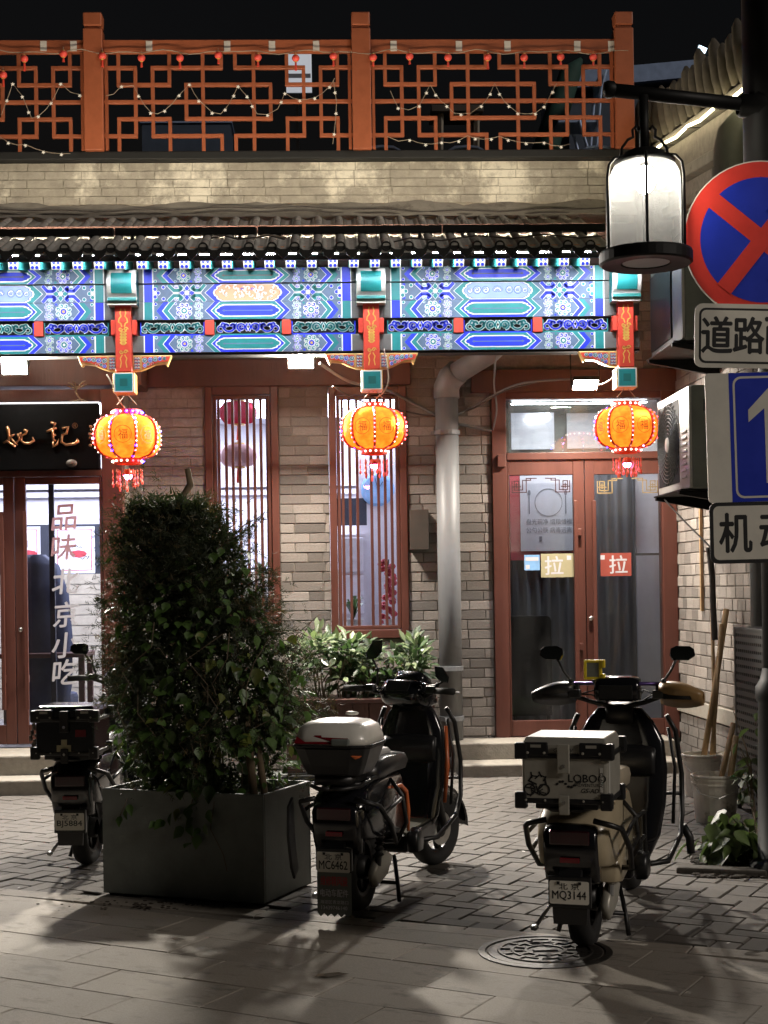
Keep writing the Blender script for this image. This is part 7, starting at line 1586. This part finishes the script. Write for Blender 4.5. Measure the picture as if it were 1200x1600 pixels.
        q = MB(); q.box(-.026, .026, y0 - .020, y0 - .009, z1 - .075, z1 + .045); B(q, 'hasp', K['alu'] if style == 'C' else dm, tbx, bevel=.004); q = MB(); q.box(-.022, .022, y0 - .016, y0 - .007, z0 - .045, z0 + .035); B(q, 'hasp', K['alu'] if style == 'C' else dm, tbx, bevel=.004)
        q = MB()
        for z in (z1 - .045, z0 + .005): q.lathe([(.0001, -.004), (.007, -.004), (.008, 0)], (0, y0 - .0205, z), 10, axis='y')
        B(q, 'lock', K['metal'], tbx)
        if style == 'C':
            q = MB(); q.text('GS-ADV', .0, z1 + .020, .016, y0 - .0128, .012, slant=.25); q.text('LOBOO', .095, z0 + .105, .032, y0 - .0012, .02); q.text('ADVENTURE', .10, z0 + .078, .013, y0 - .0012); q.text('GS-ADV', .115, z0 + .055, .018, y0 - .0012, .012, slant=.25)
            B(q, 'lettering', K['ink'], tbx); q = MB()
            rr = random.Random(9)
            for a in range(20):   # printed motorcycle drawing as short ink strokes
                t = a * .6; r_ = .045 * rr.uniform(.3, 1); x_, z_ = -.115 + r_ * math.cos(t), z0 + .075 + r_ * 1.1 * math.sin(t)
                d = Vector((math.cos(t * 1.7), 0, math.sin(t * 1.7))) * rr.uniform(.012, .022); q.bar(Vector((x_, y0 - .0009, z_)) - d, Vector((x_, y0 - .0009, z_)) + d, .0006, rr.uniform(.004, .008), (0, 0, 1) if abs(d.z) < abs(d.x) else (1, 0, 0))
            for r_, cx, cz in ((.026, -.145, z0 + .055), (.026, -.085, z0 + .055)): q.lathe([(r_, -.0012), (r_, -.0016), (r_ - .007, -.0016), (r_ - .007, -.0012)], (cx, y0, cz), 16, axis='y')
            for k in range(9): q.ball((-.03 + .012 * k, y0 - .002, z0 + .08 + .012 * math.sin(k)), .007, .001, .005, 6, 4)
            kind(B(q, 'printed_graphics', K['ink'], tbx), 'stuff')
            q = MB(); q.box(hw + .0005, hw + .002, y0 + .03, y0 + .06, z0 + .04, z1 - .03); q.box(hw - .030, hw - .018, y0 - .0018, y0 - .0008, z0 + .05, z1 - .05); B(q, 'side_decal', K['offwhite'], tbx)
            q = MB(); q.text('GS-ADV', hw - .024, (z0 + z1) / 2, .012, y0 - .0025, .012, rot=-math.pi / 2); B(q, 'side_lettering', K['ink'], tbx)
        else:
            q = MB(); q.box(-.045, .035, y0 - .004, y0 - .0015, z0 + .015, z0 + .055); q.box(-.02, .012, y0 - .004, y0 - .0015, z0 + .055, z0 + .085); B(q, 'yellow_sticker', K['olive'], tbx)
            q = MB(); q.box(.06, .12, y0 - .004, y0 - .0015, z0 + .10, z0 + .14); B(q, 'red_sticker', K['redlens'], tbx)
            q = MB(); rr = random.Random(3)
            for k in range(14): q.ball((-hw - .04 + rr.uniform(-.02, .02), y0 + .1, z0 + .03 + k * .010), .012, .01, .012, 6, 4)
            q.tube([(-hw - .04, y0 + .1, z0 + .17), (-hw + .01, y0 + .1, z0 + .2)], .004, 5); B(q, 'hanging_pouch', mat('grey_fluff', (.20, .18, .16), .95), tbx)
    o.scale = ({'B': .94, 'C': .95, 'A': .95}[style],) * 3
    return o
def rrect_at(cx, cz, hw, hh, r_): return [(cx + u, cz + v) for u, v in rrect(hw, hh, r_)]
def framebox_l(q, x0, x1, z0, z1, w, y0, y1): framebox(q, x0, x1, z0, z1, w, y0, y1)
scooter('B', 'black electric scooter with white lidded top box and orange side trim', gnd(560, 1422), R(19), 'MC6462')
scooter('C', 'cream electric scooter with aluminium top box and tan hand guard', gnd(916, 1477), R(20), 'MQ3144')
scooter('A', 'black electric scooter with square black top box half behind the planter', gnd(138, 1350), R(6), 'BJ5884')

# ============================================================ PLANTER WITH JUNIPER AND VINE
pf = camw(-.59, 7.02)                                   # front right corner
pang = R(-21.7) - YAW
ux = Vector((math.cos(pang), math.sin(pang), 0)); uy = Vector((-ux.y, ux.x, 0))
PWd, PDp, PH = .89, .54, .53
pcn = pf - ux * (PWd / 2) + uy * (PDp / 2)
pln = thing('planter_box', 'square dark grey green planter box holding the overgrown bush', 'planter', (pcn.x, pcn.y, 0), pang)
q = MB(); t_ = .018; a, b = PWd / 2, PDp / 2
for bx in ((-a, a, -b, -b + t_), (-a, a, b - t_, b), (-a, -a + t_, -b + t_, b - t_), (a - t_, a, -b + t_, b - t_)): q.box(*bx, .012, PH)
q.build('box_walls', K['planter'], pln, local=True, bevel=.004)
q = MB(); q.box(-a + t_, a - t_, -b + t_, b - t_, .3, PH - .05); q.build('soil', K['soil'], pln, local=True)
for sx in (1, -1):
    for sy in (1, -1): q = MB(); q.box(sx * (a - .05) - .03, sx * (a - .05) + .03, sy * (b - .05) - .03, sy * (b - .05) + .03, 0, .0118); q.build('foot', K['rubber'], pln, local=True)
rv = random.Random(21)
jun = thing('juniper_bush', 'tall shaggy dark juniper bush growing from the planter box', 'bush', (pcn.x, pcn.y, PH - .05), pang)
zb_ = PH - .05
PRF = [(.0, .34), (.1, .40), (.3, .50), (.55, .51), (.75, .47), (.9, .41), (1.1, .40), (1.25, .385), (1.36, .335), (1.45, .26), (1.53, .16), (1.60, .04)]
def rad(z):
    for (a, ra), (b, rb2) in zip(PRF, PRF[1:]):
        if a <= z <= b: return ra + (rb2 - ra) * (z - a) / (b - a)
    return .02
def ctr(z): return Vector((.03 - .13 * min(1, max(0, (z - .5) / .4)) - .22 * max(0, z - 1.05), 0, z))
def open_(p): return p.x > .16 and p.z < .26 and p.y < .08
q = MB(); q.tube([ctr(z) * 1.0 + Vector((.02 * math.sin(z * 9), .02 * math.cos(z * 7), 0)) for z in (-.05, .2, .5, .8, 1.1, 1.4)] + [Vector((-.07, 0, 1.56)), Vector((-.085, 0, 1.64))], [.045, .042, .038, .034, .028, .022, .018, .016], 8); q.build('trunk', K['bark'], jun, local=True, smooth=True)
q = MB(); q.tube([(.33, -.12, -.05), (.315, -.14, .2), (.28, -.12, .48), (.2, -.05, .75)], [.022, .02, .017, .012], 7); q.tube([(.38, -.10, -.05), (.345, -.1, .22), (.3, -.05, .5)], [.02, .016, .01], 7); q.build('side_trunk', K['bark'], jun, local=True, smooth=True)
def spray(q, p, d, L, w, n=4):
    d = d.normalized(); sd = d.orthogonal().normalized(); sd = Matrix.Rotation(rv.uniform(0, 6.28), 3, d) @ sd; nn = d.cross(sd)
    for k in range(n):
        t = k / n; b = p + d * L * t * .7; s_ = 1 if k % 2 else -1
        e = b + (d * .75 + sd * s_ * rv.uniform(.3, .8) + nn * rv.uniform(-.4, .4)) * L * (.62 - .3 * t)
        x = (e - b).cross(nn).normalized() * w
        q.add([b - x, b + x, e], [(0, 1, 2)])
q = MB(); qd = MB()
clumps = []
for i_ in range(115):
    z = rv.uniform(.05, 1.5); a = rv.uniform(0, 6.28); r_ = rad(z) * rv.uniform(.60, 1.06)
    clumps.append((ctr(z) + Vector((r_ * math.cos(a) * .98, r_ * math.sin(a) * .72, 0)), rv.uniform(.07, .15)))
for c, r_ in clumps:
    out = Vector((c.x - ctr(c.z).x, c.y, .10 if c.z > .9 else -.10))
    for k in range(int(125 * (r_ / .11) ** 2)):
        p = c + Vector((rv.gauss(0, 1), rv.gauss(0, 1), rv.gauss(0, 1.1))) * r_ * .58
        if open_(p): continue
        spray(q if rv.random() > .16 else qd, p, out.normalized() * .8 + Vector((rv.uniform(-1, 1), rv.uniform(-1, 1), rv.uniform(-.9, 1.0))), rv.uniform(.035, .075), rv.uniform(.0016, .003), 4)
for i_ in range(5200):     # inner fill so that the heart of the crown is closed
    z = rv.uniform(0, 1.48); a = rv.uniform(0, 6.28); r_ = rad(z) * math.sqrt(rv.random()) * .86
    p = ctr(z) + Vector((r_ * math.cos(a), r_ * math.sin(a) * .72, 0))
    if open_(p): continue
    spray(q, p, Vector((rv.uniform(-1, 1), rv.uniform(-1, 1), rv.uniform(-1, 1))), rv.uniform(.06, .11), .009, 4)
kind(q.build('crown', K['needle'], jun, local=True), 'stuff'); kind(qd.build('dry_sprays', leafmat('dry_needles', (.075, .055, .024), .4, .7), jun, local=True), 'stuff')
for i_ in range(26):     # loose drooping side branches that break the outline
    z = rv.uniform(.25, 1.45); a = rv.uniform(0, 6.28); p = ctr(z) + Vector((rad(z) * .8 * math.cos(a), rad(z) * .6 * math.sin(a), 0)); d = Vector((math.cos(a), math.sin(a) * .7, rv.uniform(-.3, .8)))
    e = p + d * rv.uniform(.10, .2); mq = MB(); mq.tube([p, p.lerp(e, .5) + Vector((0, 0, .02)), e], [.005, .004, .002], 5); br_ = mq.build('side_branch', K['bark'], jun, local=True, smooth=True)
    mq = MB()
    for k in range(46): spray(mq, p.lerp(e, rv.uniform(.2, 1.05)) + Vector((rv.gauss(0, .012), rv.gauss(0, .012), rv.gauss(0, .015))), d + Vector((rv.uniform(-.9, .9), rv.uniform(-.9, .9), rv.uniform(-.9, .7))), rv.uniform(.03, .06), .0025, 4)
    kind(mq.build('needles', K['needle'], br_, local=True), 'stuff')
q = MB()
for i_ in range(70):     # wispy bare shoots standing off the outline
    z = rv.uniform(.3, 1.5); a = rv.uniform(0, 6.28); r_ = rad(z) * .9; p = ctr(z) + Vector((r_ * math.cos(a), r_ * math.sin(a) * .72, 0)); d = Vector((math.cos(a), math.sin(a) * .7, rv.uniform(-.5, .9)))
    q.tube([p, p + d * .06, p + d * .11 + Vector((0, 0, rv.uniform(-.03, .03)))], [.002, .0016, .0008], 4)
kind(q.build('twigs', K['twig'], jun, local=True), 'stuff')
# climbing vine with heart shaped leaves, low on the right and hanging over the rim
vin = thing('climbing_vine', 'green leafy vine spilling over the juniper and down the planter front', 'vine', (pcn.x, pcn.y, PH - .05), pang)
lm = MB(); lm.add([(0, 0, 0), (-.30, .12, .05), (-.46, .42, .09), (-.22, .80, .03), (0, 1.08, -.08), (.22, .80, .03), (.46, .42, .09), (.30, .12, .05), (0, .5, -.03)], [(0, 8, 1), (1, 8, 2), (2, 8, 3), (3, 8, 4), (4, 8, 5), (5, 8, 6), (6, 8, 7), (7, 8, 0)])
leaf_me = mesh_of(lm, 'leaf', K['leaf'], True); leafy_me = mesh_of(lm, 'leaf', K['leafy'], True)
def leafrot(outd):
    d = Vector((outd.x * .5 + rv.uniform(-.6, .6), outd.y * .5 + rv.uniform(-.6, .6), -.7 + rv.uniform(-.5, .7))).normalized()
    nrm = (outd + Vector((rv.uniform(-.6, .6), rv.uniform(-.6, .6), rv.uniform(-.1, .9)))).normalized()
    x = d.cross(nrm).normalized(); nz_ = x.cross(d)
    return Matrix((x, d, nz_)).transposed().to_euler()
def putleaf(p, outd, s_, par=vin, yel=.12, mes=None):
    o = bpy.data.objects.new('leaf', mes or (leafy_me if rv.random() < yel else leaf_me)); COL.objects.link(o); o.parent = par
    o.location = p; o.rotation_euler = leafrot(outd); o.scale = (s_ * rv.uniform(.7, 1), s_, s_)
pts = []
for i_ in range(330):
    z = min(.95, abs(rv.gauss(.22, .32))); a = R(rv.gauss(-48, 58)); r_ = rad(z) * rv.uniform(.88, 1.06)
    p = ctr(z) + Vector((r_ * math.cos(a), r_ * math.sin(a) * .74, 0))
    if open_(p) and rv.random() < .8: continue
    pts.append((p, Vector((math.cos(a), math.sin(a), .2)), rv.uniform(.024, .088)))
for i_ in range(60):   # right shoulder mound beside the hedge
    pts.append((Vector((.40 + rv.gauss(0, .08), .0 + rv.gauss(0, .12), .55 + rv.gauss(0, .15))), Vector((.7, -.5, .3)), rv.uniform(.05, .085)))
pts = pts[:270]
hang = [(.05, -.285, -.02), (.08, -.295, -.07), (.03, -.295, -.12), (.11, -.295, -.15), (.07, -.30, -.19), (-.04, -.29, -.05), (-.08, -.29, -.09), (-.12, -.295, -.10), (.14, -.29, -.10), (.0, -.29, -.03), (.16, -.285, -.03), (-.30, -.285, -.04), (-.33, -.29, -.08), (-.28, -.29, -.02), (.10, -.285, .0), (.05, -.29, -.10), (.12, -.295, -.12)]
for p in hang: pts.append((Vector(p), Vector((0, -1, .1)), rv.uniform(.05, .075)))
for p, d, s_ in pts: putleaf(p, d, s_)
q = MB(); mset = MB()
for i_ in range(420):
    z = rv.uniform(0, 1.25); a = R(rv.gauss(-60, 85)); r_ = rad(z) * rv.uniform(.80, .98); p = ctr(z) + Vector((r_ * math.cos(a), r_ * math.sin(a) * .74, 0)); E_ = leafrot(Vector((math.cos(a), math.sin(a), .2))).to_matrix(); s_ = rv.uniform(.03, .06)
    if open_(p): continue
    mset.add([p + E_ @ (Vector(v) * s_) for v in lm.v], lm.f)
kind(mset.build('small_leaves', K['leaf'], vin, local=True, smooth=True), 'stuff')
for i_ in range(16):
    a = R(rv.uniform(-120, 10)); z = rv.uniform(.0, .7); r_ = rad(z); p = ctr(z) + Vector((r_ * math.cos(a), r_ * math.sin(a) * .74, 0)); q.tube([p, p + Vector((rv.uniform(-.08, .08), -.03, .1)), p + Vector((rv.uniform(-.15, .15), -.05, .22)), p + Vector((rv.uniform(-.2, .2), 0, .34))], .0022, 5)
q.tube([(.06, -.25, .03), (.07, -.285, 0), (.06, -.292, -.1), (.08, -.292, -.2)], .003, 5); q.tube([(.18, -.26, .02), (.19, -.285, -.01), (.17, -.288, -.12), (.24, -.29, -.24), (.26, -.292, -.32)], .0018, 4); q.tube([(-.30, -.26, .02), (-.30, -.288, -.02), (-.33, -.29, -.08)], .0025, 4)
q.build('vine_stem', K['twig'], vin, local=True)
# dry white twig tuft
c = Vector((.24, -.30, .30)); o = MB()
for k in range(9): a = k * .7; o.tube([c, c + Vector((math.cos(a) * .05, -.01, math.sin(a) * .05 + (-.02))), c + Vector((math.cos(a) * .06, -.015, math.sin(a) * .04 - .06))], [.003, .0022, .001], 4)
o.build('dry_tuft', K['bucket'], vin, local=True)
# soil crumbs spilled at the foot
q = MB()
for k in range(90):
    p = gnd(rv.gauss(240, 70), rv.gauss(1415, 4)); s_ = rv.uniform(.002, .008); q.ball((p.x, p.y, .003), s_ * 1.6, s_, s_ * .5, 6, 4)
kind(tag(q.build('spilled_soil', K['soil']), 'dark crumbs of soil spilled along the planter foot', 'soil'), 'stuff')

# ============================================================ HEDGE IN WOODEN TROUGH
hx0, hx1 = at(448, 1120, 11.8).x, at(678, 1120, 11.8).x
tr_ = thing('wooden_trough', 'dark red brown wooden trough below the brick wall windows', 'planter', ((hx0 + hx1) / 2, 11.9, 0))
n_ = 9
for k in range(n_):
    q = MB(); xa = hx0 + (hx1 - hx0) * k / n_; q.box(xa + .003, xa + (hx1 - hx0) / n_ - .003, 11.66, 11.69, .02, .60); q.build('plank', K['wood2'], tr_, bevel=.004)
part('trough_box', K['wood2'], tr_, (hx0, hx1, 11.692, 12.16, 0, .57)); part('rim', K['wood2'], tr_, (hx0 - .02, hx1 + .02, 11.64, 12.18, .601, .635), bevel=.005)
lm2 = MB(); lm2.add([(0, 0, 0), (-.17, .28, .04), (-.19, .58, .03), (0, 1.0, -.06), (.19, .58, .03), (.17, .28, .04), (0, .45, -.02)], [(0, 6, 1), (1, 6, 2), (2, 6, 3), (3, 6, 4), (4, 6, 5), (5, 6, 0)])
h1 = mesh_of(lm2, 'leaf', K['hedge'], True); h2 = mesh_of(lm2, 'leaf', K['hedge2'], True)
def hedge(name, lab, x0, x1, zc, hz_, nobj, nstuff):
    o = thing(name, lab, 'shrub', ((x0 + x1) / 2, 11.9, .57)); off = OFF[o.name]; ms = MB(); cl = []
    for k in range(26): cl.append(Vector((rv.uniform(x0, x1), rv.uniform(11.72, 12.1), zc + rv.uniform(-hz_, hz_))))
    def lp():
        c = rv.choice(cl); d = Vector((rv.gauss(0, 1), rv.gauss(-.25, 1), rv.gauss(.35, .8))).normalized(); return c + d * rv.uniform(.03, .13) - off, d
    for k in range(nobj):
        p, d = lp(); ob = bpy.data.objects.new('leaf', h1 if rv.random() < .72 else h2); COL.objects.link(ob); ob.parent = o; ob.location = p
        up = Vector((rv.uniform(-.5, .5), -.5, 1)); x = d.cross(up).normalized(); ob.rotation_euler = Matrix((x, d, x.cross(d))).transposed().to_euler(); s_ = rv.uniform(.08, .125); ob.scale = (s_ * 1.1, s_, s_)
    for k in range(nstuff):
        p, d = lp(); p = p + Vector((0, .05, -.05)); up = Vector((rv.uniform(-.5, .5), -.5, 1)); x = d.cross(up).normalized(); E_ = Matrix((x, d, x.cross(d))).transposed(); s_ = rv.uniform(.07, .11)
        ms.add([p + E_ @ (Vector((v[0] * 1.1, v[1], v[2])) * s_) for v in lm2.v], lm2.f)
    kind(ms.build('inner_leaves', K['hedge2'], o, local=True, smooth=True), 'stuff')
    for k in range(16):
        x_ = rv.uniform(x0, x1); y_ = rv.uniform(11.78, 12.05); q = MB(); q.tube([(x_, y_, .56), (x_ + rv.uniform(-.05, .05), y_, .75), (x_ + rv.uniform(-.12, .12), y_ - .02, zc)], [.008, .006, .004], 5); q.build('stem', K['twig'], o)
hm = at(562, 1000, 11.9).x
hedge('evergreen_shrub', 'pale edged evergreen shrub in the trough beside the overgrown planter', hx0 + .05, hm, at(500, 1030, 11.9).z, .16, 170, 420)
hedge('evergreen_shrub', 'denser pale green evergreen shrub in the trough next to the drainpipe', hm, hx1 - .06, at(620, 1040, 11.9).z, .17, 170, 420)
q = MB(); rp0, rp1 = gnd(440, 1222), gnd(505, 1203)
o = thing('rubber_ramp', 'black ribbed rubber ramp lying before the wooden trough', 'ramp', (rp0.x + .2, rp0.y + .2, 0))
part('base', K['rubber'], o, (rp0.x, rp0.x + .36, rp0.y, rp0.y + .45, 0.004, .05), bevel=.01)
for k in range(11): part('rib', K['black'], o, (rp0.x + .01, rp0.x + .35, rp0.y + .02 + k * .04, rp0.y + .038 + k * .04, .0502, .062), bevel=.003)

# ============================================================ PLANT BED, LITTER AT THE RIGHT
bc = gnd(1150, 1345)
def bushy(name, lab, c, n, spread, h, smin, smax, mts, lean=Vector((0, 0, 0))):
    o = thing(name, lab, 'plant', (c.x, c.y, 0)); base = Vector((c.x, c.y, 0))
    for k in range(max(4, n // 6)):
        a = rv.uniform(0, 6.28); e = base + Vector((math.cos(a) * spread * rv.uniform(.3, 1), math.sin(a) * spread * rv.uniform(.3, 1), h * rv.uniform(.4, 1))) + lean; q = MB(); q.tube([base + Vector((math.cos(a) * .03, math.sin(a) * .03, 0)), base.lerp(e, .5) + Vector((0, 0, h * .15)), e], [.005, .004, .002], 5); q.build('stem', K['twig'], o)
        for j in range(6):
            t = rv.uniform(.35, 1.02); p = base.lerp(e, t) + Vector((rv.gauss(0, .03), rv.gauss(0, .03), h * .15 * (1 - t) + rv.gauss(0, .02))) - base; d = Vector((math.cos(a), math.sin(a), .3)); putleaf(p, d, rv.uniform(smin, smax), o, .06, mts)
    return o
lfd_me = mesh_of(lm, 'leaf', leafmat('weed_leaf', (.075, .10, .04), .5), True)
bushy('broadleaf_weed', 'broad leafed weed growing at the foot of the perforated cabinet', gnd(1135, 1352), 80, .22, .30, .07, .13, lfd_me); bushy('broadleaf_weed', 'second weed with big leaves at the paving edge by the sign post', gnd(1185, 1350), 70, .22, .28, .07, .12, lfd_me)
bushy('climbing_weed', 'thin leafy weed climbing up beside the perforated cabinet', gnd(1190, 1310), 60, .18, .95, .05, .10, lfd_me, Vector((-.03, 0, 0)))
q = MB(); a, b = gnd(1058, 1362), gnd(1200, 1368); q.bar(a + Vector((0, 0, .008)), b + Vector((0, 0, .008)), .10, .05); tag(q.build('kerb_stone', mat('dirty_kerb', (.075, .066, .055), .9, var=.4, bump=.5), bevel=.012), 'low worn kerb stone edging the weed bed', 'kerb')
q = MB()
for k in range(620):
    p = gnd(rv.uniform(1085, 1200), rv.uniform(1332, 1372)); s_ = rv.uniform(.006, .02); q.ball((p.x, p.y, .004), s_ * 1.5, s_, s_ * .5, 6, 4)
kind(tag(q.build('bed_soil', K['soil']), 'loose dark soil and leaf crumbs in the weed bed', 'soil'), 'stuff')
# dropped leaves and paper scraps
lv = MB(); lv.add([(0, 0, .002), (-.25, .3, .03), (-.2, .75, .05), (0, 1.1, .02), (.22, .7, .06), (.25, .25, .02)], [(0, 5, 4, 3, 2, 1)])
dry_me = mesh_of(lv, 'fallen_leaf', mat('dry_leaf', (.10, .07, .04), .8, rand=.4)); pap_me = mesh_of(lv, 'paper_scrap', K['offwhite'])
for i_, (px, py, s_, m_, lab) in enumerate(((498, 1527, .11, dry_me, 'large dry fallen leaf on the slabs before the black scooter'), (516, 1523, .07, dry_me, 'small dry leaf touching the large fallen leaf on the slabs'), (1162, 1492, .07, dry_me, 'crumpled brown leaf on the slabs beyond the manhole'), (273, 1432, .02, pap_me, 'tiny white scrap before the planter front'), (425, 1450, .012, pap_me, 'tiny pale crumb in the planter shadow'), (1120, 1488, .025, pap_me, 'pale paper shred on the slabs beyond the manhole'), (1135, 1475, .02, pap_me, 'small torn paper bit near the weed bed'), (820, 1332, .03, pap_me, 'white cigarette end on the pavers between two scooters'), (27, 1388, .015, pap_me, 'white speck on the paver edge by the left scooter'), (842, 1460, .012, pap_me, 'pale crumb at the manhole rim'))):
    p = gnd(px, py); o = bpy.data.objects.new(m_.name.split('.')[0], m_); COL.objects.link(o); o.location = (p.x, p.y, .003); o.rotation_euler = (rv.uniform(-.1, .1), rv.uniform(-.1, .1), rv.uniform(0, 6)); o.scale = (s_, s_, s_); tag(o, lab, 'leaf' if m_ is dry_me else 'litter')
